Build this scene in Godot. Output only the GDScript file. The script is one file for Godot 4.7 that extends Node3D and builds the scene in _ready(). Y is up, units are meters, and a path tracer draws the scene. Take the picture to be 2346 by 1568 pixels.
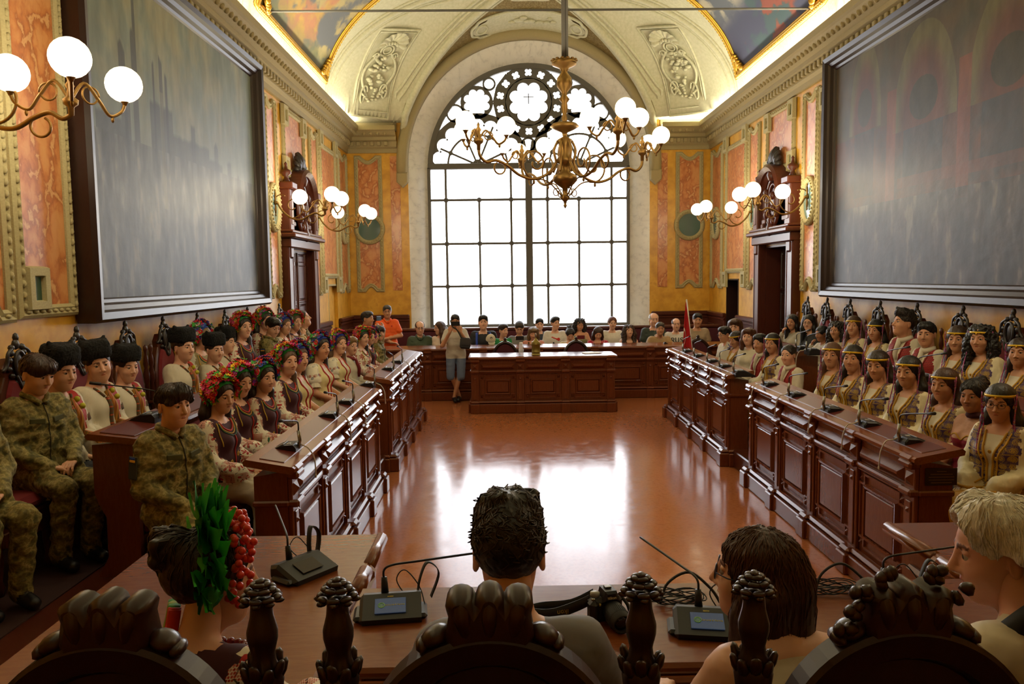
extends Node3D
# A council chamber: y up, metres. Room centre line at x = 0, the window wall at z = ZB, the camera near z = 0.
const HW := 4.3
const ZB := -18.64
var M := {}
var used := {}
var mcache := {}

func _ready() -> void:
	# --- camera
	var cam := Camera3D.new()
	cam.name = "camera"
	cam.keep_aspect = Camera3D.KEEP_HEIGHT
	cam.fov = rad_to_deg(2.0 * atan(784.0 / 1780.1))
	cam.near = 0.05
	cam.far = 200.0
	cam.transform = Transform3D(Basis.from_euler(Vector3(deg_to_rad(-4.736), deg_to_rad(-0.477), deg_to_rad(-0.76)), EULER_ORDER_YXZ), Vector3(-0.611, 2.236, 0.0))
	add_child(cam)
	# --- sky and exposure: a bright overcast day behind the window
	var env := Environment.new()
	env.background_mode = Environment.BG_SKY
	var skm := ProceduralSkyMaterial.new()
	skm.sky_top_color = Color(0.93, 0.96, 1.0)
	skm.sky_horizon_color = Color(1.0, 1.0, 1.0)
	skm.ground_horizon_color = Color(1.0, 1.0, 1.0)
	skm.ground_bottom_color = Color(0.8, 0.8, 0.8)
	skm.sky_energy_multiplier = SKY
	skm.ground_energy_multiplier = SKY
	var sky := Sky.new()
	sky.sky_material = skm
	env.sky = sky
	env.tonemap_mode = Environment.TONE_MAPPER_LINEAR
	env.tonemap_exposure = EXPO
	env.sdfgi_enabled = true
	env.ssao_enabled = true
	env.ssil_enabled = true
	var we := WorldEnvironment.new()
	we.name = "world"
	we.environment = env
	add_child(we)
	# --- cove lamps hidden behind the cornice
	make_materials()
	cove_lights()
	# --- the room
	room_shell()
	vault()
	window_wall()
	side_wall(-1)
	side_wall(1)
	# --- large furniture
	paintings()
	desks()
	chairs()
	fixtures()
	people()
	small_things()

const SKY := 2.6
const EXPO := 0.95
const COVE := 5.0
const GLOBE := 0.7

# ---------------------------------------------------------------- helpers
func S() -> SurfaceTool:
	var s := SurfaceTool.new()
	s.begin(Mesh.PRIMITIVE_TRIANGLES)
	return s

func flat(s: SurfaceTool) -> void:
	s.set_smooth_group(-1)

func soft(s: SurfaceTool) -> void:
	s.set_smooth_group(0)

func tri(s: SurfaceTool, a: Vector3, b: Vector3, c: Vector3) -> void:
	s.add_vertex(a); s.add_vertex(b); s.add_vertex(c)

func quad(s: SurfaceTool, a: Vector3, b: Vector3, c: Vector3, d: Vector3) -> void:
	s.add_vertex(a); s.add_vertex(b); s.add_vertex(c)
	s.add_vertex(a); s.add_vertex(c); s.add_vertex(d)

func quv(s: SurfaceTool, p: Array, u0 := 0.0, v0 := 0.0, u1 := 1.0, v1 := 1.0) -> void:
	# p: top left, top right, bottom right, bottom left
	var t := [Vector2(u0, v0), Vector2(u1, v0), Vector2(u1, v1), Vector2(u0, v1)]
	for k in [0, 1, 2, 0, 2, 3]:
		s.set_uv(t[k])
		s.add_vertex(p[k])

# chamfered box
func box(s: SurfaceTool, c: Vector3, d: Vector3, ch := 0.0, b := Basis.IDENTITY) -> void:
	flat(s)
	var h := d * 0.5
	ch = minf(ch, minf(h.x, minf(h.y, h.z)) * 0.9)
	if ch <= 0.0:
		var q := []
		for k in 8:
			q.append(c + b * Vector3(h.x if k & 1 else -h.x, h.y if k & 2 else -h.y, h.z if k & 4 else -h.z))
		for f in [[0, 2, 3, 1], [4, 5, 7, 6], [0, 1, 5, 4], [2, 6, 7, 3], [0, 4, 6, 2], [1, 3, 7, 5]]:
			quad(s, q[f[0]], q[f[1]], q[f[2]], q[f[3]])
		return
	var P := func(sx: float, sy: float, sz: float, ax: int) -> Vector3:
		var v := Vector3(sx * h.x, sy * h.y, sz * h.z)
		for i in 3:
			if i != ax:
				v[i] -= signf(v[i]) * ch
		return c + b * v
	for ax in 3:
		var u := (ax + 1) % 3
		var w := (ax + 2) % 3
		for sg in [-1.0, 1.0]:
			var r := []
			for k in [[-1, -1], [1, -1], [1, 1], [-1, 1]]:
				var e := Vector3.ZERO
				e[ax] = sg; e[u] = k[0]; e[w] = k[1]
				r.append(P.call(e.x, e.y, e.z, ax))
			if sg > 0:
				quad(s, r[0], r[3], r[2], r[1])
			else:
				quad(s, r[0], r[1], r[2], r[3])
		for k in [[-1, -1], [1, -1], [1, 1], [-1, 1]]:
			var e0 := Vector3.ZERO
			e0[ax] = -1; e0[u] = k[0]; e0[w] = k[1]
			var e1 := e0
			e1[ax] = 1
			quad(s, P.call(e0.x, e0.y, e0.z, u), P.call(e1.x, e1.y, e1.z, u), P.call(e1.x, e1.y, e1.z, w), P.call(e0.x, e0.y, e0.z, w))
	for k in 8:
		var x := 1.0 if k & 1 else -1.0
		var y := 1.0 if k & 2 else -1.0
		var z := 1.0 if k & 4 else -1.0
		tri(s, P.call(x, y, z, 0), P.call(x, y, z, 1), P.call(x, y, z, 2))

# surface of revolution about y; profile of (radius, height)
func lathe(s: SurfaceTool, pr: Array, seg := 16, t := Transform3D.IDENTITY, smooth := true) -> void:
	if smooth: soft(s)
	else: flat(s)
	for i in seg:
		var a0 := TAU * i / seg
		var a1 := TAU * (i + 1) / seg
		for k in pr.size() - 1:
			var p: Vector2 = pr[k]
			var q: Vector2 = pr[k + 1]
			var A := t * Vector3(p.x * cos(a0), p.y, p.x * sin(a0))
			var B := t * Vector3(p.x * cos(a1), p.y, p.x * sin(a1))
			var C := t * Vector3(q.x * cos(a1), q.y, q.x * sin(a1))
			var D := t * Vector3(q.x * cos(a0), q.y, q.x * sin(a0))
			if p.x < 1e-5: tri(s, A, C, D)
			elif q.x < 1e-5: tri(s, A, B, C)
			else: quad(s, A, B, C, D)

func ball(s: SurfaceTool, c: Vector3, r: Vector3, seg := 12, b := Basis.IDENTITY) -> void:
	var pr := []
	var n := maxi(4, seg / 2)
	for i in n + 1:
		var a := -PI / 2 + PI * i / n
		pr.append(Vector2(maxf(cos(a), 0.0) if i > 0 and i < n else 0.0, sin(a)))
	lathe(s, pr, seg, Transform3D(b * Basis.from_scale(r), c))

# round tube along points; rad is a number or one per point
func tube(s: SurfaceTool, p: Array, rad, seg := 8, closed := false) -> void:
	soft(s)
	var n := p.size()
	var rings := []
	var t0: Vector3 = (p[1] - p[0]).normalized()
	var nn := t0.cross(Vector3.UP)
	if nn.length() < 0.1: nn = t0.cross(Vector3.RIGHT)
	nn = nn.normalized()
	for i in n:
		var t: Vector3
		if closed: t = (p[(i + 1) % n] - p[(i - 1 + n) % n]).normalized()
		elif i == 0: t = t0
		elif i == n - 1: t = (p[i] - p[i - 1]).normalized()
		else: t = (p[i + 1] - p[i - 1]).normalized()
		nn = (nn - t * nn.dot(t)).normalized()
		var bb := t.cross(nn)
		var r: float = rad if rad is float else rad[i]
		var ring := []
		for k in seg:
			var a := TAU * k / seg
			ring.append(p[i] + (nn * cos(a) + bb * sin(a)) * r)
		rings.append(ring)
	for i in (n if closed else n - 1):
		var A: Array = rings[i]
		var B: Array = rings[(i + 1) % n]
		for k in seg:
			quad(s, A[k], A[(k + 1) % seg], B[(k + 1) % seg], B[k])
	if not closed:
		for k in range(1, seg - 1):
			tri(s, rings[0][0], rings[0][k + 1], rings[0][k])
			tri(s, rings[n - 1][0], rings[n - 1][k], rings[n - 1][k + 1])

# profile (side, up) swept along points; side = tangent x up; mitred at corners
func sweep(s: SurfaceTool, p: Array, pr: Array, up: Vector3, closed := false, smooth := false, loop := true) -> void:
	if smooth: soft(s)
	else: flat(s)
	var n := p.size()
	var rings := []
	for i in n:
		var a: Vector3 = p[i] - p[i - 1] if (i > 0 or closed) else p[1] - p[0]
		if i == 0 and closed: a = p[0] - p[n - 1]
		var b: Vector3 = p[(i + 1) % n] - p[i] if (i < n - 1 or closed) else a
		a = a.normalized(); b = b.normalized()
		var sa := a.cross(up).normalized()
		var sb := b.cross(up).normalized()
		var sd := (sa + sb).normalized()
		var m := 1.0 / maxf(0.35, sd.dot(sa))
		var ring := []
		for q in pr:
			ring.append(p[i] + sd * q.x * m + up * q.y)
		rings.append(ring)
	var k1 := pr.size() if loop else pr.size() - 1
	for i in (n if closed else n - 1):
		var A: Array = rings[i]
		var B: Array = rings[(i + 1) % n]
		for k in k1:
			quad(s, A[k], A[(k + 1) % pr.size()], B[(k + 1) % pr.size()], B[k])
	if not closed and loop:
		for e in [0, n - 1]:
			var poly := PackedVector2Array(pr)
			var ix := Geometry2D.triangulate_polygon(poly)
			for k in range(0, ix.size(), 3):
				tri(s, rings[e][ix[k]], rings[e][ix[k + 1]], rings[e][ix[k + 2]])

# polygon in the xy plane of t, from z0 to z1, with an optional bevel at z1
func ext(s: SurfaceTool, poly: Array, z0: float, z1: float, t := Transform3D.IDENTITY, bev := 0.0, smooth := false) -> void:
	var pp := PackedVector2Array(poly)
	if Geometry2D.is_polygon_clockwise(pp): pp.reverse()
	var n := pp.size()
	var inner := pp
	if bev > 0.0:
		inner = PackedVector2Array()
		for i in n:
			var a := (pp[i] - pp[(i - 1 + n) % n]).normalized()
			var b := (pp[(i + 1) % n] - pp[i]).normalized()
			var na := Vector2(-a.y, a.x)
			var nb := Vector2(-b.y, b.x)
			var m := (na + nb).normalized()
			inner.append(pp[i] + m * bev / maxf(0.45, m.dot(na)))
	flat(s)
	var ix := Geometry2D.triangulate_polygon(inner)
	for k in range(0, ix.size(), 3):
		var a := inner[ix[k]]; var b := inner[ix[k + 1]]; var c := inner[ix[k + 2]]
		tri(s, t * Vector3(a.x, a.y, z1), t * Vector3(c.x, c.y, z1), t * Vector3(b.x, b.y, z1))
	ix = Geometry2D.triangulate_polygon(pp)
	for k in range(0, ix.size(), 3):
		var a := pp[ix[k]]; var b := pp[ix[k + 1]]; var c := pp[ix[k + 2]]
		tri(s, t * Vector3(a.x, a.y, z0), t * Vector3(b.x, b.y, z0), t * Vector3(c.x, c.y, z0))
	if smooth: soft(s)
	for i in n:
		var a := pp[i]; var b := pp[(i + 1) % n]
		var zt := z1 - bev * signf(z1 - z0)
		quad(s, t * Vector3(a.x, a.y, z0), t * Vector3(a.x, a.y, zt), t * Vector3(b.x, b.y, zt), t * Vector3(b.x, b.y, z0))
		if bev > 0.0:
			var c := inner[i]; var d := inner[(i + 1) % n]
			quad(s, t * Vector3(a.x, a.y, zt), t * Vector3(c.x, c.y, z1), t * Vector3(d.x, d.y, z1), t * Vector3(b.x, b.y, zt))

func mesh(s: SurfaceTool) -> ArrayMesh:
	s.generate_normals()
	s.index()
	return s.commit()

func numbered(nm: String) -> String:
	if not used.has(nm):
		used[nm] = 0
		return nm
	used[nm] += 1
	return "%s_%03d" % [nm, used[nm]]

func inst(m: Mesh, nm: String, mat: Material, par: Node3D = null, at := Transform3D.IDENTITY) -> MeshInstance3D:
	var o := MeshInstance3D.new()
	o.mesh = m
	o.material_override = mat
	o.transform = at
	if par == null:
		o.name = numbered(nm)
		add_child(o)
	else:
		o.name = nm
		par.add_child(o, true)
	return o

func put(s: SurfaceTool, nm: String, mat: Material, par: Node3D = null, at := Transform3D.IDENTITY) -> MeshInstance3D:
	return inst(mesh(s), nm, mat, par, at)

func tag(o: Node3D, label: String, cat := "", group := "", kind := "") -> Node3D:
	o.set_meta("label", label)
	if cat: o.set_meta("category", cat)
	if group: o.set_meta("group", group)
	if kind: o.set_meta("kind", kind)
	return o

func thing(nm: String, label: String, cat: String, pos := Vector3.ZERO, yaw := 0.0, group := "") -> Node3D:
	var o := Node3D.new()
	o.name = numbered(nm)
	add_child(o)
	o.position = pos
	o.rotation.y = yaw
	tag(o, label, cat, group)
	return o

func struct(o: Node3D, label := "") -> Node3D:
	o.set_meta("kind", "structure")
	if label: o.set_meta("label", label)
	return o

func snode(nm: String, label := "") -> Node3D:
	var o := Node3D.new()
	o.name = numbered(nm)
	add_child(o)
	return struct(o, label)

func copy(o: Node3D, nm: String, label: String, pos: Vector3, yaw := 0.0, group := "") -> Node3D:
	var c: Node3D = o.duplicate()
	c.name = numbered(nm)
	add_child(c)
	c.position = pos
	c.rotation.y = yaw
	c.set_meta("label", label)
	if group: c.set_meta("group", group)
	return c

func arc(c: Vector3, u: Vector3, v: Vector3, r: float, a0: float, a1: float, n: int) -> Array:
	var o := []
	for i in n + 1:
		var a := lerpf(a0, a1, float(i) / n)
		o.append(c + (u * cos(a) + v * sin(a)) * r)
	return o

func spline(p: Array, n := 6) -> Array:
	var o := []
	for i in p.size() - 1:
		var a = p[maxi(i - 1, 0)]; var b = p[i]; var c = p[i + 1]; var d = p[mini(i + 2, p.size() - 1)]
		for k in n:
			var t := float(k) / n
			o.append(b.cubic_interpolate(c, a, d, t) if b is Vector3 or b is Vector2 else b)
	o.append(p[p.size() - 1])
	return o

func V(x: float, y: float, z: float) -> Vector3:
	return Vector3(x, y, z)

func T3(p: Vector3, yaw := 0.0, pitch := 0.0, roll := 0.0, sc := 1.0) -> Transform3D:
	return Transform3D(Basis.from_euler(Vector3(pitch, yaw, roll)) * Basis.from_scale(Vector3.ONE * sc), p)

# ---------------------------------------------------------------- materials
func hexc(h: String) -> Color:
	return Color.html(h)

func ntex(freq: float, ramp: Array, oct := 4, kind := FastNoiseLite.TYPE_SIMPLEX_SMOOTH, warp := 0.0, sd := 1, size := 512, constant := false, fractal := FastNoiseLite.FRACTAL_FBM) -> NoiseTexture2D:
	var n := FastNoiseLite.new()
	n.noise_type = kind
	n.seed = sd
	n.frequency = freq
	n.fractal_type = fractal
	n.fractal_octaves = oct
	if warp > 0.0:
		n.domain_warp_enabled = true
		n.domain_warp_amplitude = warp
		n.domain_warp_frequency = freq * 0.7
		n.domain_warp_fractal_octaves = 3
	var t := NoiseTexture2D.new()
	t.width = size
	t.height = size
	t.seamless = true
	t.noise = n
	var g := Gradient.new()
	g.offsets = PackedFloat32Array(ramp.map(func(r): return r[0]))
	g.colors = PackedColorArray(ramp.map(func(r): return hexc(r[1])))
	if constant: g.interpolation_mode = Gradient.GRADIENT_INTERPOLATE_CONSTANT
	t.color_ramp = g
	return t

func nmap(freq: float, strength: float, sd := 3, size := 256) -> NoiseTexture2D:
	var n := FastNoiseLite.new()
	n.seed = sd
	n.frequency = freq
	n.fractal_octaves = 4
	var t := NoiseTexture2D.new()
	t.width = size
	t.height = size
	t.seamless = true
	t.as_normal_map = true
	t.bump_strength = strength
	t.noise = n
	return t

func mat(nm: String, col: Color, rough := 0.6, metal := 0.0, tex: Texture2D = null, scale := Vector3.ONE, spec := 0.5) -> StandardMaterial3D:
	var m := StandardMaterial3D.new()
	m.resource_name = nm
	m.albedo_color = col
	m.roughness = rough
	m.metallic = metal
	m.metallic_specular = spec
	if tex:
		m.albedo_texture = tex
		m.uv1_triplanar = true
		m.uv1_scale = scale
	M[nm] = m
	return m

func col(c: String, rough := 0.7, metal := 0.0) -> StandardMaterial3D:
	var k := "c%s_%.2f_%.1f" % [c, rough, metal]
	if not M.has(k): mat(k, hexc(c), rough, metal)
	return M[k]

func world_tri(m: StandardMaterial3D) -> StandardMaterial3D:
	m.uv1_world_triplanar = true
	return m

func img_tex(im: Image) -> ImageTexture:
	return ImageTexture.create_from_image(im)

# small repeated cloth prints, drawn with discs and strokes
func print_tex(size: int, bg: String, draw: Callable) -> ImageTexture:
	var im := Image.create(size, size, false, Image.FORMAT_RGB8)
	im.fill(hexc(bg))
	draw.call(im)
	return img_tex(im)

func disc(im: Image, x: float, y: float, r: float, c: Color) -> void:
	var w := im.get_width()
	var h := im.get_height()
	for j in range(int(floor(y - r)), int(ceil(y + r)) + 1):
		for i in range(int(floor(x - r)), int(ceil(x + r)) + 1):
			if (i + 0.5 - x) * (i + 0.5 - x) + (j + 0.5 - y) * (j + 0.5 - y) <= r * r:
				im.set_pixel(posmod(i, w), posmod(j, h), c)

func stroke(im: Image, a: Vector2, b: Vector2, r: float, c: Color) -> void:
	var n := maxi(1, int(a.distance_to(b) / maxf(0.6, r * 0.7)))
	for i in n + 1:
		var p := a.lerp(b, float(i) / n)
		disc(im, p.x, p.y, r, c)

func make_materials() -> void:
	var R := FastNoiseLite.FRACTAL_RIDGED
	world_tri(mat("ochre", Color.WHITE, 0.42, 0, ntex(0.012, [[0.0, "b4801c"], [0.45, "c99427"], [0.75, "d4a133"], [1.0, "bc8822"]], 5, FastNoiseLite.TYPE_SIMPLEX_SMOOTH, 20.0, 5), Vector3(0.45, 0.45, 0.45)))
	world_tri(mat("rosso", Color.WHITE, 0.3, 0, ntex(0.012, [[0.0, "cb935c"], [0.35, "c68853"], [0.55, "b87240"], [0.7, "9f5c34"], [0.78, "cc9c6a"], [1.0, "bf8450"]], 5, FastNoiseLite.TYPE_SIMPLEX_SMOOTH, 26.0, 9, 512, false, R), Vector3(0.42, 0.3, 0.42)))
	mat("stucco", hexc("b3a67a"), 0.75, 0, ntex(0.05, [[0.0, "d8d8d0"], [1.0, "ffffff"]], 4), Vector3(2, 2, 2))
	mat("plaster", hexc("c9c5aa"), 0.85, 0, ntex(0.03, [[0.0, "dcdccf"], [1.0, "ffffff"]], 4), Vector3(0.8, 0.8, 0.8))
	mat("fresco", Color.WHITE, 0.85, 0, ntex(0.03, [[0.0, "65522a"], [0.45, "736034"], [0.62, "7b693c"], [0.7, "94855a"], [1.0, "736034"]], 5, FastNoiseLite.TYPE_SIMPLEX, 25.0, 21), Vector3(0.9, 0.9, 0.9))
	mat("cornice", hexc("a3936a"), 0.7, 0, ntex(0.06, [[0.0, "d8d8d0"], [1.0, "ffffff"]], 4), Vector3(2, 2, 2))
	world_tri(mat("marble", Color.WHITE, 0.25, 0, ntex(0.009, [[0.0, "d9d6cc"], [0.6, "d4d1c6"], [0.8, "c6c3ba"], [0.92, "a8a6a0"], [1.0, "b8b5ad"]], 5, FastNoiseLite.TYPE_SIMPLEX_SMOOTH, 60.0, 4, 512, false, R), Vector3(0.6, 0.6, 0.6)))
	var wood := ntex(0.02, [[0.0, "e4d8d0"], [0.4, "ffffff"], [0.6, "f0e6df"], [1.0, "faf2ec"]], 5, FastNoiseLite.TYPE_SIMPLEX_SMOOTH, 12.0, 17)
	mat("desk", hexc("6b361d"), 0.24, 0, wood, Vector3(3.0, 0.5, 3.0))
	mat("desktop", hexc("77401f"), 0.22, 0, wood, Vector3(0.5, 3.0, 3.0))
	mat("walnut", hexc("4e2416"), 0.28, 0, wood, Vector3(2.5, 0.6, 2.5))
	mat("ebony", hexc("2a1712"), 0.3, 0, wood, Vector3(2.5, 0.6, 2.5))
	mat("crest", hexc("2b2422"), 0.33)
	mat("leather", hexc("61241f"), 0.3, 0, ntex(0.2, [[0.0, "d8d8d8"], [1.0, "ffffff"]], 3), Vector3(6, 6, 6))
	var vel := mat("velvet", hexc("6e0c14"), 0.85)
	vel.rim_enabled = true
	vel.rim = 0.4
	mat("velvet_dark", hexc("4a1420"), 0.9)
	var fl := world_tri(mat("lino", Color.WHITE, 0.17, 0, ntex(0.03, [[0.0, "985936"], [0.4, "a6633c"], [0.6, "ad6a42"], [1.0, "9c5a36"]], 6, FastNoiseLite.TYPE_SIMPLEX_SMOOTH, 10.0, 31, 1024), Vector3(0.5, 0.5, 0.5)))
	fl.roughness_texture = ntex(0.02, [[0.0, "8c8c8c"], [0.5, "b0b0b0"], [1.0, "ffffff"]], 5, FastNoiseLite.TYPE_SIMPLEX_SMOOTH, 20.0, 41)
	fl.roughness = 0.2
	mat("carpet", hexc("3a1a18"), 0.9, 0, ntex(0.2, [[0.0, "b0b0b0"], [1.0, "ffffff"]], 3), Vector3(5, 5, 5))
	mat("iron", hexc("55514a"), 0.6, 0.0)
	mat("brass", hexc("8a6a3a"), 0.33, 0.9)
	mat("gilt", hexc("d8a63c"), 0.3, 0.85)
	mat("bronze_urn", hexc("8a7a3c"), 0.35, 0.7)
	mat("chrome", hexc("9a9a98"), 0.25, 0.9)
	mat("black", hexc("15151a"), 0.4)
	mat("rubber", hexc("1c1c1e"), 0.65)
	mat("cable", hexc("b8b0a0"), 0.6)
	mat("white", hexc("e6e2d8"), 0.7)
	mat("jewel", hexc("4f6660"), 0.08, 0.0)
	var gl := mat("pane", Color(1, 1, 1, 0.06), 0.02)
	gl.transparency = BaseMaterial3D.TRANSPARENCY_ALPHA
	gl = mat("plastic_clear", Color(0.95, 0.97, 1, 0.35), 0.1)
	gl.transparency = BaseMaterial3D.TRANSPARENCY_ALPHA
	gl = mat("lens", Color(0.9, 0.95, 1, 0.12), 0.03)
	gl.transparency = BaseMaterial3D.TRANSPARENCY_ALPHA
	var g := mat("globe", hexc("fff4dc"), 0.4)
	g.emission_enabled = true
	g.emission = hexc("fff0d0")
	g.emission_energy_multiplier = 2.2
	g = mat("tube_lamp", hexc("fffbe8"), 0.4)
	g.emission_enabled = true
	g.emission = hexc("fff6c8")
	g.emission_energy_multiplier = 3.0
	cloth_materials()

func cloth_materials() -> void:
	mat("camo", Color.WHITE, 0.85, 0, ntex(0.016, [[0.0, "45421f"], [0.36, "6a6230"], [0.5, "8c7f48"], [0.6, "a3945f"], [0.68, "776838"]], 4, FastNoiseLite.TYPE_SIMPLEX, 8.0, 77, 512, true), Vector3(1.5, 1.5, 1.5))
	mat("linen", hexc("dcd2bb"), 0.85, 0, ntex(0.12, [[0.0, "d8d8d8"], [1.0, "ffffff"]], 3), Vector3(5, 5, 5))
	var rng := RandomNumberGenerator.new()
	rng.seed = 5
	var red := Color.html("a81c1c")
	var dk := Color.html("241a1c")
	var ros := func(im: Image, x: float, y: float, r: float) -> void:
		for a in 7:
			var t := TAU * a / 7
			for q in 4:
				disc(im, x + cos(t) * r * (0.35 + 0.2 * q), y + sin(t) * r * (0.35 + 0.2 * q), r * 0.2, red)
		disc(im, x, y, r * 0.3, Color.html("d8c8b0"))
		disc(im, x, y, r * 0.18, red)
	M["emb_red"] = mat("emb_red", Color.WHITE, 0.85, 0, print_tex(256, "e2d9c6", func(im: Image):
		ros.call(im, 60, 60, 52)
		ros.call(im, 186, 180, 52)
		for j in 11:
			for i in 11:
				disc(im, 150 + i * 8 + (j % 2) * 4, 30 + j * 8, 3.2, red)
				disc(im, 20 + i * 8 + (j % 2) * 4, 150 + j * 8, 3.2, red)
		for k in 26:
			var p := Vector2(rng.randf() * 256, rng.randf() * 256)
			var q := p + Vector2.from_angle(rng.randf() * TAU) * 16
			stroke(im, p, q, 2.0, dk)
			disc(im, q.x, q.y, 4, dk)), Vector3(5, 5, 5))
	M.emb_red.uv1_triplanar_sharpness = 6.0
	mat("emb_flower", Color.WHITE, 0.85, 0, print_tex(128, "e4ddca", func(im: Image):
		for k in 5:
			var p := Vector2(rng.randf() * 128, 44 + rng.randf() * 40)
			for a in 5:
				disc(im, p.x + cos(a * 1.257) * 9, p.y + sin(a * 1.257) * 9, 7, [red, Color.html("2c3c78"), Color.html("b03028")][k % 3])
			disc(im, p.x, p.y, 4, Color.html("d8b040"))
			stroke(im, p, p + Vector2(14, 12), 2.5, Color.html("2f5a34"))), Vector3(8, 8, 8))
	mat("emb_gold", Color.WHITE, 0.6, 0, print_tex(128, "3c2458", func(im: Image):
		var gd := Color.html("b8962c")
		for k in 4:
			var c := Vector2(24 + 64 * (k % 2), 24 + 64 * (k / 2))
			for a in 40:
				var r := 4.0 + a * 0.55
				disc(im, c.x + cos(a * 0.35) * r, c.y + sin(a * 0.35) * r, 3.6, gd)
		for k in 16:
			stroke(im, Vector2(k * 8, 116), Vector2(k * 8 + 4, 124), 2.4, gd)), Vector3(9, 9, 9))
	mat("emb_vest", Color.WHITE, 0.7, 0, print_tex(128, "9e1a16", func(im: Image):
		for k in 8:
			for j in 8:
				stroke(im, Vector2(k * 16, j * 16), Vector2(k * 16 + 8, j * 16 + 8), 1.8, Color.html("2a1210"))
				disc(im, k * 16 + 12, j * 16 + 4, 2.2, Color.html("3a1412"))), Vector3(7, 7, 7))
	mat("emb_band", Color.WHITE, 0.8, 0, print_tex(64, "5a3a20", func(im: Image):
		for k in 4:
			disc(im, k * 16 + 8, 32, 7, Color.html("b02a1c"))
			disc(im, k * 16 + 8, 32, 3.4, Color.html("d8a030"))
			disc(im, k * 16, 16, 4, Color.html("2c5a30"))
			disc(im, k * 16, 48, 4, Color.html("2c5a30"))), Vector3(16, 16, 16))
	mat("stripe_scarf", Color.WHITE, 0.7, 0, print_tex(64, "b8742a", func(im: Image):
		for k in 8:
			stroke(im, Vector2(k * 8, 0), Vector2(k * 8, 63), 1.6, [Color.html("7a2418"), Color.html("c89a3a"), Color.html("4a5a2a"), Color.html("a83a20")][k % 4])), Vector3(12, 12, 12))
	mat("checker", Color.WHITE, 0.8, 0, print_tex(64, "e6e0d2", func(im: Image):
		im.fill_rect(Rect2i(0, 0, 32, 32), Color.html("16161a"))
		im.fill_rect(Rect2i(32, 32, 32, 32), Color.html("16161a"))), Vector3(12, 12, 12))
	mat("red_floral", Color.WHITE, 0.8, 0, print_tex(128, "b01f38", func(im: Image):
		for k in 22:
			disc(im, rng.randf() * 128, rng.randf() * 128, 2.0 + rng.randf() * 4, Color.html("e0c8c0"))), Vector3(5, 5, 5))
	mat("apron", Color.WHITE, 0.85, 0, print_tex(256, "d8c878", func(im: Image):
		for k in 16:
			var p := Vector2(rng.randf() * 256, rng.randf() * 256)
			var c: Color = [Color.html("a02848"), Color.html("4a7a4a"), Color.html("5a4a8a"), Color.html("c86a7a"), Color.html("68a8a0")][k % 5]
			for a in 6:
				disc(im, p.x + cos(a * 1.047) * 11, p.y + sin(a * 1.047) * 11, 7, c)
			disc(im, p.x, p.y, 5, Color.html("e6dcc0"))), Vector3(5, 5, 5))
	mat("ribbon_mix", Color.WHITE, 0.25, 0.3, print_tex(64, "a03878", func(im: Image):
		for k in 60:
			disc(im, rng.randf() * 64, rng.randf() * 64, 3, [Color.html("d8a8d0"), Color.html("48b8a8"), Color.html("c83a98"), Color.html("d8c060"), Color.html("7a58b8")][k % 5])), Vector3(14, 14, 14))
	var gz := mat("gauze", hexc("d8cca8"), 0.55)
	gz.backlight_enabled = true
	gz.backlight = hexc("403828")
	mat("gold_cloth", hexc("b88a1c"), 0.55)
	mat("gold_band", hexc("d8b020"), 0.35, 0.3)
	mat("burgundy", hexc("3c0a1a"), 0.8)
	M["burgundy"].rim_enabled = true
	M["burgundy"].rim = 0.25
	mat("fur", hexc("0c0c0f"), 0.95, 0, ntex(0.3, [[0.0, "606060"], [1.0, "ffffff"]], 3), Vector3(6, 6, 6))
	var f := nmap(0.15, 6.0, 12, 256)
	M["fur"].normal_enabled = true
	M["fur"].normal_texture = f
	M["fur"].normal_scale = 0.8
	var vc := mat("flowers", Color.WHITE, 0.75)
	vc.vertex_color_use_as_albedo = true
	mat("crestwood", hexc("33190f"), 0.3, 0, M.desk.albedo_texture, Vector3(6, 6, 6))
	mat("berry", hexc("d8301a"), 0.3)
	var lf := mat("leaf_a", hexc("3cb034"), 0.6)
	lf.backlight_enabled = true
	lf.backlight = hexc("1c4a18")
	mat("leaf_b", hexc("22803c"), 0.6)
	var sm := mat("screen", hexc("28303c"), 0.15)
	sm.emission_enabled = true
	sm.emission = hexc("38465c")
	sm.emission_energy_multiplier = 0.6

# ---------------------------------------------------------------- room
const YS := 5.9
func pav(x: float, z: float) -> float:
	var dz := maxf(0.0, 1.0 - (z - ZB) / 2.6)
	var t := pow(pow(absf(x) / HW, 3.0) + pow(dz, 3.0), 1.0 / 3.0)
	return YS + 2.6 * sqrt(maxf(0.0, 1.0 - t * t))

func lun(x: float, z: float) -> float:
	var r := 3.04 * 3.04 - x * x
	return 4.9 + sqrt(r) + 0.25 * (z - ZB) if r > 0.0 else -9.0

func ceil_at(x: float, z: float) -> float:
	return maxf(pav(x, z), lun(x, z))

func ceil_n(x: float, z: float) -> Vector3:
	var e := 0.02
	var gx := (pav(x + e, z) - pav(x - e, z)) / (2 * e)
	var gz := (pav(x, z + e) - pav(x, z - e)) / (2 * e)
	return Vector3(gx, -1.0, gz).normalized()

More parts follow.
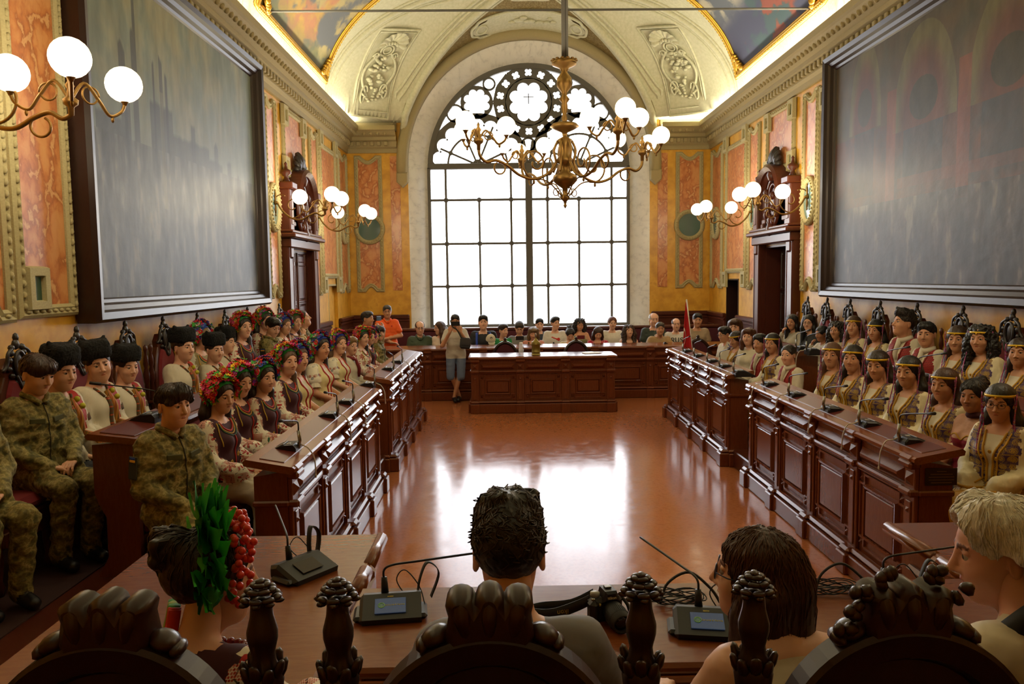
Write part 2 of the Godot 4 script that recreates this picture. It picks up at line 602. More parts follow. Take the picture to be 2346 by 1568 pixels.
func cove_lights() -> void:
	# strip lamps lying in the trough of the cornice, shining up onto the vault
	var s := S()
	lathe(s, [Vector2(0, -1.05), Vector2(0.018, -1.05), Vector2(0.018, 1.05), Vector2(0, 1.05)], 8)
	var m := mesh(s)
	var runs := []
	for sd in [-1, 1]:
		for k in 8:
			runs.append([V(sd * 4.14, 5.735, -17.3 + k * 2.25), true, sd])
	runs.append([V(3.62, 5.735, -18.42), false, 1])
	for r in runs:
		var t := thing("cove_strip_lamp", "warm strip lamp in the cornice trough of the %s" % (("left long wall" if r[2] < 0 else "right long wall") if r[1] else "window wall"), "lamp", r[0], 0.0, "strip lamps behind the cornice")
		var rot := Basis(Vector3.RIGHT, PI / 2) if r[1] else Basis(Vector3.FORWARD, PI / 2) * Basis.from_scale(V(1, 0.5, 1))
		inst(m, "lamp_tube", M.tube_lamp, t, Transform3D(rot, Vector3.ZERO))
		var a := AreaLight3D.new()
		a.name = "strip_light"
		a.area_size = Vector2(0.05, 2.1 if r[1] else 1.0)
		a.light_color = Color(1.0, 0.97, 0.86)
		a.light_energy = COVE * (1.0 if r[1] else 0.45)
		a.shadow_enabled = true
		a.area_range = 25.0
		a.area_attenuation = 2.0
		t.add_child(a)
		a.position = Vector3(0, 0.03, 0)
		a.basis = Basis(Vector3.RIGHT, PI / 2) if r[1] else Basis(Vector3.UP, PI / 2) * Basis(Vector3.RIGHT, PI / 2)
		t.set_meta("kind", "lamp")
		t.remove_meta("kind")

func room_shell() -> void:
	var s := S()
	box(s, V(0, -0.1, -7.3), V(9.4, 0.2, 24.0))
	struct(put(s, "floor", M.lino), "glossy reddish linoleum floor")
	# stepped platforms under the side rows and under the near desk
	for sd in [-1, 1]:
		var nm: String = "left" if sd < 0 else "right"
		var p := snode("floor_platform_" + nm, "stepped dark platform carrying the rows of seats along the %s wall" % nm)
		s = S()
		box(s, V(sd * 3.16, 0.1, -7.45), V(2.28, 0.2, 9.5), 0.012)
		put(s, "lower_step", M.walnut, p)
		s = S()
		box(s, V(sd * 3.62, 0.29, -7.45), V(1.36, 0.18, 9.5), 0.012)
		put(s, "upper_step", M.walnut, p)
		s = S()
		box(s, V(sd * 3.78, 0.384, -7.45), V(1.0, 0.008, 9.4))
		put(s, "carpet_runner", M.carpet, p)
	s = S()
	box(s, V(-0.2, 0.165, 0.9), V(5.4, 0.33, 6.0), 0.012)
	var pf := struct(put(s, "floor_platform_front", M.walnut), "raised platform under the near desk")
	# wall behind the camera
	s = S()
	box(s, V(0, 4.3, 4.4), V(9.4, 8.8, 0.3))
	struct(put(s, "wall_front", M.ochre), "ochre wall")

func vault() -> void:
	var a := S()
	var b := S()
	soft(a); soft(b)
	var nx := 96
	var nz := 190
	var xs := []
	for i in nx + 1:
		xs.append(HW * sin(PI / 2 * lerpf(-1, 1, float(i) / nx)))
	var zs := []
	for k in nz + 1:
		var t := float(k) / nz
		zs.append(ZB + 22.95 * (t * 0.35 + 0.65 * t * t))
	for i in nx:
		for k in nz:
			var x0: float = xs[i]; var x1: float = xs[i + 1]
			var z0: float = zs[k]; var z1: float = zs[k + 1]
			var xm := (x0 + x1) / 2
			var zm := (z0 + z1) / 2
			quad(b if lun(xm, zm) > pav(xm, zm) else a, V(x0, ceil_at(x0, z0), z0), V(x1, ceil_at(x1, z0), z0), V(x1, ceil_at(x1, z1), z1), V(x0, ceil_at(x0, z1), z1))
	var c := snode("ceiling", "vaulted plaster ceiling with painted lunette over the window")
	put(a, "vault_surface", M.plaster, c)
	put(b, "lunette_fresco", M.fresco, c)
	# solid slab over the vault, so that no sky shows through
	a = S()
	box(a, V(0, 8.95, -7.2), V(9.6, 0.3, 23.6))
	put(a, "roof_slab", M.plaster, c)
	# rib along the edge of the window lunette
	var g := []
	for i in 61:
		var x := lerpf(-2.96, 2.96, i / 60.0)
		var lo := 0.0
		var hi := 2.6
		for q in 24:
			var m := (lo + hi) / 2
			if pav(x, ZB + m) < lun(x, ZB + m): lo = m
			else: hi = m
		g.append(V(x, lun(x, ZB + lo), ZB + lo))
	for side in [[0, 31], [30, 61]]:
		var part := g.slice(side[0], side[1])
		a = S()
		tube(a, part, 0.085, 8)
		for off in [0.15, -0.12, 0.24]:
			var q := []
			for v in part:
				var nx2: float = v.x + signf(v.x) * off * 0.75
				var nz2: float = v.z + (off * 0.65 if off > 0 else off)
				q.append(V(nx2, ceil_at(nx2, nz2) - 0.005, nz2))
			tube(a, q, 0.035, 6)
		put(a, "groin_rib", M.plaster, c)
	# ribs framing the side fields
	for sd in [-1, 1]:
		for zz in [-16.62, -11.45]:
			a = S()
			for off in [[0.0, 0.07], [-0.14, 0.03], [0.13, 0.03], [-0.22, 0.045]]:
				var q := []
				for i in 34:
					var x: float = sd * HW * cos(PI / 2 * lerpf(0.02, 0.83, i / 33.0))
					var z: float = zz + off[0] - (0.28 * i / 33.0 if zz < -14 else 0.0)
					if lun(x, z) > pav(x, z): break
					q.append(V(x, pav(x, z) - 0.01, z))
				tube(a, q, off[1], 6)
			put(a, "vault_rib", M.plaster, c)
		corner_panel(c, sd)
	# cartouche in the lunette
	var cart := func(cx: float, z0: float, z1: float, w: float, nm: String) -> void:
		var sgrid := S()
		soft(sgrid)
		var n := 24
		for i in n:
			for k in 6:
				var pts := []
				for e in [[0, 0], [1, 0], [1, 1], [0, 1]]:
					var u := float(i + e[0]) / n * 2 - 1
					var v := float(k + e[1]) / 6
					var x := cx + u * w
					var sh := 1.0 if absf(u) < 0.7 else sqrt(maxf(0.0, 1.0 - pow((absf(u) - 0.7) / 0.3, 2.0))) * 0.62
					var z := lerpf(z0, z1, 0.5 + (v - 0.5) * sh)
					pts.append(V(x, lun(x, z) - 0.04, z))
				quad(sgrid, pts[0], pts[1], pts[2], pts[3])
		put(sgrid, nm, M.plaster, c)
		var bs := S()
		var loop := []
		for i in 48:
			var t := TAU * i / 48
			var x := cx + w * signf(cos(t)) * pow(absf(cos(t)), 0.6)
			var z := (z0 + z1) / 2 + (z1 - z0) / 2 * signf(sin(t)) * pow(absf(sin(t)), 0.5) * (0.75 if absf(cos(t)) > 0.85 else 1.0)
			loop.append(V(x, lun(x, z) - 0.03, z))
		tube(bs, loop, 0.035, 6, true)
		for sg in [-1, 1]:
			var lp := []
			for i in 20:
				var t := TAU * i / 20
				var x: float = cx + sg * w * 0.82 + cos(t) * w * 0.09
				var z := (z0 + z1) / 2 + sin(t) * (z1 - z0) * 0.2
				lp.append(V(x, lun(x, z) - 0.05, z))
			tube(bs, lp, 0.025, 6, true)
		# reclining figure in low relief
		for q in [[-0.3, 0.0, 0.09], [-0.18, 0.05, 0.14], [0.0, -0.02, 0.16], [0.18, -0.06, 0.12], [0.32, -0.02, 0.1], [0.42, 0.05, 0.08], [-0.1, 0.18, 0.1], [0.36, 0.2, 0.06]]:
			var x: float = cx + q[0] * w
			var z: float = (z0 + z1) / 2 + q[1] * (z1 - z0)
			ball(bs, V(x, lun(x, z) - 0.05, z), V(q[2], 0.04, q[2] * 0.8), 10)
		put(bs, nm + "_border", M.plaster, c)
	cart.call(0.02, -18.5, -17.75, 1.3, "stucco_cartouche")
	cart.call(0.02, -17.35, -16.95, 0.45, "stucco_roundel")
	# the arch moulding round the window
	var am := snode("trim_1", "beige arch moulding round the great window")
	a = S()
	var path := []
	path.append(V(-2.98, 4.7, ZB))
	path.append_array(arc(V(0, 4.9, ZB), Vector3.LEFT, Vector3.UP, 2.98, 0, PI, 48))
	path.append(V(2.98, 4.7, ZB))
	sweep(a, path, [Vector2(-0.13, 0), Vector2(-0.13, 0.14), Vector2(-0.06, 0.2), Vector2(0.08, 0.2), Vector2(0.13, 0.12), Vector2(0.13, 0)], Vector3.BACK, false, true)
	put(a, "arch_band", M.cornice, am)
	for sd in [-1, 1]:
		a = S()
		ext(a, [Vector2(-0.13, 4.72), Vector2(0.13, 4.72), Vector2(0.13, 4.5), Vector2(0, 4.38), Vector2(-0.13, 4.5)], 0, 0.2, T3(V(sd * 2.98, 0, ZB)), 0.02)
		put(a, "corbel", M.cornice, am)

# relief panel of the vault's corner: shell, oval and scrolls set out along the surface
func corner_panel(c: Node3D, sd: int) -> void:
	var on := func(x: float, z: float, lift: float) -> Vector3:
		return V(x * -sd, pav(x, z), z) + ceil_n(x * -sd, z) * lift
	# local frame built along the panel's axis from base to crown
	var p0: Vector3 = on.call(-3.57, -17.97, 0.0)
	var P := func(u: float, v: float, lift: float) -> Vector3:
		# v runs 0 (base) to 1 (crown), u across
		var x := lerpf(-3.62, -2.72, v) + u * 0.62
		var z := lerpf(-17.98, -17.30, v) + u * -0.42
		return on.call(x, z, lift)
	var s := S()
	# moulded border
	var bord := []
	for v in 9: bord.append(P.call(-0.62 - 0.04 * v / 8.0, v / 8.0 * 0.95, 0.0))
	for v in 9: bord.append(P.call(0.62 - 0.02 * v / 8.0, 0.95 - v / 8.0 * 0.95, 0.0))
	tube(s, bord, 0.03, 6, true)
	var b2 := []
	for v in bord: b2.append(p0.lerp(v, 1.0) + (P.call(0, 0.45, 0.0) - v) * 0.1)
	tube(s, b2, 0.018, 5, true)
	put(s, "panel_border", M.plaster, c)
	# fluted shell at the top
	s = S()
	soft(s)
	var cen := Vector2(0.02, 0.66)
	var nr := 44
	for i in nr:
		for k in 5:
			var q := []
			for e in [[0, 0], [1, 0], [1, 1], [0, 1]]:
				var t := lerpf(-0.35, PI + 0.35, float(i + e[0]) / nr)
				var r := float(k + e[1]) / 5
				var fl := absf(sin(float(i + e[0]) / nr * PI * 9))
				var R := 0.46 * (0.93 + 0.07 * fl) * r
				q.append(P.call(cen.x + cos(t) * R, cen.y + sin(t) * R * 0.5, 0.012 + 0.1 * sin(r * 1.9) * (0.55 + 0.45 * fl)))
			quad(s, q[0], q[1], q[2], q[3])
	put(s, "shell_ornament", M.plaster, c)
	# oval medallion
	s = S()
	for rr in [[0.2, 0.022], [0.12, 0.018]]:
		var l := []
		for i in 24: l.append(P.call(cos(TAU * i / 24) * rr[0], 0.54 + sin(TAU * i / 24) * rr[0] * 0.42, 0.03))
		tube(s, l, rr[1], 6, true)
	for k in 7:
		var t := PI * k / 6
		ball(s, P.call(cos(t) * 0.2, 0.64 + 0.03 * sin(t), 0.05), V(0.045, 0.045, 0.045), 8)
	put(s, "oval_medallion", M.plaster, c)
	# scroll frame with foliage and masks
	s = S()
	for m in [-1, 1]:
		var l := []
		for i in 26:
			var t := i / 25.0
			l.append(P.call(m * (0.16 + 0.36 * sin(t * PI)), 0.5 - 0.44 * t, 0.035))
		tube(s, l, 0.032, 6)
		var sp := []
		for i in 18:
			var t := i / 17.0 * TAU * 1.2
			var r := 0.11 * (1 - i / 22.0)
			sp.append(P.call(m * (0.3 + cos(t) * r), 0.47 + sin(t) * r * 0.5, 0.05))
		tube(s, sp, 0.02, 5)
		sp = []
		for i in 18:
			var t := i / 17.0 * TAU * 1.1
			var r := 0.14 * (1 - i / 24.0)
			sp.append(P.call(m * (0.34 - cos(t) * r), 0.1 + sin(t) * r * 0.45, 0.05))
		tube(s, sp, 0.024, 5)
	put(s, "scroll_frame", M.plaster, c)
	s = S()
	var rng := RandomNumberGenerator.new()
	rng.seed = 40 + sd
	for k in 46:
		var u := rng.randf_range(-0.32, 0.32)
		var v := rng.randf_range(0.1, 0.46)
		if absf(u) > 0.36 * sin((0.5 - v) / 0.44 * PI) + 0.02: continue
		var r := rng.randf_range(0.03, 0.065)
		ball(s, P.call(u, v, 0.02 + r * 0.5), V(r, r * 0.7, r) * V(1, 1, rng.randf_range(0.6, 1.6)), 8, Basis(Vector3.UP, rng.randf() * PI))
	for m in [-1, 0, 1]:
		for k in 5:
			ball(s, P.call(m * (0.12 + 0.07 * k) + (0 if m else 0.02 * k), 0.05 + 0.015 * k, 0.05), V(0.05, 0.03, 0.035), 8, Basis(Vector3.UP, k * 0.7))
	put(s, "foliage_relief", M.plaster, c)

const CORN := [Vector2(0, 5.2), Vector2(0.05, 5.2), Vector2(0.05, 5.29), Vector2(0.1, 5.33), Vector2(0.1, 5.45), Vector2(0.17, 5.48), Vector2(0.17, 5.55), Vector2(0.24, 5.58), Vector2(0.32, 5.66), Vector2(0.36, 5.68), Vector2(0.36, 5.78), Vector2(0.31, 5.78), Vector2(0.29, 5.68), Vector2(0.05, 5.68), Vector2(0.03, 5.9), Vector2(0, 5.9)]

func cornice_run(par: Node3D, a: Vector3, b: Vector3, inward: Vector3, mitre0: float, mitre1: float) -> void:
	var s := S()
	flat(s)
	var t := (b - a).normalized()
	for k in CORN.size() - 1:
		var p: Vector2 = CORN[k]
		var q: Vector2 = CORN[k + 1]
		var f := func(base: Vector3, c: Vector2, m: float) -> Vector3:
			return base + inward * c.x + Vector3.UP * c.y + t * c.x * m
		quad(s, f.call(a, p, mitre0), f.call(b, p, mitre1), f.call(b, q, mitre1), f.call(a, q, mitre0))
	put(s, "cornice_profile", M.cornice, par)
	# dentils and egg row
	var d := S()
	box(d, Vector3.ZERO, V(0.075, 0.1, 0.09), 0.012)
	var dm := mesh(d)
	var e := S()
	ball(e, Vector3.ZERO, V(0.035, 0.05, 0.04), 8)
	var em := mesh(e)
	var L := a.distance_to(b)
	var n := int((L - 0.2) / 0.16)
	var rot := Basis(Vector3.UP, atan2(inward.x, inward.z) - PI / 2)
	for k in n:
		var p := a + t * (0.15 + k * 0.16) + inward * 0.12
		if p.z > -7.5: continue
		inst(dm, "dentil", M.cornice, par, Transform3D(rot, p + Vector3.UP * 5.4))
		inst(em, "egg_bead", M.cornice, par, Transform3D(rot, p + Vector3.UP * 5.61 + inward * 0.15))

func window_wall() -> void:
	# wall with an arched opening
	var s := S()
	var o := 2.86
	var poly := [Vector2(-4.6, 1.0), Vector2(-o, 1.0), Vector2(-o, 4.9)]
	for i in range(1, 48):
		var a := PI - PI * i / 48
		poly.append(Vector2(cos(a) * o, 4.9 + sin(a) * o))
	poly.append_array([Vector2(o, 4.9), Vector2(o, 1.0), Vector2(4.6, 1.0), Vector2(4.6, 8.9), Vector2(-4.6, 8.9)])
	ext(s, poly, -0.5, 0.0, T3(V(0, 0, ZB)))
	box(s, V(0, 0.5, ZB - 0.25), V(9.2, 1.0, 0.5))
	var w := struct(put(s, "wall_back", M.ochre), "ochre wall with the great arched window")
	# marble reveal
	s = S()
	soft(s)
	var A := [V(-2.86, 1.0, ZB)]
	A.append_array(arc(V(0, 4.9, ZB), Vector3.LEFT, Vector3.UP, 2.86, 0, PI, 48))
	A.append(V(2.86, 1.0, ZB))
	var B := [V(-2.42, 1.0, ZB - 0.3)]
	B.append_array(arc(V(0, 4.9, ZB - 0.3), Vector3.LEFT, Vector3.UP, 2.42, 0, PI, 48))
	B.append(V(2.42, 1.0, ZB - 0.3))
	var C := []
	for v in B: C.append(V(v.x, v.y, ZB - 0.5))
	for i in A.size() - 1:
		quad(s, A[i], A[i + 1], B[i + 1], B[i])
		quad(s, B[i], B[i + 1], C[i + 1], C[i])
	put(s, "marble_reveal", M.marble, w)
	s = S()
	box(s, V(0, 1.0, ZB - 0.2), V(5.9, 0.06, 0.62), 0.012)
	put(s, "window_sill", M.marble, w)
	# decoration on both sides of the window
	for sd in [-1, 1]:
		var f := func(x: float, y: float, d: float) -> Vector3: return V(sd * x, y, ZB + d)
		panel(w, f, Vector3.BACK, 3.52, 4.08, 1.98, 5.1, 0.12, 0.12, M.rosso)
		s = S()
		box(s, V(sd * 3.165, 3.55, ZB + 0.008), V(0.23, 3.16, 0.016))
		put(s, "marble_strip", M.rosso, w)
		medallion(w, f, Vector3.BACK, 3.8, 3.43, 0.27, 0.27, M.jewel)
		cornice_run(w, V(sd * HW, 0, ZB), V(sd * 3.1, 0, ZB), Vector3.BACK, 1, 0)
		# wainscot
		wainscot(w, V(sd * 4.3, 0, ZB), V(sd * 2.9, 0, ZB), Vector3.BACK)
	great_window()

func wainscot(par: Node3D, a: Vector3, b: Vector3, inward: Vector3) -> void:
	var s := S()
	var t := (b - a).normalized()
	var L := a.distance_to(b)
	var rot := Basis(t, Vector3.UP, t.cross(Vector3.UP))
	var c := (a + b) / 2
	box(s, c + inward * 0.02 + Vector3.UP * 0.66, V(L, 1.32, 0.04), 0.0, rot)
	box(s, c + inward * 0.045 + Vector3.UP * 1.34, V(L, 0.1, 0.09), 0.02, rot)
	box(s, c + inward * 0.035 + Vector3.UP * 1.25, V(L, 0.05, 0.07), 0.012, rot)
	box(s, c + inward * 0.035 + Vector3.UP * 0.12, V(L, 0.24, 0.07), 0.012, rot)
	put(s, "wainscot", M.walnut, par)
	var n := maxi(1, int(L / 0.6))
	s = S()
	box(s, Vector3.ZERO, V(L / n - 0.16, 0.72, 0.03), 0.014)
	var m := mesh(s)
	for k in n:
		inst(m, "wainscot_panel", M.walnut, par, Transform3D(rot, a + t * (k + 0.5) * L / n + inward * 0.05 + Vector3.UP * 0.75))

# moulded stucco frame round a marble field; f maps (along, height, out) to the room
func panel(par: Node3D, f: Callable, out: Vector3, u0: float, u1: float, y0: float, y1: float, dip: float, rise: float, m: Material, wd := 0.09) -> void:
	var um := (u0 + u1) / 2
	var hw := (u1 - u0) / 2
	var P := []
	P.append(f.call(u0, y0, 0.0))
	if rise > 0.0:
		for i in 9:
			var t := i / 8.0
			P.append(f.call(lerpf(um - hw * 0.55, um + hw * 0.55, t), y0 + sin(t * PI) * rise, 0.0))
	P.append(f.call(u1, y0, 0.0))
	P.append(f.call(u1, y1, 0.0))
	if dip > 0.0:
		for i in 9:
			var t := i / 8.0
			P.append(f.call(lerpf(um + hw * 0.7, um - hw * 0.7, t), y1 - sin(t * PI) * dip, 0.0))
	P.append(f.call(u0, y1, 0.0))
	var s := S()
	var h := wd / 2
	sweep(s, P, [Vector2(-h, 0), Vector2(-h, 0.03), Vector2(-h * 0.5, 0.05), Vector2(0, 0.035), Vector2(h * 0.5, 0.05), Vector2(h, 0.03), Vector2(h, 0)], out, true)
	put(s, "stucco_frame", M.stucco, par)
	# bead row on the frame
	s = S()
	for i in P.size():
		var a: Vector3 = P[i]
		var b: Vector3 = P[(i + 1) % P.size()]
		var n := int(a.distance_to(b) / 0.085)
		for k in n:
			var c := a.lerp(b, (k + 0.5) / n) + out * 0.045
			var d := (b - a).normalized()
			ball(s, c, V(0.018, 0.03, 0.02), 6, Basis(out.cross(d), d, out))
	put(s, "bead_row", M.stucco, par)
	s = S()
	flat(s)
	var a0: Vector3 = f.call(u0, y0, 0.012); var b0: Vector3 = f.call(u1, y0, 0.012)
	var c0: Vector3 = f.call(u1, y1, 0.012); var d0: Vector3 = f.call(u0, y1, 0.012)
	if dip > 0 or rise > 0:
		# field trimmed to the curved ends
		var n := 16
		for i in n:
			var ta := float(i) / n
			var tb := float(i + 1) / n
			var q := []
			for t in [ta, tb]:
				var x := lerpf(-1, 1, t)
				var lo := y0 + (sin((x / 0.55 + 1) / 2 * PI) * rise if absf(x) < 0.55 else 0.0)
				var hi := y1 - (sin((x / 0.7 + 1) / 2 * PI) * dip if absf(x) < 0.7 else 0.0)
				q.append(f.call(um + x * hw, lo, 0.012))
				q.append(f.call(um + x * hw, hi, 0.012))
			quad(s, q[0], q[1], q[3], q[2])
	else:
		quad(s, a0, d0, c0, b0)
	put(s, "marble_field", m, par)

func medallion(par: Node3D, f: Callable, out: Vector3, u: float, y: float, ru: float, ry: float, m: Material) -> void:
	var s := S()
	var P := []
	var Q := []
	for i in 32:
		var t := TAU * i / 32
		P.append(f.call(u + cos(t) * (ru + 0.045), y + sin(t) * (ry + 0.045), 0.0))
		Q.append(f.call(u + cos(t) * ru, y + sin(t) * ry, 0.045))
	sweep(s, P, [Vector2(-0.05, 0), Vector2(-0.05, 0.06), Vector2(0, 0.09), Vector2(0.05, 0.06), Vector2(0.05, 0)], out, true, true)
	for i in 32:
		ball(s, P[i] + out * 0.085, V(0.02, 0.02, 0.02), 6)
	put(s, "medallion_ring", M.stucco, par)
	s = S()
	flat(s)
	var c: Vector3 = f.call(u, y, 0.05)
	for i in 32: tri(s, c, Q[i], Q[(i + 1) % 32])
	put(s, "medallion_disc", m, par)

func side_wall(sd: int) -> void:
	var nm := "left" if sd < 0 else "right"
	var f := func(z: float, y: float, d: float) -> Vector3: return V(sd * (HW - d), y, z)
	var inw := Vector3(-sd, 0, 0)
	# masonry with a doorway and a low service door
	var s := S()
	var xw := sd * (HW + 0.25)
	for r in [[-12.5, 4.4, 0.0, 6.3], [-13.2, -12.5, 0.0, 6.3], [-16.3, -14.6, 0.0, 6.3], [-19.1, -17.2, 0.0, 6.3], [-14.6, -13.2, 2.75, 6.3], [-17.2, -16.3, 2.15, 6.3]]:
		box(s, V(xw, (r[2] + r[3]) / 2, (r[0] + r[1]) / 2), V(0.5, r[3] - r[2], r[1] - r[0]))
	for r in [[-13.9, 1.4, 2.75], [-16.75, 0.9, 2.15]]:
		box(s, V(sd * (HW + 0.6), r[2] / 2, r[0]), V(0.2, r[2], r[1] + 0.4))
	box(s, V(xw, 7.6, -7.3), V(0.5, 2.6, 24.0))
	var w := struct(put(s, "wall_" + nm, M.ochre), "ochre %s wall with stucco framed marble fields" % nm)
	cornice_run(w, V(sd * HW, 0, 4.2), V(sd * HW, 0, ZB), inw, 0, -1)
	for r in [[-16.28, -14.95], [ZB, -17.22]]:
		wainscot(w, V(sd * HW, 0, r[1]), V(sd * HW, 0, r[0]), inw)
	# stucco framed fields
	panel(w, f, inw, -12.78, -12.24, 2.0, 5.08, 0.1, 0.14, M.rosso, 0.1)
	panel(w, f, inw, -12.14, -11.74, 2.02, 5.06, 0.0, 0.0, M.rosso, 0.08)
	panel(w, f, inw, -14.55, -13.25, 4.1, 5.12, 0.0, 0.0, M.rosso, 0.1)
	panel(w, f, inw, -15.62, -15.02, 1.98, 5.08, 0.1, 0.14, M.rosso, 0.1)
	panel(w, f, inw, -17.2, -15.84, 2.32, 4.95, 0.0, 0.0, M.rosso, 0.1)
	panel(w, f, inw, -18.42, -17.55, 1.98, 5.08, 0.12, 0.14, M.rosso, 0.1)
	panel(w, f, inw, -6.64, -5.94, 2.02, 5.06, 0.0, 0.0, M.rosso, 0.1)
	panel(w, f, inw, -5.8, -5.2, 2.0, 5.08, 0.1, 0.14, M.rosso, 0.1)
	medallion(w, f, inw, -12.51, 3.4, 0.2, 0.3, M.jewel)
	medallion(w, f, inw, -15.32, 3.42, 0.2, 0.3, M.jewel)
	medallion(w, f, inw, -17.98, 3.42, 0.2, 0.28, M.jewel)
	medallion(w, f, inw, -5.45, 3.4, 0.2, 0.3, M.jewel)
	# small framed inlays at the ends of the strips
	for q in [[-11.94, 2.2], [-11.94, 4.88], [-6.1, 2.2], [-6.1, 4.88], [-15.84, 2.14], [-17.2, 2.14], [-15.84, 5.06], [-17.2, 5.06], [-14.5, 4.15], [-13.3, 4.15], [-14.5, 5.0], [-13.3, 5.0]]:
		s = S()
		var z: float = q[0]
		var y: float = q[1]
		sweep(s, [f.call(z - 0.1, y - 0.13, 0.02), f.call(z + 0.1, y - 0.13, 0.02), f.call(z + 0.1, y + 0.13, 0.02), f.call(z - 0.1, y + 0.13, 0.02)], [Vector2(-0.045, 0), Vector2(-0.03, 0.06), Vector2(0.03, 0.06), Vector2(0.045, 0)], inw, true)
		put(s, "inlay_frame", M.stucco, w)
		s = S()
		box(s, f.call(z, y, 0.03), V(0.03, 0.22, 0.16))
		put(s, "green_inlay", M.inlay if M.has("inlay") else col("2f4a38", 0.25), w)
	door_case(w, sd)
	# service door
	s = S()
	if sd > 0:
		box(s, V(sd * (HW + 0.42), 1.08, -16.75), V(0.06, 2.14, 0.9), 0.01)
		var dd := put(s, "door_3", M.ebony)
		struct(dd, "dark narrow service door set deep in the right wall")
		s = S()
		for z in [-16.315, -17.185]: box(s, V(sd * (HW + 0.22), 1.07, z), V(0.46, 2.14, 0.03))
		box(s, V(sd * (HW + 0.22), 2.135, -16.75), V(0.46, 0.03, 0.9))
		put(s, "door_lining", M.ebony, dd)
	else:
		box(s, V(sd * (HW + 0.1), 1.08, -16.78), V(0.05, 2.13, 0.84), 0.01)
		var dd := put(s, "door_4", M.ochre)
		struct(dd, "ochre jib door in the left wall")
		s = S()
		box(s, V(sd * (HW + 0.02), 1.08, -16.32), V(0.05, 2.14, 0.05), 0.01)
		box(s, V(sd * (HW + 0.02), 2.13, -16.75), V(0.05, 0.05, 0.9), 0.01)
		put(s, "door_frame", M.stucco, dd)

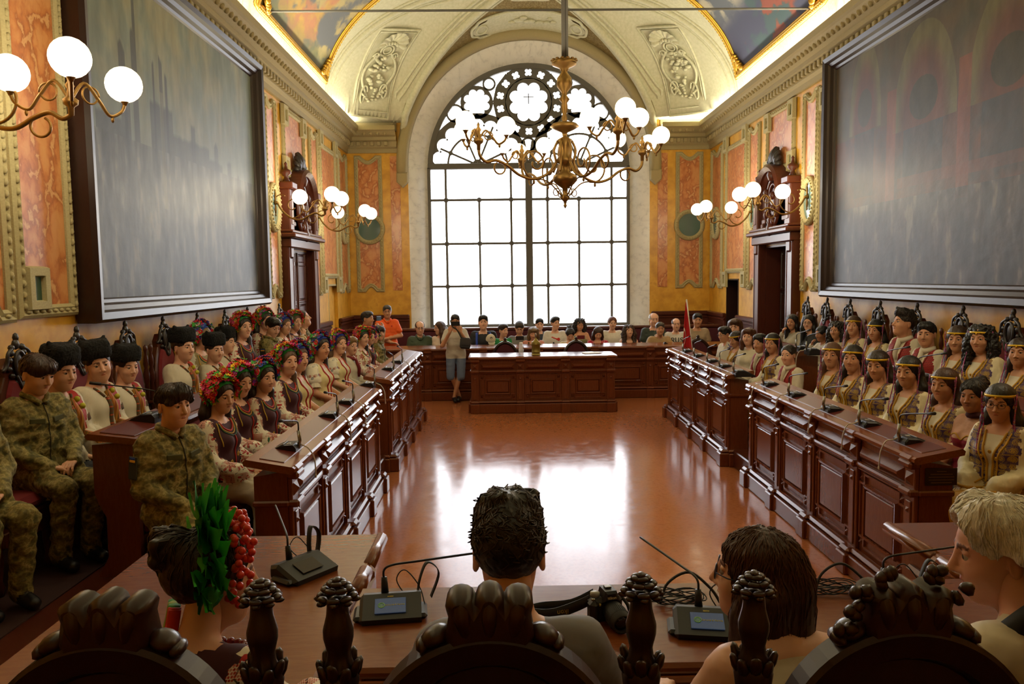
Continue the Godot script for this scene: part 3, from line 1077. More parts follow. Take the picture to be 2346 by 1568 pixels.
func door_case(w: Node3D, sd: int) -> void:
	var f := func(z: float, y: float, d: float) -> Vector3: return V(sd * (HW - d), y, z)
	var o := snode("door_1" if sd < 0 else "door_2", "carved walnut door case with arched pediment in the %s wall" % ("left" if sd < 0 else "right"))
	# local frame: x along the wall, y up, z out of the wall
	var B := Basis(Vector3(0, 0, sd), Vector3.UP, Vector3(-sd, 0, 0))
	var X := Transform3D(B, V(sd * HW, 0, -13.9))
	var s := S()
	for m in [-1, 1]:
		box(s, V(m * 0.86, 1.6, 0.06), V(0.3, 2.46, 0.16), 0.015)
		box(s, V(m * 0.86, 0.62, 0.09), V(0.34, 0.5, 0.2), 0.015)
		box(s, V(m * 0.73, 1.6, 0.12), V(0.05, 2.4, 0.06), 0.01)
		box(s, V(m * 0.97, 1.6, 0.12), V(0.05, 2.4, 0.06), 0.01)
		box(s, V(m * 0.86, 2.7, 0.12), V(0.2, 0.2, 0.1), 0.03)
	put(s, "door_jamb", M.walnut, o, X)
	s = S()
	box(s, V(0, 2.86, 0.08), V(2.04, 0.16, 0.22), 0.02)
	box(s, V(0, 2.98, 0.12), V(2.14, 0.08, 0.32), 0.02)
	box(s, V(0, 3.05, 0.1), V(2.06, 0.05, 0.26), 0.015)
	put(s, "lintel", M.walnut, o, X)
	# overdoor: panel between two piers, arch on top
	s = S()
	box(s, V(0, 3.38, 0.04), V(1.5, 0.66, 0.1), 0.01)
	for m in [-1, 1]:
		box(s, V(m * 0.84, 3.4, 0.08), V(0.24, 0.7, 0.2), 0.02)
		box(s, V(m * 0.84, 3.4, 0.16), V(0.14, 0.5, 0.06), 0.02)
		box(s, V(m * 0.84, 3.8, 0.1), V(0.32, 0.12, 0.28), 0.02)
		box(s, V(m * 0.58, 3.7, 0.1), V(0.3, 0.2, 0.18), 0.03)
		box(s, V(m * 0.52, 3.2, 0.1), V(0.2, 0.1, 0.06), 0.02)
		box(s, V(m * 0.62, 3.12, 0.1), V(0.14, 0.1, 0.06), 0.02)
	put(s, "overdoor_panel", M.walnut, o, X)
	s = S()
	var P := []
	for i in 25:
		var a := PI * i / 24
		P.append(V(-cos(a) * 0.52, 3.62 + sin(a) * 0.46, 0.0))
	sweep(s, P, [Vector2(-0.09, 0), Vector2(-0.09, 0.26), Vector2(-0.04, 0.3), Vector2(0.03, 0.24), Vector2(0.03, 0.2), Vector2(0.09, 0.14), Vector2(0.09, 0)], Vector3.BACK, false)
	var fill := [Vector2(-0.5, 3.0), Vector2(0.5, 3.0)]
	for i in 13: fill.append(Vector2(cos(PI * i / 12) * 0.5, 3.62 + sin(PI * i / 12) * 0.44))
	ext(s, fill, 0, 0.09, Transform3D.IDENTITY, 0.0)
	put(s, "arched_pediment", M.walnut, o, X)
	# oval cartouche
	s = S()
	for r in [[0.3, 0.42, 0.035], [0.22, 0.33, 0.025]]:
		var l := []
		for i in 28: l.append(V(cos(TAU * i / 28) * r[0], 3.5 + sin(TAU * i / 28) * r[1], 0.13))
		tube(s, l, r[2], 6, true)
	ball(s, V(0, 3.5, 0.1), V(0.18, 0.28, 0.07), 14)
	for q in [[0, 3.98, 0.09], [0, 3.06, 0.09], [0.27, 3.7, 0.06], [-0.27, 3.7, 0.06], [0.25, 3.3, 0.06], [-0.25, 3.3, 0.06], [0, 3.2, 0.07], [0.1, 3.16, 0.05], [-0.1, 3.16, 0.05], [0.06, 3.62, 0.06], [-0.07, 3.42, 0.06], [0.08, 3.4, 0.05]]:
		ball(s, V(q[0], q[1], 0.16), V(q[2], q[2] * 1.3, q[2]), 8)
	ball(s, V(0, 3.02, 0.16), V(0.13, 0.12, 0.1), 10)
	put(s, "oval_cartouche", M.walnut, o, X)
	# carved plume on top and turned finials
	s = S()
	for k in 9:
		var a := lerpf(0.15, PI - 0.15, k / 8.0)
		tube(s, spline([V(cos(a) * 0.06, 4.1, 0.1), V(cos(a) * 0.2, 4.12 + sin(a) * 0.2, 0.14), V(cos(a) * 0.26, 4.12 + sin(a) * 0.36, 0.08)], 4), [0.03, 0.04, 0.05, 0.055, 0.06, 0.055, 0.05, 0.04, 0.02], 6)
	ball(s, V(0, 4.14, 0.16), V(0.09, 0.08, 0.07), 10)
	put(s, "carved_plume", M.crest, o, X)
	for m in [-1, 1]:
		s = S()
		lathe(s, [Vector2(0, 3.86), Vector2(0.07, 3.86), Vector2(0.04, 3.92), Vector2(0.03, 3.95), Vector2(0.09, 4.0), Vector2(0.08, 4.05), Vector2(0.03, 4.08), Vector2(0.02, 4.14), Vector2(0.03, 4.16), Vector2(0, 4.2)], 12, Transform3D(Basis.IDENTITY, V(m * 0.84, 0, 0.1)))
		put(s, "finial", M.walnut, o, X)
	s = S()
	for m in [-1, 1]: box(s, V(m * 0.69, 1.38, -0.21), V(0.03, 2.74, 0.44))
	box(s, V(0, 2.74, -0.21), V(1.4, 0.03, 0.44))
	put(s, "door_lining", M.walnut, o, X)
	# door leaves: closed panelled leaves on the left, a deep-set leaf on the right
	var dz := -0.06 if sd < 0 else -0.3
	for m in [-1, 1]:
		s = S()
		box(s, V(m * 0.35, 1.56, dz), V(0.69, 2.36, 0.06), 0.008)
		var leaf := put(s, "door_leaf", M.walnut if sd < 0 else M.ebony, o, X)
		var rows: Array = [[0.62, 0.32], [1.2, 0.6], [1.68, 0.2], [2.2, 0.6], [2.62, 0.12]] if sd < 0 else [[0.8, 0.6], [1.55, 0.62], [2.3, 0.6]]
		for r in rows:
			s = S()
			box(s, V(m * 0.35, r[0], dz + 0.04), V(0.44, r[1], 0.03), 0.02)
			sweep(s, [V(m * 0.35 - 0.26, r[0] - r[1] / 2 - 0.04, dz + 0.03), V(m * 0.35 + 0.26, r[0] - r[1] / 2 - 0.04, dz + 0.03), V(m * 0.35 + 0.26, r[0] + r[1] / 2 + 0.04, dz + 0.03), V(m * 0.35 - 0.26, r[0] + r[1] / 2 + 0.04, dz + 0.03)], [Vector2(-0.025, 0), Vector2(-0.01, 0.03), Vector2(0.015, 0.03), Vector2(0.025, 0)], Vector3.BACK, true)
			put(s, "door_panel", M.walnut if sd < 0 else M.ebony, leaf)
		if m > 0:
			s = S()
			ball(s, V(0.06, 1.35, dz + 0.08), V(0.03, 0.03, 0.03), 10)
			lathe(s, [Vector2(0.012, 0), Vector2(0.012, 0.07)], 8, Transform3D(Basis(Vector3.RIGHT, PI / 2), V(0.06, 1.35, dz + 0.01)))
			put(s, "door_knob", M.brass, leaf)

# ring plate in the window plane: inner outline ri(angle), outer radius ro, thickness
func plate(s: SurfaceTool, c: Vector3, ri: Callable, ro: Callable, a0: float, a1: float, n: int, th := 0.07) -> void:
	for i in n:
		var a := lerpf(a0, a1, float(i) / n)
		var b := lerpf(a0, a1, float(i + 1) / n)
		var A := V(cos(a), sin(a), 0)
		var B := V(cos(b), sin(b), 0)
		var h := V(0, 0, th / 2)
		var ia: float = ri.call(a); var ib: float = ri.call(b)
		var oa: float = ro.call(a); var ob: float = ro.call(b)
		flat(s)
		quad(s, c + A * ia + h, c + A * oa + h, c + B * ob + h, c + B * ib + h)
		quad(s, c + A * ia - h, c + B * ib - h, c + B * ob - h, c + A * oa - h)
		quad(s, c + A * ia - h, c + A * ia + h, c + B * ib + h, c + B * ib - h)
		quad(s, c + A * oa - h, c + B * ob - h, c + B * ob + h, c + A * oa + h)

func foil(n: int, rc: float, rl: float, off := 0.0) -> Callable:
	# outline of n lobes of radius rl set on a circle rc
	return func(a: float) -> float:
		var st := TAU / n
		var d := fposmod(a - off + st / 2, st) - st / 2
		var q := rl * rl - pow(rc * sin(d), 2.0)
		return rc * cos(d) + sqrt(maxf(q, 0.0))

func great_window() -> void:
	var zc := ZB - 0.36
	var w := snode("window_1", "great arched window with iron tracery and a rose")
	var k := func(r: float) -> Callable: return func(_a: float) -> float: return r
	var s := S()
	plate(s, V(0, 4.9, zc), k.call(2.3), k.call(2.46), 0, PI, 64, 0.12)
	put(s, "arch_frame", M.iron, w)
	# rose
	var rc := V(0.02, 6.42, zc)
	s = S()
	plate(s, rc, foil(8, 0.335, 0.14, PI / 8), k.call(0.56), 0, TAU, 128)
	put(s, "rose_ring", M.iron, w)
	var n := 14
	var qf := foil(4, 0.056, 0.0405, PI / 4)
	for i in n:
		var a := PI / 2 + TAU * i / n
		var st := TAU / n
		var c := rc + V(cos(a), sin(a), 0) * 0.69
		# wedge cell bounded by radii 0.55 and 0.86
		var corner := []
		for e in [[-0.5, 0.55], [0.5, 0.55], [0.5, 0.86], [-0.5, 0.86]]:
			var aa: float = a + e[0] * st
			corner.append(Vector2(cos(aa), sin(aa)) * e[1] - Vector2(cos(a), sin(a)) * 0.69)
		var ro := func(t: float) -> float:
			var d := Vector2(cos(t), sin(t))
			for q in 4:
				var hit = Geometry2D.segment_intersects_segment(Vector2.ZERO, d * 2.0, corner[q], corner[(q + 1) % 4])
				if hit != null: return (hit as Vector2).length()
			return 0.1
		s = S()
		plate(s, c, func(t: float) -> float: return qf.call(t - a), ro, 0, TAU, 48)
		put(s, "quatrefoil", M.iron, w)
	# the small cross hanging in the rose
	s = S()
	box(s, rc + V(0, 0.08, 0), V(0.025, 0.25, 0.03), 0.004)
	box(s, rc + V(0, 0.12, 0), V(0.25, 0.02, 0.03), 0.004)
	put(s, "rose_cross", M.iron, w)
	for sd in [-1, 1]:
		var c := V(sd * 1.22, 6.42, zc)
		s = S()
		plate(s, c, foil(8, 0.228, 0.094, PI / 8), k.call(0.39), 0, TAU, 96)
		put(s, "foil_ring", M.iron, w)
		for q in [[0.92, 6.85, 0.115], [1.74, 6.17, 0.175]]:
			s = S()
			plate(s, V(sd * q[0], q[1], zc), k.call(q[2]), k.call(q[2] + 0.045), 0, TAU, 32)
			put(s, "circle_ring", M.iron, w)
		# great half rosette
		c = V(sd * 1.22, 4.95, zc)
		s = S()
		plate(s, c, foil(18, 0.93, 0.166, PI / 18), k.call(1.22), 0, PI, 120)
		for i in range(1, 9): ball(s, c + V(cos(PI * i / 9), sin(PI * i / 9), 0) * 0.945, V(0.028, 0.028, 0.03), 8)
		put(s, "half_rosette", M.iron, w)
		s = S()
		plate(s, c, k.call(0.69), k.call(0.735), 0, PI, 40, 0.05)
		for a in [0.42, 1.17, PI - 1.17, PI - 0.42]:
			box(s, c + V(cos(a), sin(a), 0) * 0.5, V(0.95, 0.045, 0.05), 0.006, Basis(Vector3.BACK, a))
			ball(s, c + V(cos(a), sin(a), 0) * 0.71, V(0.06, 0.06, 0.035), 8)
		plate(s, c, k.call(0.07), k.call(0.13), 0, PI, 16, 0.06)
		put(s, "rosette_spokes", M.iron, w)
		# web between the rose and the rim
		s = S()
		box(s, V(sd * 0.06, 5.2, zc), V(0.07, 0.62, 0.06), 0.01, Basis(Vector3.BACK, sd * -0.16))
		put(s, "stem_bar", M.iron, w)
	s = S()
	plate(s, V(0, 5.42, zc), k.call(0.13), k.call(0.18), 0, TAU, 32)
	put(s, "circle_ring", M.iron, w)
	# transom and mullions
	s = S()
	box(s, V(0, 4.92, zc), V(4.86, 0.14, 0.14), 0.015)
	put(s, "transom", M.iron, w)
	var ys := [4.12, 3.07, 2.04]
	for y in ys:
		s = S()
		box(s, V(0, y, zc), V(4.84, 0.055, 0.08), 0.01)
		for x in [-2.0, -1.2, -0.43, 0.45, 1.21, 2.0]:
			ball(s, V(x, y, zc), V(0.065, 0.065, 0.045), 8)
		put(s, "glazing_bar", M.iron, w)
	for x in [-2.41, 2.41]:
		s = S()
		box(s, V(x, 2.95, zc), V(0.1, 3.9, 0.14), 0.012)
		put(s, "frame_post", M.iron, w)
	s = S()
	box(s, V(0.0, 3.0, zc), V(0.17, 4.0, 0.16), 0.015)
	put(s, "centre_post", M.iron, w)
	for x in [-2.0, -0.43, 0.45, 2.0]:
		s = S()
		box(s, V(x, 3.0, zc), V(0.055, 3.9, 0.08), 0.01)
		put(s, "mullion", M.iron, w)
	for x in [-1.2, 1.21]:
		s = S()
		box(s, V(x, 2.55, zc), V(0.05, 3.1, 0.08), 0.01)
		put(s, "mullion", M.iron, w)
	s = S()
	box(s, V(0, 1.06, zc), V(4.86, 0.1, 0.12), 0.012)
	put(s, "bottom_rail", M.iron, w)
	# panes
	var rows := [[4.12, 4.85, [-2.36, -2.0, -0.43, -0.08, 0.08, 0.45, 2.0, 2.36]], [3.07, 4.12, []], [2.04, 3.07, []], [1.1, 2.04, []]]
	for r in rows:
		var xs: Array = r[2] if r[2] else [-2.36, -2.0, -1.2, -0.43, -0.08, 0.08, 0.45, 1.21, 2.0, 2.36]
		for i in xs.size() - 1:
			if absf(xs[i] + 0.08) < 0.01: continue
			s = S()
			box(s, V((xs[i] + xs[i + 1]) / 2, (r[0] + r[1]) / 2, zc), V(xs[i + 1] - xs[i], r[1] - r[0], 0.006))
			put(s, "pane", M.pane, w)
	s = S()
	var poly := []
	for i in 33: poly.append(Vector2(cos(PI * i / 32) * 2.32, 4.95 + sin(PI * i / 32) * 2.32))
	ext(s, poly, -0.003, 0.003, T3(V(0, 0, zc)))
	put(s, "arch_pane", M.pane, w)

func paintings() -> void:
	# the two great canvases on the long walls
	for sd in [-1, 1]:
		var o := thing("wall_painting", "huge dark framed painting of a misty city with towers" if sd < 0 else "huge dark framed painting of a red interior with arches", "painting", V(sd * (HW - 0.02), 0, -9.17))
		var B := Basis(Vector3(0, 0, sd), Vector3.UP, Vector3(-sd, 0, 0))
		var X := Transform3D(B, Vector3.ZERO)
		var s := S()
		var w := 2.48
		var P := [V(-w, 1.89, 0), V(w, 1.89, 0), V(w, 5.37, 0), V(-w, 5.37, 0)]
		sweep(s, P, [Vector2(0, 0), Vector2(0, 0.16), Vector2(-0.03, 0.2), Vector2(-0.09, 0.19), Vector2(-0.11, 0.15), Vector2(-0.15, 0.13), Vector2(-0.17, 0.09), Vector2(-0.2, 0.08), Vector2(-0.22, 0.05), Vector2(-0.22, 0)], Vector3.BACK, true)
		put(s, "frame", M.ebony, o, X)
		s = S()
		quv(s, [V(-w + 0.2, 5.17, 0.06), V(w - 0.2, 5.17, 0.06), V(w - 0.2, 2.09, 0.06), V(-w + 0.2, 2.09, 0.06)])
		var im := city_image() if sd < 0 else hall_image()
		var m := StandardMaterial3D.new()
		m.albedo_texture = img_tex(im)
		m.roughness = 0.45
		m.metallic_specular = 0.4
		m.normal_enabled = true
		m.normal_texture = nmap(0.03, 2.0, 6, 512)
		m.normal_scale = 0.12
		put(s, "canvas", m, o, X)
	# ceiling paintings in gilt frames
	for sd in [-1, 1]:
		var o := thing("ceiling_painting", "gilt framed ceiling painting of pink and yellow draped figures and clouds" if sd < 0 else "gilt framed ceiling painting of red and blue draped figures below clouds", "painting", V(sd * 4.2, 6.2, -14.0))
		var org := o.position
		var at := func(u: float, v: float, l: float) -> Vector3:
			# u along the wall (0 far, 1 near), v up the vault
			var x: float = sd * HW * cos(lerpf(0.16, 1.05, v))
			var z := lerpf(-16.26 + 0.75 * v, -11.86, u)
			return V(x, pav(x, z), z) + ceil_n(x, z) * l - org
		var s := S()
		soft(s)
		var nu := 30
		var nv := 24
		for i in nu:
			for k in nv:
				var q := []
				for e in [[0, 0], [1, 0], [1, 1], [0, 1]]:
					var u := float(i + e[0]) / nu
					var v := float(k + e[1]) / nv
					q.append([at.call(u, v, 0.02), Vector2(u if sd > 0 else 1 - u, 1 - v)])
				for e in [0, 1, 2, 0, 2, 3]:
					s.set_uv(q[e][1])
					s.add_vertex(q[e][0])
		var m := StandardMaterial3D.new()
		m.albedo_texture = img_tex(sky_image(sd))
		m.roughness = 0.7
		put(s, "canvas", m, o)
		s = S()
		for off in [[0.0, 0.05], [0.018, 0.03], [-0.018, 0.025]]:
			var loop := []
			for i in 30: loop.append(at.call(off[0] + i / 30.0 * (1 - 2 * off[0]), off[0], 0.035))
			for i in 24: loop.append(at.call(1 - off[0], i / 24.0, 0.035))
			for i in 30: loop.append(at.call(1 - i / 30.0, 1.0, 0.035))
			for i in 24: loop.append(at.call(off[0], 1 - i / 24.0, 0.035))
			tube(s, loop, off[1], 6, true)
		put(s, "gilt_frame", M.gilt, o)
		# carved twist along the frame and foliage at the corners
		s = S()
		for i in 60:
			ball(s, at.call(i / 60.0, -0.012, 0.05), V(0.035, 0.03, 0.05), 6, Basis(Vector3.UP, 0.6))
		for i in 40:
			ball(s, at.call(-0.01, i / 40.0, 0.05), V(0.04, 0.035, 0.035), 6)
		put(s, "carved_border", M.gilt, o)
		s = S()
		var rng := RandomNumberGenerator.new()
		rng.seed = 9
		for cu in [0.02, 0.98]:
			for k in 30:
				var t := rng.randf()
				var u: float = cu + (t * 0.075) * (1 if cu < 0.5 else -1) + rng.randf_range(-0.008, 0.008)
				var v := 0.13 * (1 - t) + rng.randf_range(0.0, 0.03)
				var r := rng.randf_range(0.03, 0.07)
				ball(s, at.call(u, v, 0.06), V(r, r * 0.7, r * 1.2), 7, Basis(Vector3.UP, rng.randf() * PI))
		put(s, "corner_foliage", M.gilt, o)

func fbm(n: FastNoiseLite, x: float, y: float) -> float:
	return n.get_noise_2d(x, y)

func city_image() -> Image:
	var W := 640
	var H := 410
	var im := Image.create(W, H, false, Image.FORMAT_RGB8)
	var n := FastNoiseLite.new()
	n.seed = 3
	n.frequency = 0.012
	n.fractal_octaves = 5
	# far (right in the picture) to near; x = 0 is the near end on the left wall
	var tow := [[0.04, 0.14, 0.44], [0.14, 0.165, 0.2], [0.155, 0.18, 0.32], [0.2, 0.215, 0.14], [0.215, 0.23, -0.1], [0.28, 0.4, 0.34], [0.3, 0.31, 0.2], [0.33, 0.345, 0.17], [0.36, 0.37, 0.22], [0.4, 0.62, 0.42], [0.5, 0.53, 0.36], [0.62, 0.72, 0.46], [0.66, 0.69, 0.38], [0.72, 0.9, 0.54], [0.76, 0.79, 0.44], [0.84, 0.86, 0.48], [0.9, 1.0, 0.62], [0.0, 0.2, 0.5]]
	for j in H:
		for i in W:
			var u := float(i) / W
			var v := float(j) / H
			var k := n.get_noise_2d(i, j * 0.7)
			var k2 := n.get_noise_2d(i * 3.0 + 500, j * 0.8)
			var c := Color(0.44, 0.47, 0.42).lerp(Color(0.62, 0.58, 0.42), clampf(0.5 + k * 1.2 - absf(u - 0.4), 0, 1))
			c = c.lerp(Color(0.36, 0.39, 0.40), clampf(v * 1.1 + k * 0.3, 0, 1))
			var e := n.get_noise_2d(i * 2.0, 900.0) * 0.012
			for t in tow:
				if u > t[0] + e and u < t[1] + e:
					var top: float = t[2] + (absf(u - (t[0] + t[1]) / 2) * 1.5 if t[1] - t[0] < 0.03 else 0.0) + k2 * 0.01
					if v > top:
						c = c.lerp(Color(0.17, 0.17, 0.19), clampf((v - top) * 40.0, 0, 0.62))
			if v > 0.5:
				c = c.lerp(Color(0.30, 0.30, 0.30) * (1.0 + k2 * 0.7), 0.75)
				if k2 > 0.22 and v > 0.55: c = c.lerp(Color(0.48, 0.44, 0.37), clampf((k2 - 0.22) * 2.2, 0, 0.4))
			if u > 0.33 and u < 0.35 and v > 0.3 and v < 0.7: c = c.lerp(Color(0.6, 0.55, 0.4), 0.3)
			c = c * (0.95 + 0.16 * k2)
			im.set_pixel(i, j, Color(c.r, c.g, c.b))
	return im

func hall_image() -> Image:
	var W := 640
	var H := 410
	var im := Image.create(W, H, false, Image.FORMAT_RGB8)
	var n := FastNoiseLite.new()
	n.seed = 11
	n.frequency = 0.01
	n.fractal_octaves = 5
	# on the right wall the far end is at x = 0
	var arches := [[0.2, 0.32, 0.1], [0.52, 0.38, 0.15], [0.86, 0.38, 0.15]]
	for j in H:
		for i in W:
			var u := float(i) / W
			var v := float(j) / H
			var k := n.get_noise_2d(i, j)
			var k2 := n.get_noise_2d(i * 2.5 + 300, j * 0.9)
			var c := Color(0.34, 0.22, 0.17).lerp(Color(0.24, 0.22, 0.22), clampf(0.4 + k * 1.5, 0, 1))
			if v < 0.35: c = c.lerp(Color(0.28, 0.27, 0.18), 0.6)
			for a in arches:
				var d := Vector2((u - a[0]) / a[2], (v - a[1]) / 0.36)
				if d.length() < 1.0 and v < a[1] + 0.02:
					c = Color(0.33, 0.20, 0.15).lerp(Color(0.36, 0.33, 0.21), clampf((d.length() - 0.6) * 4, 0, 1))
					if Vector2(d.x * 1.8, (v - a[1] + 0.08) / 0.1).length() < 0.8: c = Color(0.22, 0.2, 0.15)
				elif absf(d.x) < 0.62 and v >= a[1] + 0.02 and v < 0.62:
					c = c.lerp(Color(0.18, 0.2, 0.22), 0.55)
			for st in [0.36, 0.7, 0.98]:
				if absf(u - st) < 0.025 and v > 0.22 and v < 0.7: c = c.lerp(Color(0.46, 0.24, 0.17), 0.65)
			if absf(v - 0.6) < 0.02 and u > 0.4: c = c.lerp(Color(0.42, 0.22, 0.17), 0.5)
			if v > 0.66:
				c = c.lerp(Color(0.22, 0.22, 0.23) * (1.0 + k2 * 0.6), 0.75)
				if k2 > 0.25: c = c.lerp(Color(0.46, 0.42, 0.36), clampf((k2 - 0.25) * 2.2, 0, 0.45))
			c = c * (0.95 + 0.2 * k2)
			im.set_pixel(i, j, Color(c.r, c.g, c.b))
	return im

func sky_image(sd: int) -> Image:
	var W := 256
	var im := Image.create(W, W, false, Image.FORMAT_RGB8)
	var n := FastNoiseLite.new()
	n.seed = 30 + sd
	n.frequency = 0.014
	n.fractal_octaves = 5
	n.domain_warp_enabled = true
	n.domain_warp_amplitude = 30.0
	n.domain_warp_frequency = 0.01
	for j in W:
		for i in W:
			var u := float(i) / W
			var v := float(j) / W
			var k := n.get_noise_2d(i, j)
			var k2 := n.get_noise_2d(i + 700, j)
			var k3 := n.get_noise_2d(i * 0.8, j * 0.8 + 1400)
			var c: Color
			if sd < 0:
				c = Color(0.45, 0.47, 0.5).lerp(Color(0.78, 0.72, 0.5), smoothstep(-0.1, 0.25, k))
				var fig := smoothstep(0.0, 0.12, 0.24 - absf(u - 0.42 - 0.2 * (v - 0.7)) + k2 * 0.3)
				c = c.lerp(Color(0.82, 0.55, 0.4).lerp(Color(0.86, 0.68, 0.32), smoothstep(-0.1, 0.1, k3)), fig * 0.85)
				if v > 0.78: c = c.lerp(Color(0.45, 0.46, 0.3), smoothstep(0.78, 0.95, v + k2 * 0.1) * (1 - fig * 0.5))
			else:
				c = Color(0.4, 0.43, 0.48).lerp(Color(0.76, 0.74, 0.66), smoothstep(-0.05, 0.2, k) * smoothstep(0.75, 0.5, v))
				if v > 0.55: c = c.lerp(Color(0.25, 0.27, 0.4), smoothstep(0.55, 0.7, v))
				var fig := smoothstep(0.0, 0.1, 0.24 - absf(u - 0.6 + 0.25 * (v - 0.7)) + k2 * 0.3)
				c = c.lerp(Color(0.62, 0.28, 0.18).lerp(Color(0.24, 0.36, 0.38), smoothstep(-0.06, 0.1, k3 + (u - 0.55) * -0.5)), fig * 0.9)
			im.set_pixel(i, j, Color(c.r * 0.8, c.g * 0.78, c.b * 0.76))
	return im

# ---------------------------------------------------------------- desks
func cached(key: String, make: Callable) -> ArrayMesh:
	if not mcache.has(key):
		var s := S()
		make.call(s)
		mcache[key] = mesh(s)
	return mcache[key]

func pyramid(s: SurfaceTool, c: Vector3, r: float, h: float) -> void:
	flat(s)
	var q := [c + V(-r, -r, 0), c + V(r, -r, 0), c + V(r, r, 0), c + V(-r, r, 0)]
	for k in 4: tri(s, q[k], c + V(0, 0, h), q[(k + 1) % 4])

# panelled desk front in the plane z = 0 facing +z; x from -L/2 to L/2
func desk_front(o: Node3D, L: float, H: float, nb: int, pw := 0.13) -> void:
	var k := "%.2f_%.2f_%d_" % [L, H, nb]
	var bw := (L - pw) / nb
	var y1 := H - 0.26
	var pil := cached("pil" + k, func(s: SurfaceTool):
		box(s, V(0, H * 0.5 + 0.06, 0.015), V(pw, H - 0.16, 0.03), 0.006)
		box(s, V(0, y1 * 0.5 + 0.09, 0.034), V(pw * 0.5, y1 - 0.26, 0.012), 0.005)
		box(s, V(0, 0.08, 0.06), V(pw + 0.03, 0.16, 0.12), 0.01)
		box(s, V(0, 0.18, 0.05), V(pw + 0.02, 0.045, 0.1), 0.02)
		box(s, V(0, y1 + 0.02, 0.035), V(pw + 0.02, 0.05, 0.075), 0.014)
		box(s, V(0, H - 0.06, 0.035), V(pw + 0.03, 0.05, 0.08), 0.015)
		pyramid(s, V(0, H - 0.155, 0.03), 0.042, 0.03)
		pyramid(s, V(0, y1 - 0.1, 0.03), 0.03, 0.024))
	for i in nb + 1:
		inst(pil, "pilaster", M.desk, o, T3(V(-L / 2 + pw / 2 + i * bw, 0, 0)))
	var w := bw - pw
	var fr := cached("frz" + k, func(s: SurfaceTool):
		ext(s, [Vector2(-w / 2 + 0.03, -0.05), Vector2(w / 2 - 0.03, -0.05), Vector2(w / 2 - 0.03, 0.05), Vector2(-w / 2 + 0.03, 0.05)], 0.0, 0.045, T3(V(0, H - 0.155, 0)), 0.04))
	var run := cached("run" + k, func(s: SurfaceTool):
		box(s, V(0, y1 + 0.02, 0.02), V(w + 0.02, 0.035, 0.05), 0.012)
		box(s, V(0, y1 - 0.01, 0.012), V(w + 0.02, 0.02, 0.026), 0.006))
	var bas := cached("bas" + k, func(s: SurfaceTool):
		box(s, V(0, 0.08, 0.045), V(w + 0.04, 0.15, 0.09), 0.008)
		box(s, V(0, 0.18, 0.035), V(w + 0.04, 0.04, 0.07), 0.018))
	var pan := cached("pan" + k, func(s: SurfaceTool):
		var hh := y1 - 0.3
		var yc := y1 / 2 + 0.1
		var e := 0.07
		# eared frame
		var a := w / 2 - 0.02
		var b := hh / 2 + 0.01
		var P := []
		for q in [[-a, -b + e], [-a + e, -b + e], [-a + e, -b], [a - e, -b], [a - e, -b + e], [a, -b + e], [a, b - e], [a - e, b - e], [a - e, b], [-a + e, b], [-a + e, b - e], [-a, b - e]]:
			P.append(V(q[0], yc + q[1], 0))
		sweep(s, P, [Vector2(-0.012, 0), Vector2(-0.008, 0.016), Vector2(0.008, 0.016), Vector2(0.012, 0)], Vector3.BACK, true)
		for q in [[-1, -1], [1, -1], [1, 1], [-1, 1]]:
			pyramid(s, V(q[0] * (a - e * 0.45), yc + q[1] * (b - e * 0.45) - q[1] * e * 0.0, 0.0), e * 0.34, 0.03))
	var fld := cached("fld" + k, func(s: SurfaceTool):
		var hh := y1 - 0.3
		var yc := y1 / 2 + 0.1
		var a := w / 2 - 0.13
		var b := hh / 2 - 0.09
		box(s, V(0, yc, 0.012), V(a * 2, b * 2, 0.03), 0.012)
		sweep(s, [V(-a - 0.02, yc - b - 0.02, 0), V(a + 0.02, yc - b - 0.02, 0), V(a + 0.02, yc + b + 0.02, 0), V(-a - 0.02, yc + b + 0.02, 0)], [Vector2(-0.016, 0), Vector2(-0.012, 0.03), Vector2(0.004, 0.034), Vector2(0.016, 0)], Vector3.BACK, true))
	for i in nb:
		var t := T3(V(-L / 2 + pw / 2 + (i + 0.5) * bw, 0, 0))
		inst(fr, "frieze_block", M.desk, o, t)
		inst(run, "cornice_strip", M.desk, o, t)
		inst(bas, "base_moulding", M.desk, o, t)
		inst(pan, "panel_frame", M.desk, o, t)
		inst(fld, "raised_panel", M.desk, o, t)

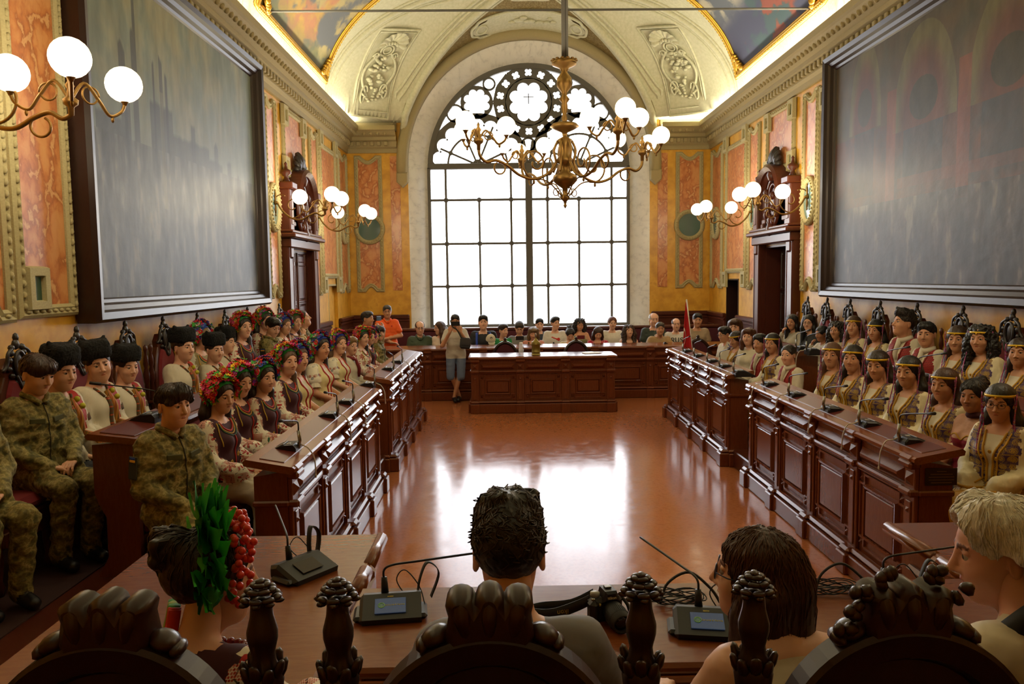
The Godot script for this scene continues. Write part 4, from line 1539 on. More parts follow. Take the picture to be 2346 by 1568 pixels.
func desk(label: String, pos: Vector3, yaw: float, L: float, H: float, D: float, nb: int, leather := true, slope := 0.1, group := "") -> Node3D:
	var o := thing("council_desk", label, "desk", pos, yaw, group)
	var s := S()
	ext(s, [Vector2(0.0, 0.0), Vector2(0.0, H - 0.03), Vector2(-D, H - 0.03 - D * slope), Vector2(-D, 0.0)], -L / 2, L / 2, Transform3D(Basis(Vector3(0, 0, 1), Vector3(0, 1, 0), Vector3(-1, 0, 0)), Vector3.ZERO))
	put(s, "carcass", M.desk, o)
	desk_front(o, L, H, nb)
	# end mouldings
	for m in [-1, 1]:
		s = S()
		box(s, V(m * (L / 2 + 0.005), H - 0.24, -D / 2), V(0.03, 0.04, D + 0.02), 0.01)
		put(s, "end_moulding", M.desk, o)
		s = S()
		box(s, V(m * (L / 2 + 0.02), 0.08, -D / 2 + 0.01), V(0.06, 0.16, D + 0.02), 0.01)
		box(s, V(m * (L / 2 + 0.012), 0.18, -D / 2 + 0.01), V(0.04, 0.04, D + 0.02), 0.014)
		put(s, "end_plinth", M.desk, o)
	# sloping top with rounded front edge
	s = S()
	var P := [Vector2(0.05, -0.04), Vector2(0.065, -0.02), Vector2(0.06, 0.0), Vector2(0.045, 0.008), Vector2(-D - 0.04, 0.008), Vector2(-D - 0.055, -0.01), Vector2(-D - 0.045, -0.035)]
	var X := Transform3D(Basis(Vector3.RIGHT, slope), V(0, H, 0))
	ext(s, P.map(func(p): return Vector2(p.x, p.y)), -L / 2 - 0.04, L / 2 + 0.04, X * Transform3D(Basis(Vector3(0, 0, 1), Vector3(0, 1, 0), Vector3(-1, 0, 0)), Vector3.ZERO))
	var bw := (L - 0.13) / nb
	for i in nb + 1:
		box(s, X * V(-L / 2 + 0.065 + i * bw, -0.014, 0.05), V(0.16, 0.052, 0.05), 0.02)
	put(s, "desk_top", M.desktop, o)
	if leather:
		s = S()
		box(s, X * V(0, 0.009, -D / 2 + 0.0), V(L - 0.06, 0.008, D - 0.05), 0.003, X.basis)
		put(s, "leather_inset", M.leather, o)
	return o

func desks() -> void:
	var names := {-1: "left", 1: "right"}
	for sd in [-1, 1]:
		var yaw: float = PI / 2 if sd < 0 else -PI / 2
		desk("panelled front row desk on the %s side next to the near raised desk" % names[sd], V(sd * 1.99, 0, -6.46), yaw, 3.34, 1.08, 0.21, 4, true, 0.18)
		desk("panelled front row desk on the %s side next to the window end" % names[sd], V(sd * 1.99, 0, -10.57), yaw, 3.32, 1.08, 0.21, 4, true, 0.18)
		for r in [[-6.65, 3.7, "near the raised desk"], [-10.8, 2.8, "towards the window"]]:
			bench_desk("second row desk with red seat backs, %s on the %s side" % [r[2], names[sd]], V(sd * 2.95, 0.2, r[0]), yaw, r[1])
	desk("free standing panelled clerk's desk before the window, glossy empty top", V(0, 0, -12.79), 0.0, 2.38, 0.928, 0.62, 3, false, 0.0)
	desk("long panelled desk spanning the room in front of the window seats", V(0, 0, -14.22), 0.0, 8.3, 0.95, 0.5, 8, false, 0.02)
	# pew against the window wall
	var pw := thing("window_pew", "long pew with dark red velvet back under the great window", "pew", V(0, 0, -16.6))
	var s := S()
	box(s, V(0, 0.19, 0.05), V(8.2, 0.38, 0.5), 0.01)
	put(s, "pew_base", M.walnut, pw)
	s = S()
	box(s, V(0, 0.42, 0.05), V(8.2, 0.08, 0.54), 0.03)
	put(s, "seat_cushion", M.velvet_dark, pw)
	s = S()
	box(s, V(0, 0.78, -0.25), V(8.2, 0.64, 0.1), 0.03)
	put(s, "back_cushion", M.velvet_dark, pw)
	s = S()
	box(s, V(0, 1.13, -0.27), V(8.24, 0.07, 0.16), 0.02)
	box(s, V(0, 0.56, -0.33), V(8.2, 1.12, 0.08), 0.01)
	put(s, "top_rail", M.walnut, pw)
	var vb := thing("visitor_bench", "low backless wooden bench behind the long desk", "bench", V(0.3, 0, -15.25))
	s = S()
	box(s, V(0, 0.42, 0), V(6.0, 0.06, 0.42), 0.012)
	put(s, "bench_seat", M.walnut, vb)
	for x in [-2.8, -0.95, 0.95, 2.8]:
		s = S()
		box(s, V(x, 0.195, 0), V(0.06, 0.39, 0.36), 0.008)
		put(s, "leg", M.walnut, vb)
	near_desk()

# second row desk: panelled body, sloping top, red seats of the front row built onto its front
func bench_desk(label: String, pos: Vector3, yaw: float, L: float) -> void:
	var o := thing("bench_desk", label, "desk", pos, yaw)
	var s := S()
	box(s, V(0, 0.52, -0.11), V(L - 0.08, 1.0, 0.2), 0.006)
	put(s, "carcass", M.desk, o)
	# shaped ends
	for m in [-1, 1]:
		s = S()
		ext(s, [Vector2(0.02, 0), Vector2(0.02, 1.05), Vector2(-0.25, 1.03), Vector2(-0.25, 0.72), Vector2(-0.23, 0.66), Vector2(-0.18, 0.56), Vector2(-0.17, 0.34), Vector2(-0.21, 0.26), Vector2(-0.25, 0.2), Vector2(-0.25, 0.18), Vector2(-0.24, 0)], -0.025, 0.025, Transform3D(Basis(Vector3(0, 0, 1), Vector3(0, 1, 0), Vector3(-1, 0, 0)), V(m * (L / 2 - 0.025), 0, 0)), 0.0)
		put(s, "end_panel", M.desk, o)
	s = S()
	var X := Transform3D(Basis(Vector3.RIGHT, 0.12), V(0, 1.07, 0))
	ext(s, [Vector2(0.04, -0.035), Vector2(0.06, -0.015), Vector2(0.05, 0.005), Vector2(-0.26, 0.005), Vector2(-0.28, -0.015), Vector2(-0.26, -0.035)], -L / 2 - 0.03, L / 2 + 0.03, X * Transform3D(Basis(Vector3(0, 0, 1), Vector3(0, 1, 0), Vector3(-1, 0, 0)), Vector3.ZERO))
	put(s, "desk_top", M.desktop, o)
	s = S()
	box(s, X * V(0, 0.008, -0.105), V(L - 0.05, 0.008, 0.22), 0.003, X.basis)
	put(s, "leather_inset", M.leather, o)
	var n := int(round(L / 0.6))
	var bw := (L - 0.1) / n
	var bk := cached("bk%.2f" % bw, func(q: SurfaceTool): box(q, V(0, 0.72, 0.02), V(bw - 0.03, 0.56, 0.06), 0.025))
	var st := cached("st%.2f" % bw, func(q: SurfaceTool):
		box(q, V(0, 0.41, 0.23), V(bw - 0.03, 0.08, 0.4), 0.03))
	var sb := cached("sb%.2f" % bw, func(q: SurfaceTool):
		box(q, V(0, 0.34, 0.22), V(bw - 0.05, 0.06, 0.36), 0.01)
		box(q, V(0, 0.16, 0.12), V(bw - 0.06, 0.32, 0.14), 0.01))
	for i in n:
		var t := T3(V(-L / 2 + 0.05 + (i + 0.5) * bw, 0, 0))
		inst(bk, "seat_back", M.velvet, o, t)
		inst(st, "seat_cushion", M.velvet, o, t)
		inst(sb, "seat_base", M.walnut, o, t)

func near_desk() -> void:
	var o := thing("raised_desk", "raised horseshoe desk in warm polished wood facing the hall", "desk", V(0, 0.33, -2.5))
	var s := S()
	var top := func(x0: float, x1: float, z0: float, z1: float, nm: String) -> void:
		var q := S()
		box(q, V((x0 + x1) / 2, 0.735, (z0 + z1) / 2 + 2.5), V(x1 - x0, 0.035, z1 - z0), 0.012)
		put(q, nm, M.desktop, o)
	top.call(-1.17, 1.13, -2.84, -2.22, "centre_top")
	top.call(-2.17, -1.175, -3.46, -2.1, "wing_top")
	top.call(1.135, 2.13, -3.5, -2.1, "wing_top")
	# rounded edge moulding along the inner edges of the wings
	for m in [[-1.19, -3.46], [1.15, -3.5]]:
		s = S()
		tube(s, [V(m[0], 0.728, m[1] + 2.5), V(m[0], 0.728, -0.6)], 0.03, 10)
		tube(s, [V(m[0], 0.728, -0.55), V(m[0], 0.728, -0.34)], 0.033, 10)
		box(s, V(m[0] + (0.012 if m[0] < 0 else -0.012), 0.715, -0.575), V(0.05, 0.06, 0.07), 0.02)
		put(s, "edge_moulding", M.desktop, o)
		s = S()
		var sg := 1.0 if m[0] < 0 else -1.0
		box(s, V(m[0] - sg * 0.5, 0.36, -0.55), V(0.92, 0.7, 0.8), 0.01)
		box(s, V(m[0] - sg * 0.03, 0.36, -0.75), V(0.04, 0.5, 0.24), 0.015)
		box(s, V(m[0] - sg * 0.03, 0.6, -0.45), V(0.05, 0.14, 0.2), 0.03)
		put(s, "wing_body", M.desk, o)
	s = S()
	box(s, V(-0.02, 0.36, -0.28), V(2.28, 0.71, 0.05), 0.01)
	put(s, "modesty_panel", M.desk, o)
	s = S()
	box(s, V(-0.02, 0.7, 0.3), V(2.24, 0.05, 0.03), 0.01)
	put(s, "shelf_edge", M.desktop, o)

# ---------------------------------------------------------------- chairs
func chair_mesh_high() -> Node3D:
	var o := thing("high_back_chair", "tall red velvet chair with carved crest", "chair")
	var s := S()
	box(s, V(0, 0.4, 0.26), V(0.56, 0.07, 0.5), 0.015)
	box(s, V(0, 0.33, 0.5), V(0.5, 0.1, 0.03), 0.01)
	put(s, "seat_frame", M.walnut, o)
	s = S()
	box(s, V(0, 0.47, 0.27), V(0.52, 0.1, 0.46), 0.04)
	put(s, "seat_cushion", M.velvet, o)
	for q in [[-0.25, 0.47, 0.0], [0.25, 0.47, 0.0], [-0.25, 0.03, 0.0], [0.25, 0.03, 0.0]]:
		s = S()
		lathe(s, [Vector2(0, 0), Vector2(0.022, 0), Vector2(0.03, 0.05), Vector2(0.02, 0.1), Vector2(0.032, 0.2), Vector2(0.03, 0.28), Vector2(0.035, 0.38), Vector2(0, 0.38)], 8, T3(V(q[0], 0, q[1])))
		put(s, "leg", M.walnut, o)
	# tapering back
	var L := Transform3D(Basis(Vector3.RIGHT, -0.06), V(0, 0, 0.02))
	var out := [Vector2(-0.29, 0.4), Vector2(0.29, 0.4), Vector2(0.29, 0.75), Vector2(0.265, 0.95), Vector2(0.22, 1.1), Vector2(0.16, 1.2), Vector2(0.17, 1.26), Vector2(0.1, 1.33), Vector2(-0.1, 1.33), Vector2(-0.17, 1.26), Vector2(-0.16, 1.2), Vector2(-0.22, 1.1), Vector2(-0.265, 0.95), Vector2(-0.29, 0.75)]
	s = S()
	ext(s, out, -0.025, 0.025, L, 0.008)
	put(s, "back_frame", M.walnut, o)
	s = S()
	ext(s, [Vector2(-0.235, 0.5), Vector2(0.235, 0.5), Vector2(0.235, 0.75), Vector2(0.21, 0.94), Vector2(0.165, 1.08), Vector2(0.115, 1.17), Vector2(-0.115, 1.17), Vector2(-0.165, 1.08), Vector2(-0.21, 0.94), Vector2(-0.235, 0.75)], 0.02, 0.05, L, 0.02)
	put(s, "back_upholstery", M.velvet, o)
	# carved cartouche crest
	s = S()
	var ring := []
	for i in 20: ring.append(L * V(cos(TAU * i / 20) * 0.058, 1.27 + sin(TAU * i / 20) * 0.1, 0.05))
	tube(s, ring, 0.014, 6, true)
	ball(s, L * V(0, 1.27, 0.035), V(0.05, 0.09, 0.02), 12)
	for m in [-1, 1]:
		for q in [[0.07, 1.36, 0.03], [0.1, 1.31, 0.032], [0.115, 1.25, 0.028], [0.09, 1.2, 0.024], [0.06, 1.4, 0.028], [0.05, 1.15, 0.022]]:
			ball(s, L * V(m * q[0], q[1], 0.035), V(q[2], q[2] * 0.85, 0.022), 8)
		tube(s, spline([L * V(m * 0.05, 1.4, 0.04), L * V(m * 0.12, 1.36, 0.045), L * V(m * 0.14, 1.28, 0.04), L * V(m * 0.18, 1.24, 0.03)], 4), 0.014, 5)
		tube(s, spline([L * V(m * 0.06, 1.2, 0.05), L * V(m * 0.03, 1.12, 0.055), L * V(0, 1.1, 0.05)], 4), 0.013, 5)
	ball(s, L * V(0, 1.42, 0.03), V(0.036, 0.04, 0.025), 8)
	ball(s, L * V(0.01, 1.47, 0.03), V(0.026, 0.035, 0.02), 8)
	ball(s, L * V(0, 1.12, 0.05), V(0.03, 0.035, 0.02), 8)
	put(s, "carved_crest", M.crest, o)
	for m in [-1, 1]:
		s = S()
		lathe(s, [Vector2(0.02, 0.4), Vector2(0.024, 0.8), Vector2(0.018, 0.86), Vector2(0.03, 0.9), Vector2(0.03, 0.96), Vector2(0.016, 1.02), Vector2(0.026, 1.06), Vector2(0.02, 1.12), Vector2(0.012, 1.16), Vector2(0.022, 1.2), Vector2(0.018, 1.23), Vector2(0, 1.25)], 10, T3(V(m * 0.345, 0, -0.02)))
		box(s, V(m * 0.315, 0.62, -0.01), V(0.07, 0.04, 0.03), 0.006)
		put(s, "finial_post", M.walnut, o)
		s = S()
		tube(s, spline([V(m * 0.33, 0.68, 0.0), V(m * 0.33, 0.7, 0.2), V(m * 0.33, 0.66, 0.42)], 4), 0.022, 6)
		tube(s, [V(m * 0.33, 0.66, 0.4), V(m * 0.3, 0.42, 0.42)], 0.018, 6)
		put(s, "armrest", M.walnut, o)
	return o

func chairs() -> void:
	var c0 := chair_mesh_high()
	var first := true
	var order := ["first", "second", "third", "fourth", "fifth", "sixth", "seventh", "eighth", "ninth", "tenth"]
	for sd in [-1, 1]:
		var zs: Array = [-12.16, -11.42, -10.66, -9.8, -8.92, -8.02, -7.22, -6.4, -5.6, -4.75]
		for i in zs.size():
			var lab := "tall red velvet chair with carved crest, %s from the walnut door along the %s wall" % [order[i], "left" if sd < 0 else "right"]
			var pos := V(sd * 4.1, 0.385, zs[i])
			var yaw: float = PI / 2 if sd < 0 else -PI / 2
			if first:
				c0.position = pos
				c0.rotation.y = yaw
				tag(c0, lab, "chair", "tall chairs along the walls")
				first = false
			else:
				copy(c0, "high_back_chair", lab, pos, yaw, "tall chairs along the walls")
	# round backed chairs behind the clerk's desk and along the window desk
	var r := thing("round_back_chair", "low round backed dark red chair", "chair")
	var s := S()
	var arcp := []
	for i in 25: arcp.append(V(-cos(PI * i / 24) * 0.23, 0.72 + sin(PI * i / 24) * 0.34, 0))
	arcp.push_front(V(-0.23, 0.42, 0))
	arcp.append(V(0.23, 0.42, 0))
	sweep(s, arcp, [Vector2(-0.028, -0.03), Vector2(-0.028, 0.02), Vector2(0, 0.03), Vector2(0.028, 0.02), Vector2(0.028, -0.03)], Vector3.BACK, false)
	box(s, V(0, 1.08, 0), V(0.07, 0.05, 0.05), 0.015)
	ball(s, V(0, 1.12, 0), V(0.03, 0.035, 0.025), 8)
	put(s, "back_frame", M.ebony, r)
	s = S()
	var pp := [Vector2(-0.22, 0.44), Vector2(0.22, 0.44)]
	for i in 17: pp.append(Vector2(cos(PI * i / 16) * 0.22, 0.72 + sin(PI * i / 16) * 0.32))
	ext(s, pp, -0.025, 0.02, Transform3D.IDENTITY, 0.012)
	put(s, "back_upholstery", M.velvet_dark, r)
	s = S()
	box(s, V(0, 0.44, 0.24), V(0.5, 0.1, 0.46), 0.03)
	put(s, "seat_cushion", M.velvet_dark, r)
	for q in [[-0.21, 0.02], [0.21, 0.02], [-0.21, 0.44], [0.21, 0.44]]:
		s = S()
		lathe(s, [Vector2(0, 0), Vector2(0.018, 0), Vector2(0.026, 0.2), Vector2(0.024, 0.4), Vector2(0, 0.4)], 8, T3(V(q[0], 0, q[1])))
		put(s, "leg", M.ebony, r)
	r.position = V(-0.62, 0, -14.05)
	r.rotation.y = 0.0
	tag(r, "low round backed dark red chair behind the clerk's desk beside the boy in green", "chair", "round backed chairs near the window")
	copy(r, "round_back_chair", "low round backed dark red chair behind the clerk's desk before the woman in cream", V(0.67, 0, -14.05), 0.0, "round backed chairs near the window")
	copy(r, "round_back_chair", "low round backed dark red chair before the man in the beige tee shirt", V(2.9, 0.0, -14.1), 0.0, "round backed chairs near the window")
	copy(r, "round_back_chair", "low round backed dark red chair holding the woman in the checked top", V(3.9, 0.0, -15.3), 0.0, "round backed chairs near the window")
	# carved armchairs at the near desk, seen from behind
	var spots := [[-1.3, "carved dark armchair behind the woman with the berry headdress"], [-0.645, "carved dark armchair behind the boy with curly hair"], [0.075, "carved dark armchair with leafy crest behind the woman in glasses"], [0.78, "carved dark armchair behind the white haired man"]]
	for i in 4: near_chair(spots[i][1], spots[i][0], i)

func near_chair(label: String, x: float, k: int) -> void:
	var o := thing("carved_armchair", label, "chair", V(x, 0.345, -1.3), PI, "carved armchairs at the raised desk")
	# built facing +z; turned so that it faces the hall
	var key := "near%d"
	var s := S()
	var yc := 1.06
	var R := 0.225
	var out := [Vector2(-R, 0.5)]
	for i in 33: out.append(Vector2(-cos(PI * i / 32) * R, yc + sin(PI * i / 32) * R))
	out.append(Vector2(R, 0.5))
	var pth := out.map(func(p): return V(p.x, p.y, 0))
	sweep(s, pth, [Vector2(0.0, -0.02), Vector2(0.0, 0.03), Vector2(-0.008, 0.038), Vector2(-0.05, 0.03), Vector2(-0.058, 0.015), Vector2(-0.058, -0.02)].map(func(p): return Vector2(-p.x, -p.y)), Vector3.BACK, false)
	box(s, V(0, 0.5, 0), V(R * 2, 0.07, 0.05), 0.01)
	put(s, "back_frame", M.ebony, o)
	s = S()
	var inn := [Vector2(-R + 0.05, 0.52), Vector2(R - 0.05, 0.52)]
	for i in 21: inn.append(Vector2(cos(PI * i / 20) * (R - 0.05), yc + sin(PI * i / 20) * (R - 0.05)))
	ext(s, inn, 0.02, -0.012, Transform3D.IDENTITY, 0.012)
	put(s, "back_panel", M.ebony, o)
	# crest: three lobes over a block with a rounded shoulder on each side
	s = S()
	var yb := yc + R - 0.012
	var cr := [Vector2(-0.07, yb - 0.02), Vector2(0.07, yb - 0.02), Vector2(0.076, yb + 0.01), Vector2(0.07, yb + 0.045), Vector2(0.074, yb + 0.06)]
	for l in [0.05, 0.0, -0.05]:
		for i in 7:
			var a := lerpf(0.15, PI - 0.15, i / 6.0)
			cr.append(Vector2(l + cos(a) * 0.025, yb + 0.062 + sin(a) * (0.02 if l else 0.026)))
	cr.append_array([Vector2(-0.074, yb + 0.06), Vector2(-0.07, yb + 0.045), Vector2(-0.076, yb + 0.01)])
	ext(s, cr, 0.03, -0.035, Transform3D.IDENTITY, 0.012, true)
	for l in [0.05, 0.0, -0.05]:
		tube(s, spline([V(l * 0.75, yb + 0.0, -0.022), V(l * 0.9, yb + 0.04, -0.03), V(l, yb + 0.07, -0.018)], 4), [0.008, 0.009, 0.011, 0.013, 0.015, 0.016, 0.016, 0.015, 0.01], 8)
	put(s, "carved_crest", M.crestwood, o)
	for m in [-1, 1]:
		s = S()
		ball(s, V(m * 0.094, yb + 0.002, 0), V(0.028, 0.017, 0.03), 12, Basis(Vector3.BACK, m * -0.4))
		ball(s, V(m * 0.116, yb - 0.012, 0), V(0.014, 0.013, 0.028), 10)
		put(s, "crest_shoulder", M.crestwood, o)
	if k == 2:
		s = S()
		var rng := RandomNumberGenerator.new()
		rng.seed = 3
		for q in [[-0.04, 0.1], [-0.085, 0.075], [-0.1, 0.04], [-0.112, 0.01], [0.04, 0.1], [0.09, 0.07]]:
			for j in 4:
				ball(s, V(-q[0] + rng.randf_range(-0.012, 0.012), yb + q[1] + rng.randf_range(-0.012, 0.012), -0.02), V(0.014, 0.01, 0.012), 7, Basis(Vector3.BACK, rng.randf() * 3))
		put(s, "carved_leaves", M.crestwood, o)
	# turned posts with flower headed finials
	for m in [-1, 1]:
		s = S()
		var p := V(m * 0.262, 0, 0.0)
		lathe(s, [Vector2(0.024, 0.42), Vector2(0.028, 1.0), Vector2(0.03, 1.17), Vector2(0.034, 1.2), Vector2(0.03, 1.215), Vector2(0.022, 1.235), Vector2(0.02, 1.25), Vector2(0.026, 1.275), Vector2(0.0265, 1.29), Vector2(0.02, 1.315), Vector2(0.0175, 1.34), Vector2(0.02, 1.345), Vector2(0, 1.35)], 20, T3(p))
		put(s, "turned_post", M.ebony, o)
		s = S()
		for row in [[1.35, 0.028, 8, 0.0075], [1.363, 0.02, 7, 0.0075], [1.372, 0.011, 5, 0.007], [1.377, 0.0, 1, 0.007]]:
			for i in row[2]:
				var a: float = TAU * i / row[2] + row[0] * 7
				ball(s, p + V(cos(a) * row[1], row[0], sin(a) * row[1]), V(row[3] * 1.7, row[3] * 0.7, row[3] * 1.1), 8, Basis(Vector3.UP, -a + PI / 2))
		for i in 8:
			var a := TAU * i / 8
			ball(s, p + V(cos(a) * 0.03, 1.344, sin(a) * 0.03), V(0.011, 0.005, 0.008), 7, Basis(Vector3.UP, -a))
		put(s, "flower_finial", M.crestwood, o)
		s = S()
		for i in 9:
			var a := TAU * i / 9
			ball(s, p + V(cos(a) * 0.031, 1.215 + 0.008 * (i % 2), sin(a) * 0.031), V(0.008, 0.022, 0.012), 7, Basis(Vector3.UP, -a) * Basis(Vector3.BACK, -0.35))
		put(s, "leaf_collar", M.crestwood, o)
		s = S()
		tube(s, spline([V(m * 0.27, 0.66, 0.02), V(m * 0.28, 0.68, 0.22), V(m * 0.28, 0.64, 0.42)], 5), 0.022, 8)
		tube(s, [V(m * 0.28, 0.65, 0.4), V(m * 0.26, 0.42, 0.44)], 0.018, 8)
		put(s, "armrest", M.ebony, o)
	s = S()
	box(s, V(0, 0.45, 0.24), V(0.5, 0.1, 0.48), 0.03)
	put(s, "seat_cushion", M.velvet, o)
	for q in [[-0.23, 0.02], [0.23, 0.02], [-0.23, 0.45], [0.23, 0.45]]:
		s = S()
		lathe(s, [Vector2(0, 0), Vector2(0.02, 0), Vector2(0.03, 0.2), Vector2(0.026, 0.42), Vector2(0, 0.42)], 8, T3(V(q[0], 0, q[1])))
		put(s, "leg", M.ebony, o)

# ---------------------------------------------------------------- lamps
func spiral(c: Vector3, u: Vector3, v: Vector3, r0: float, r1: float, a0: float, a1: float, n := 20) -> Array:
	var o := []
	for i in n + 1:
		var t := float(i) / n
		var a := lerpf(a0, a1, t)
		o.append(c + (u * cos(a) + v * sin(a)) * lerpf(r0, r1, t))
	return o

# three globe branches round a hub; hub at the origin
func globe_cluster(o: Node3D, hub: Vector3, rb: float, gr: float, turn: float, energy: float, lift := 0.14) -> void:
	var s := S()
	lathe(s, [Vector2(0.0, -0.1), Vector2(0.018, -0.09), Vector2(0.02, -0.04), Vector2(0.045, -0.02), Vector2(0.05, 0.01), Vector2(0.025, 0.03), Vector2(0.018, 0.08), Vector2(0.03, 0.1), Vector2(0.012, 0.13), Vector2(0.016, 0.15), Vector2(0, 0.18)], 12, T3(hub))
	put(s, "branch_hub", M.brass, o)
	for k in 3:
		var a := turn + TAU * k / 3
		var d := V(cos(a), 0, sin(a))
		var up := Vector3.UP
		s = S()
		tube(s, spline([hub, hub + d * rb * 0.25 + up * rb * 0.35, hub + d * rb * 0.5 + up * rb * 0.12, hub + d * rb * 0.7 - up * rb * 0.12, hub + d * rb * 0.92 - up * rb * 0.02, hub + d * rb + up * lift * 0.35], 6), 0.011, 6)
		tube(s, spiral(hub + d * rb * 0.36 + up * rb * 0.16, d, up, rb * 0.16, rb * 0.13, 0, TAU, 18), 0.007, 5)
		lathe(s, [Vector2(0, -0.03), Vector2(0.012, -0.02), Vector2(0.02, 0.0), Vector2(0.055, 0.02), Vector2(0.06, 0.03), Vector2(0.0, 0.025)], 12, T3(hub + d * rb + up * lift * 0.45))
		ball(s, hub + d * rb * 0.75 - up * rb * 0.18, V(0.012, 0.022, 0.012), 6)
		put(s, "branch_arm", M.brass, o)
		s = S()
		var g := hub + d * rb + up * (lift * 0.5 + gr * 0.95)
		ball(s, Vector3.ZERO, Vector3.ONE * gr, 24)
		inst(mesh(s), "globe_lamp", M.globe, o, T3(g))
		var l := OmniLight3D.new()
		l.name = "globe_light"
		l.position = g
		l.light_color = Color(1.0, 0.93, 0.78)
		l.light_energy = energy
		l.light_size = gr * 0.8
		l.omni_range = 25.0
		l.omni_attenuation = 2.0
		l.shadow_enabled = true
		o.add_child(l, true)

func sconce(label: String, sd: int, y: float, z: float) -> void:
	var o := thing("wall_sconce", label, "lamp", V(sd * (HW - 0.05), y, z), 0.0, "brass sconces with three globes")
	var d := V(-sd, 0, 0)
	var up := Vector3.UP
	var s := S()
	lathe(s, [Vector2(0, 0), Vector2(0.03, 0.0), Vector2(0.035, 0.03), Vector2(0.015, 0.06), Vector2(0, 0.08)], 10, Transform3D(Basis(Vector3.BACK, PI / 2 * sd), Vector3.ZERO))
	for m in [-1, 1]:
		ball(s, V(0, m * 0.1, 0) + d * 0.02, V(0.02, 0.08, 0.02), 8)
		ball(s, V(0, m * 0.19, 0) + d * 0.02, V(0.014, 0.025, 0.014), 8)
	put(s, "wall_plate", M.brass, o)
	# great S arm with scrolls
	var hub := d * 0.8 - up * 0.1
	s = S()
	var P := spline([d * 0.05, d * 0.12 - up * 0.12, d * 0.26 - up * 0.24, d * 0.42 - up * 0.27, d * 0.56 - up * 0.2, d * 0.66 - up * 0.17, d * 0.74 - up * 0.21, d * 0.8 - up * 0.18, hub], 6)
	tube(s, P, 0.016, 7)
	tube(s, spiral(d * 0.3 + V(0, -0.06, 0), d, up, 0.19, 0.03, -2.0, 5.5, 40), 0.01, 6)
	tube(s, spiral(d * 0.6 + V(0, -0.26, 0), d, up, 0.075, 0.06, 1.4, 7.4, 24), 0.009, 6)
	tube(s, spiral(d * 0.12 + V(0, 0.02, 0), d, up, 0.12, 0.1, 3.6, 1.0, 14), 0.009, 6)
	put(s, "scroll_arm", M.brass, o)
	globe_cluster(o, hub, 0.39, 0.122, PI if d.x > 0 else 0.0, GLOBE)

func fixtures() -> void:
	sconce("brass wall sconce with three lit globes beside the near edge of the misty city painting", -1, 3.53, -5.25)
	sconce("brass wall sconce with three lit globes between the misty city painting and the walnut door", -1, 3.47, -12.5)
	sconce("brass wall sconce with three lit globes left wall, beyond the walnut door", -1, 3.46, -15.32)
	sconce("brass wall sconce with three lit globes between the red interior painting and the open doorway", 1, 3.46, -12.5)
	sconce("brass wall sconce with three lit globes right wall, beyond the open doorway", 1, 3.46, -15.32)
	sconce("brass wall sconce with three lit globes beside the near edge of the red interior painting", 1, 3.53, -5.25)
	# tie rod
	var s := S()
	tube(s, [V(-4.2, 6.38, -12.4), V(4.2, 6.34, -12.4)], 0.018, 8)
	tag(put(s, "tie_rod", M.iron), "thin iron tie rod spanning the vault from wall to wall", "rod")
	chandelier()

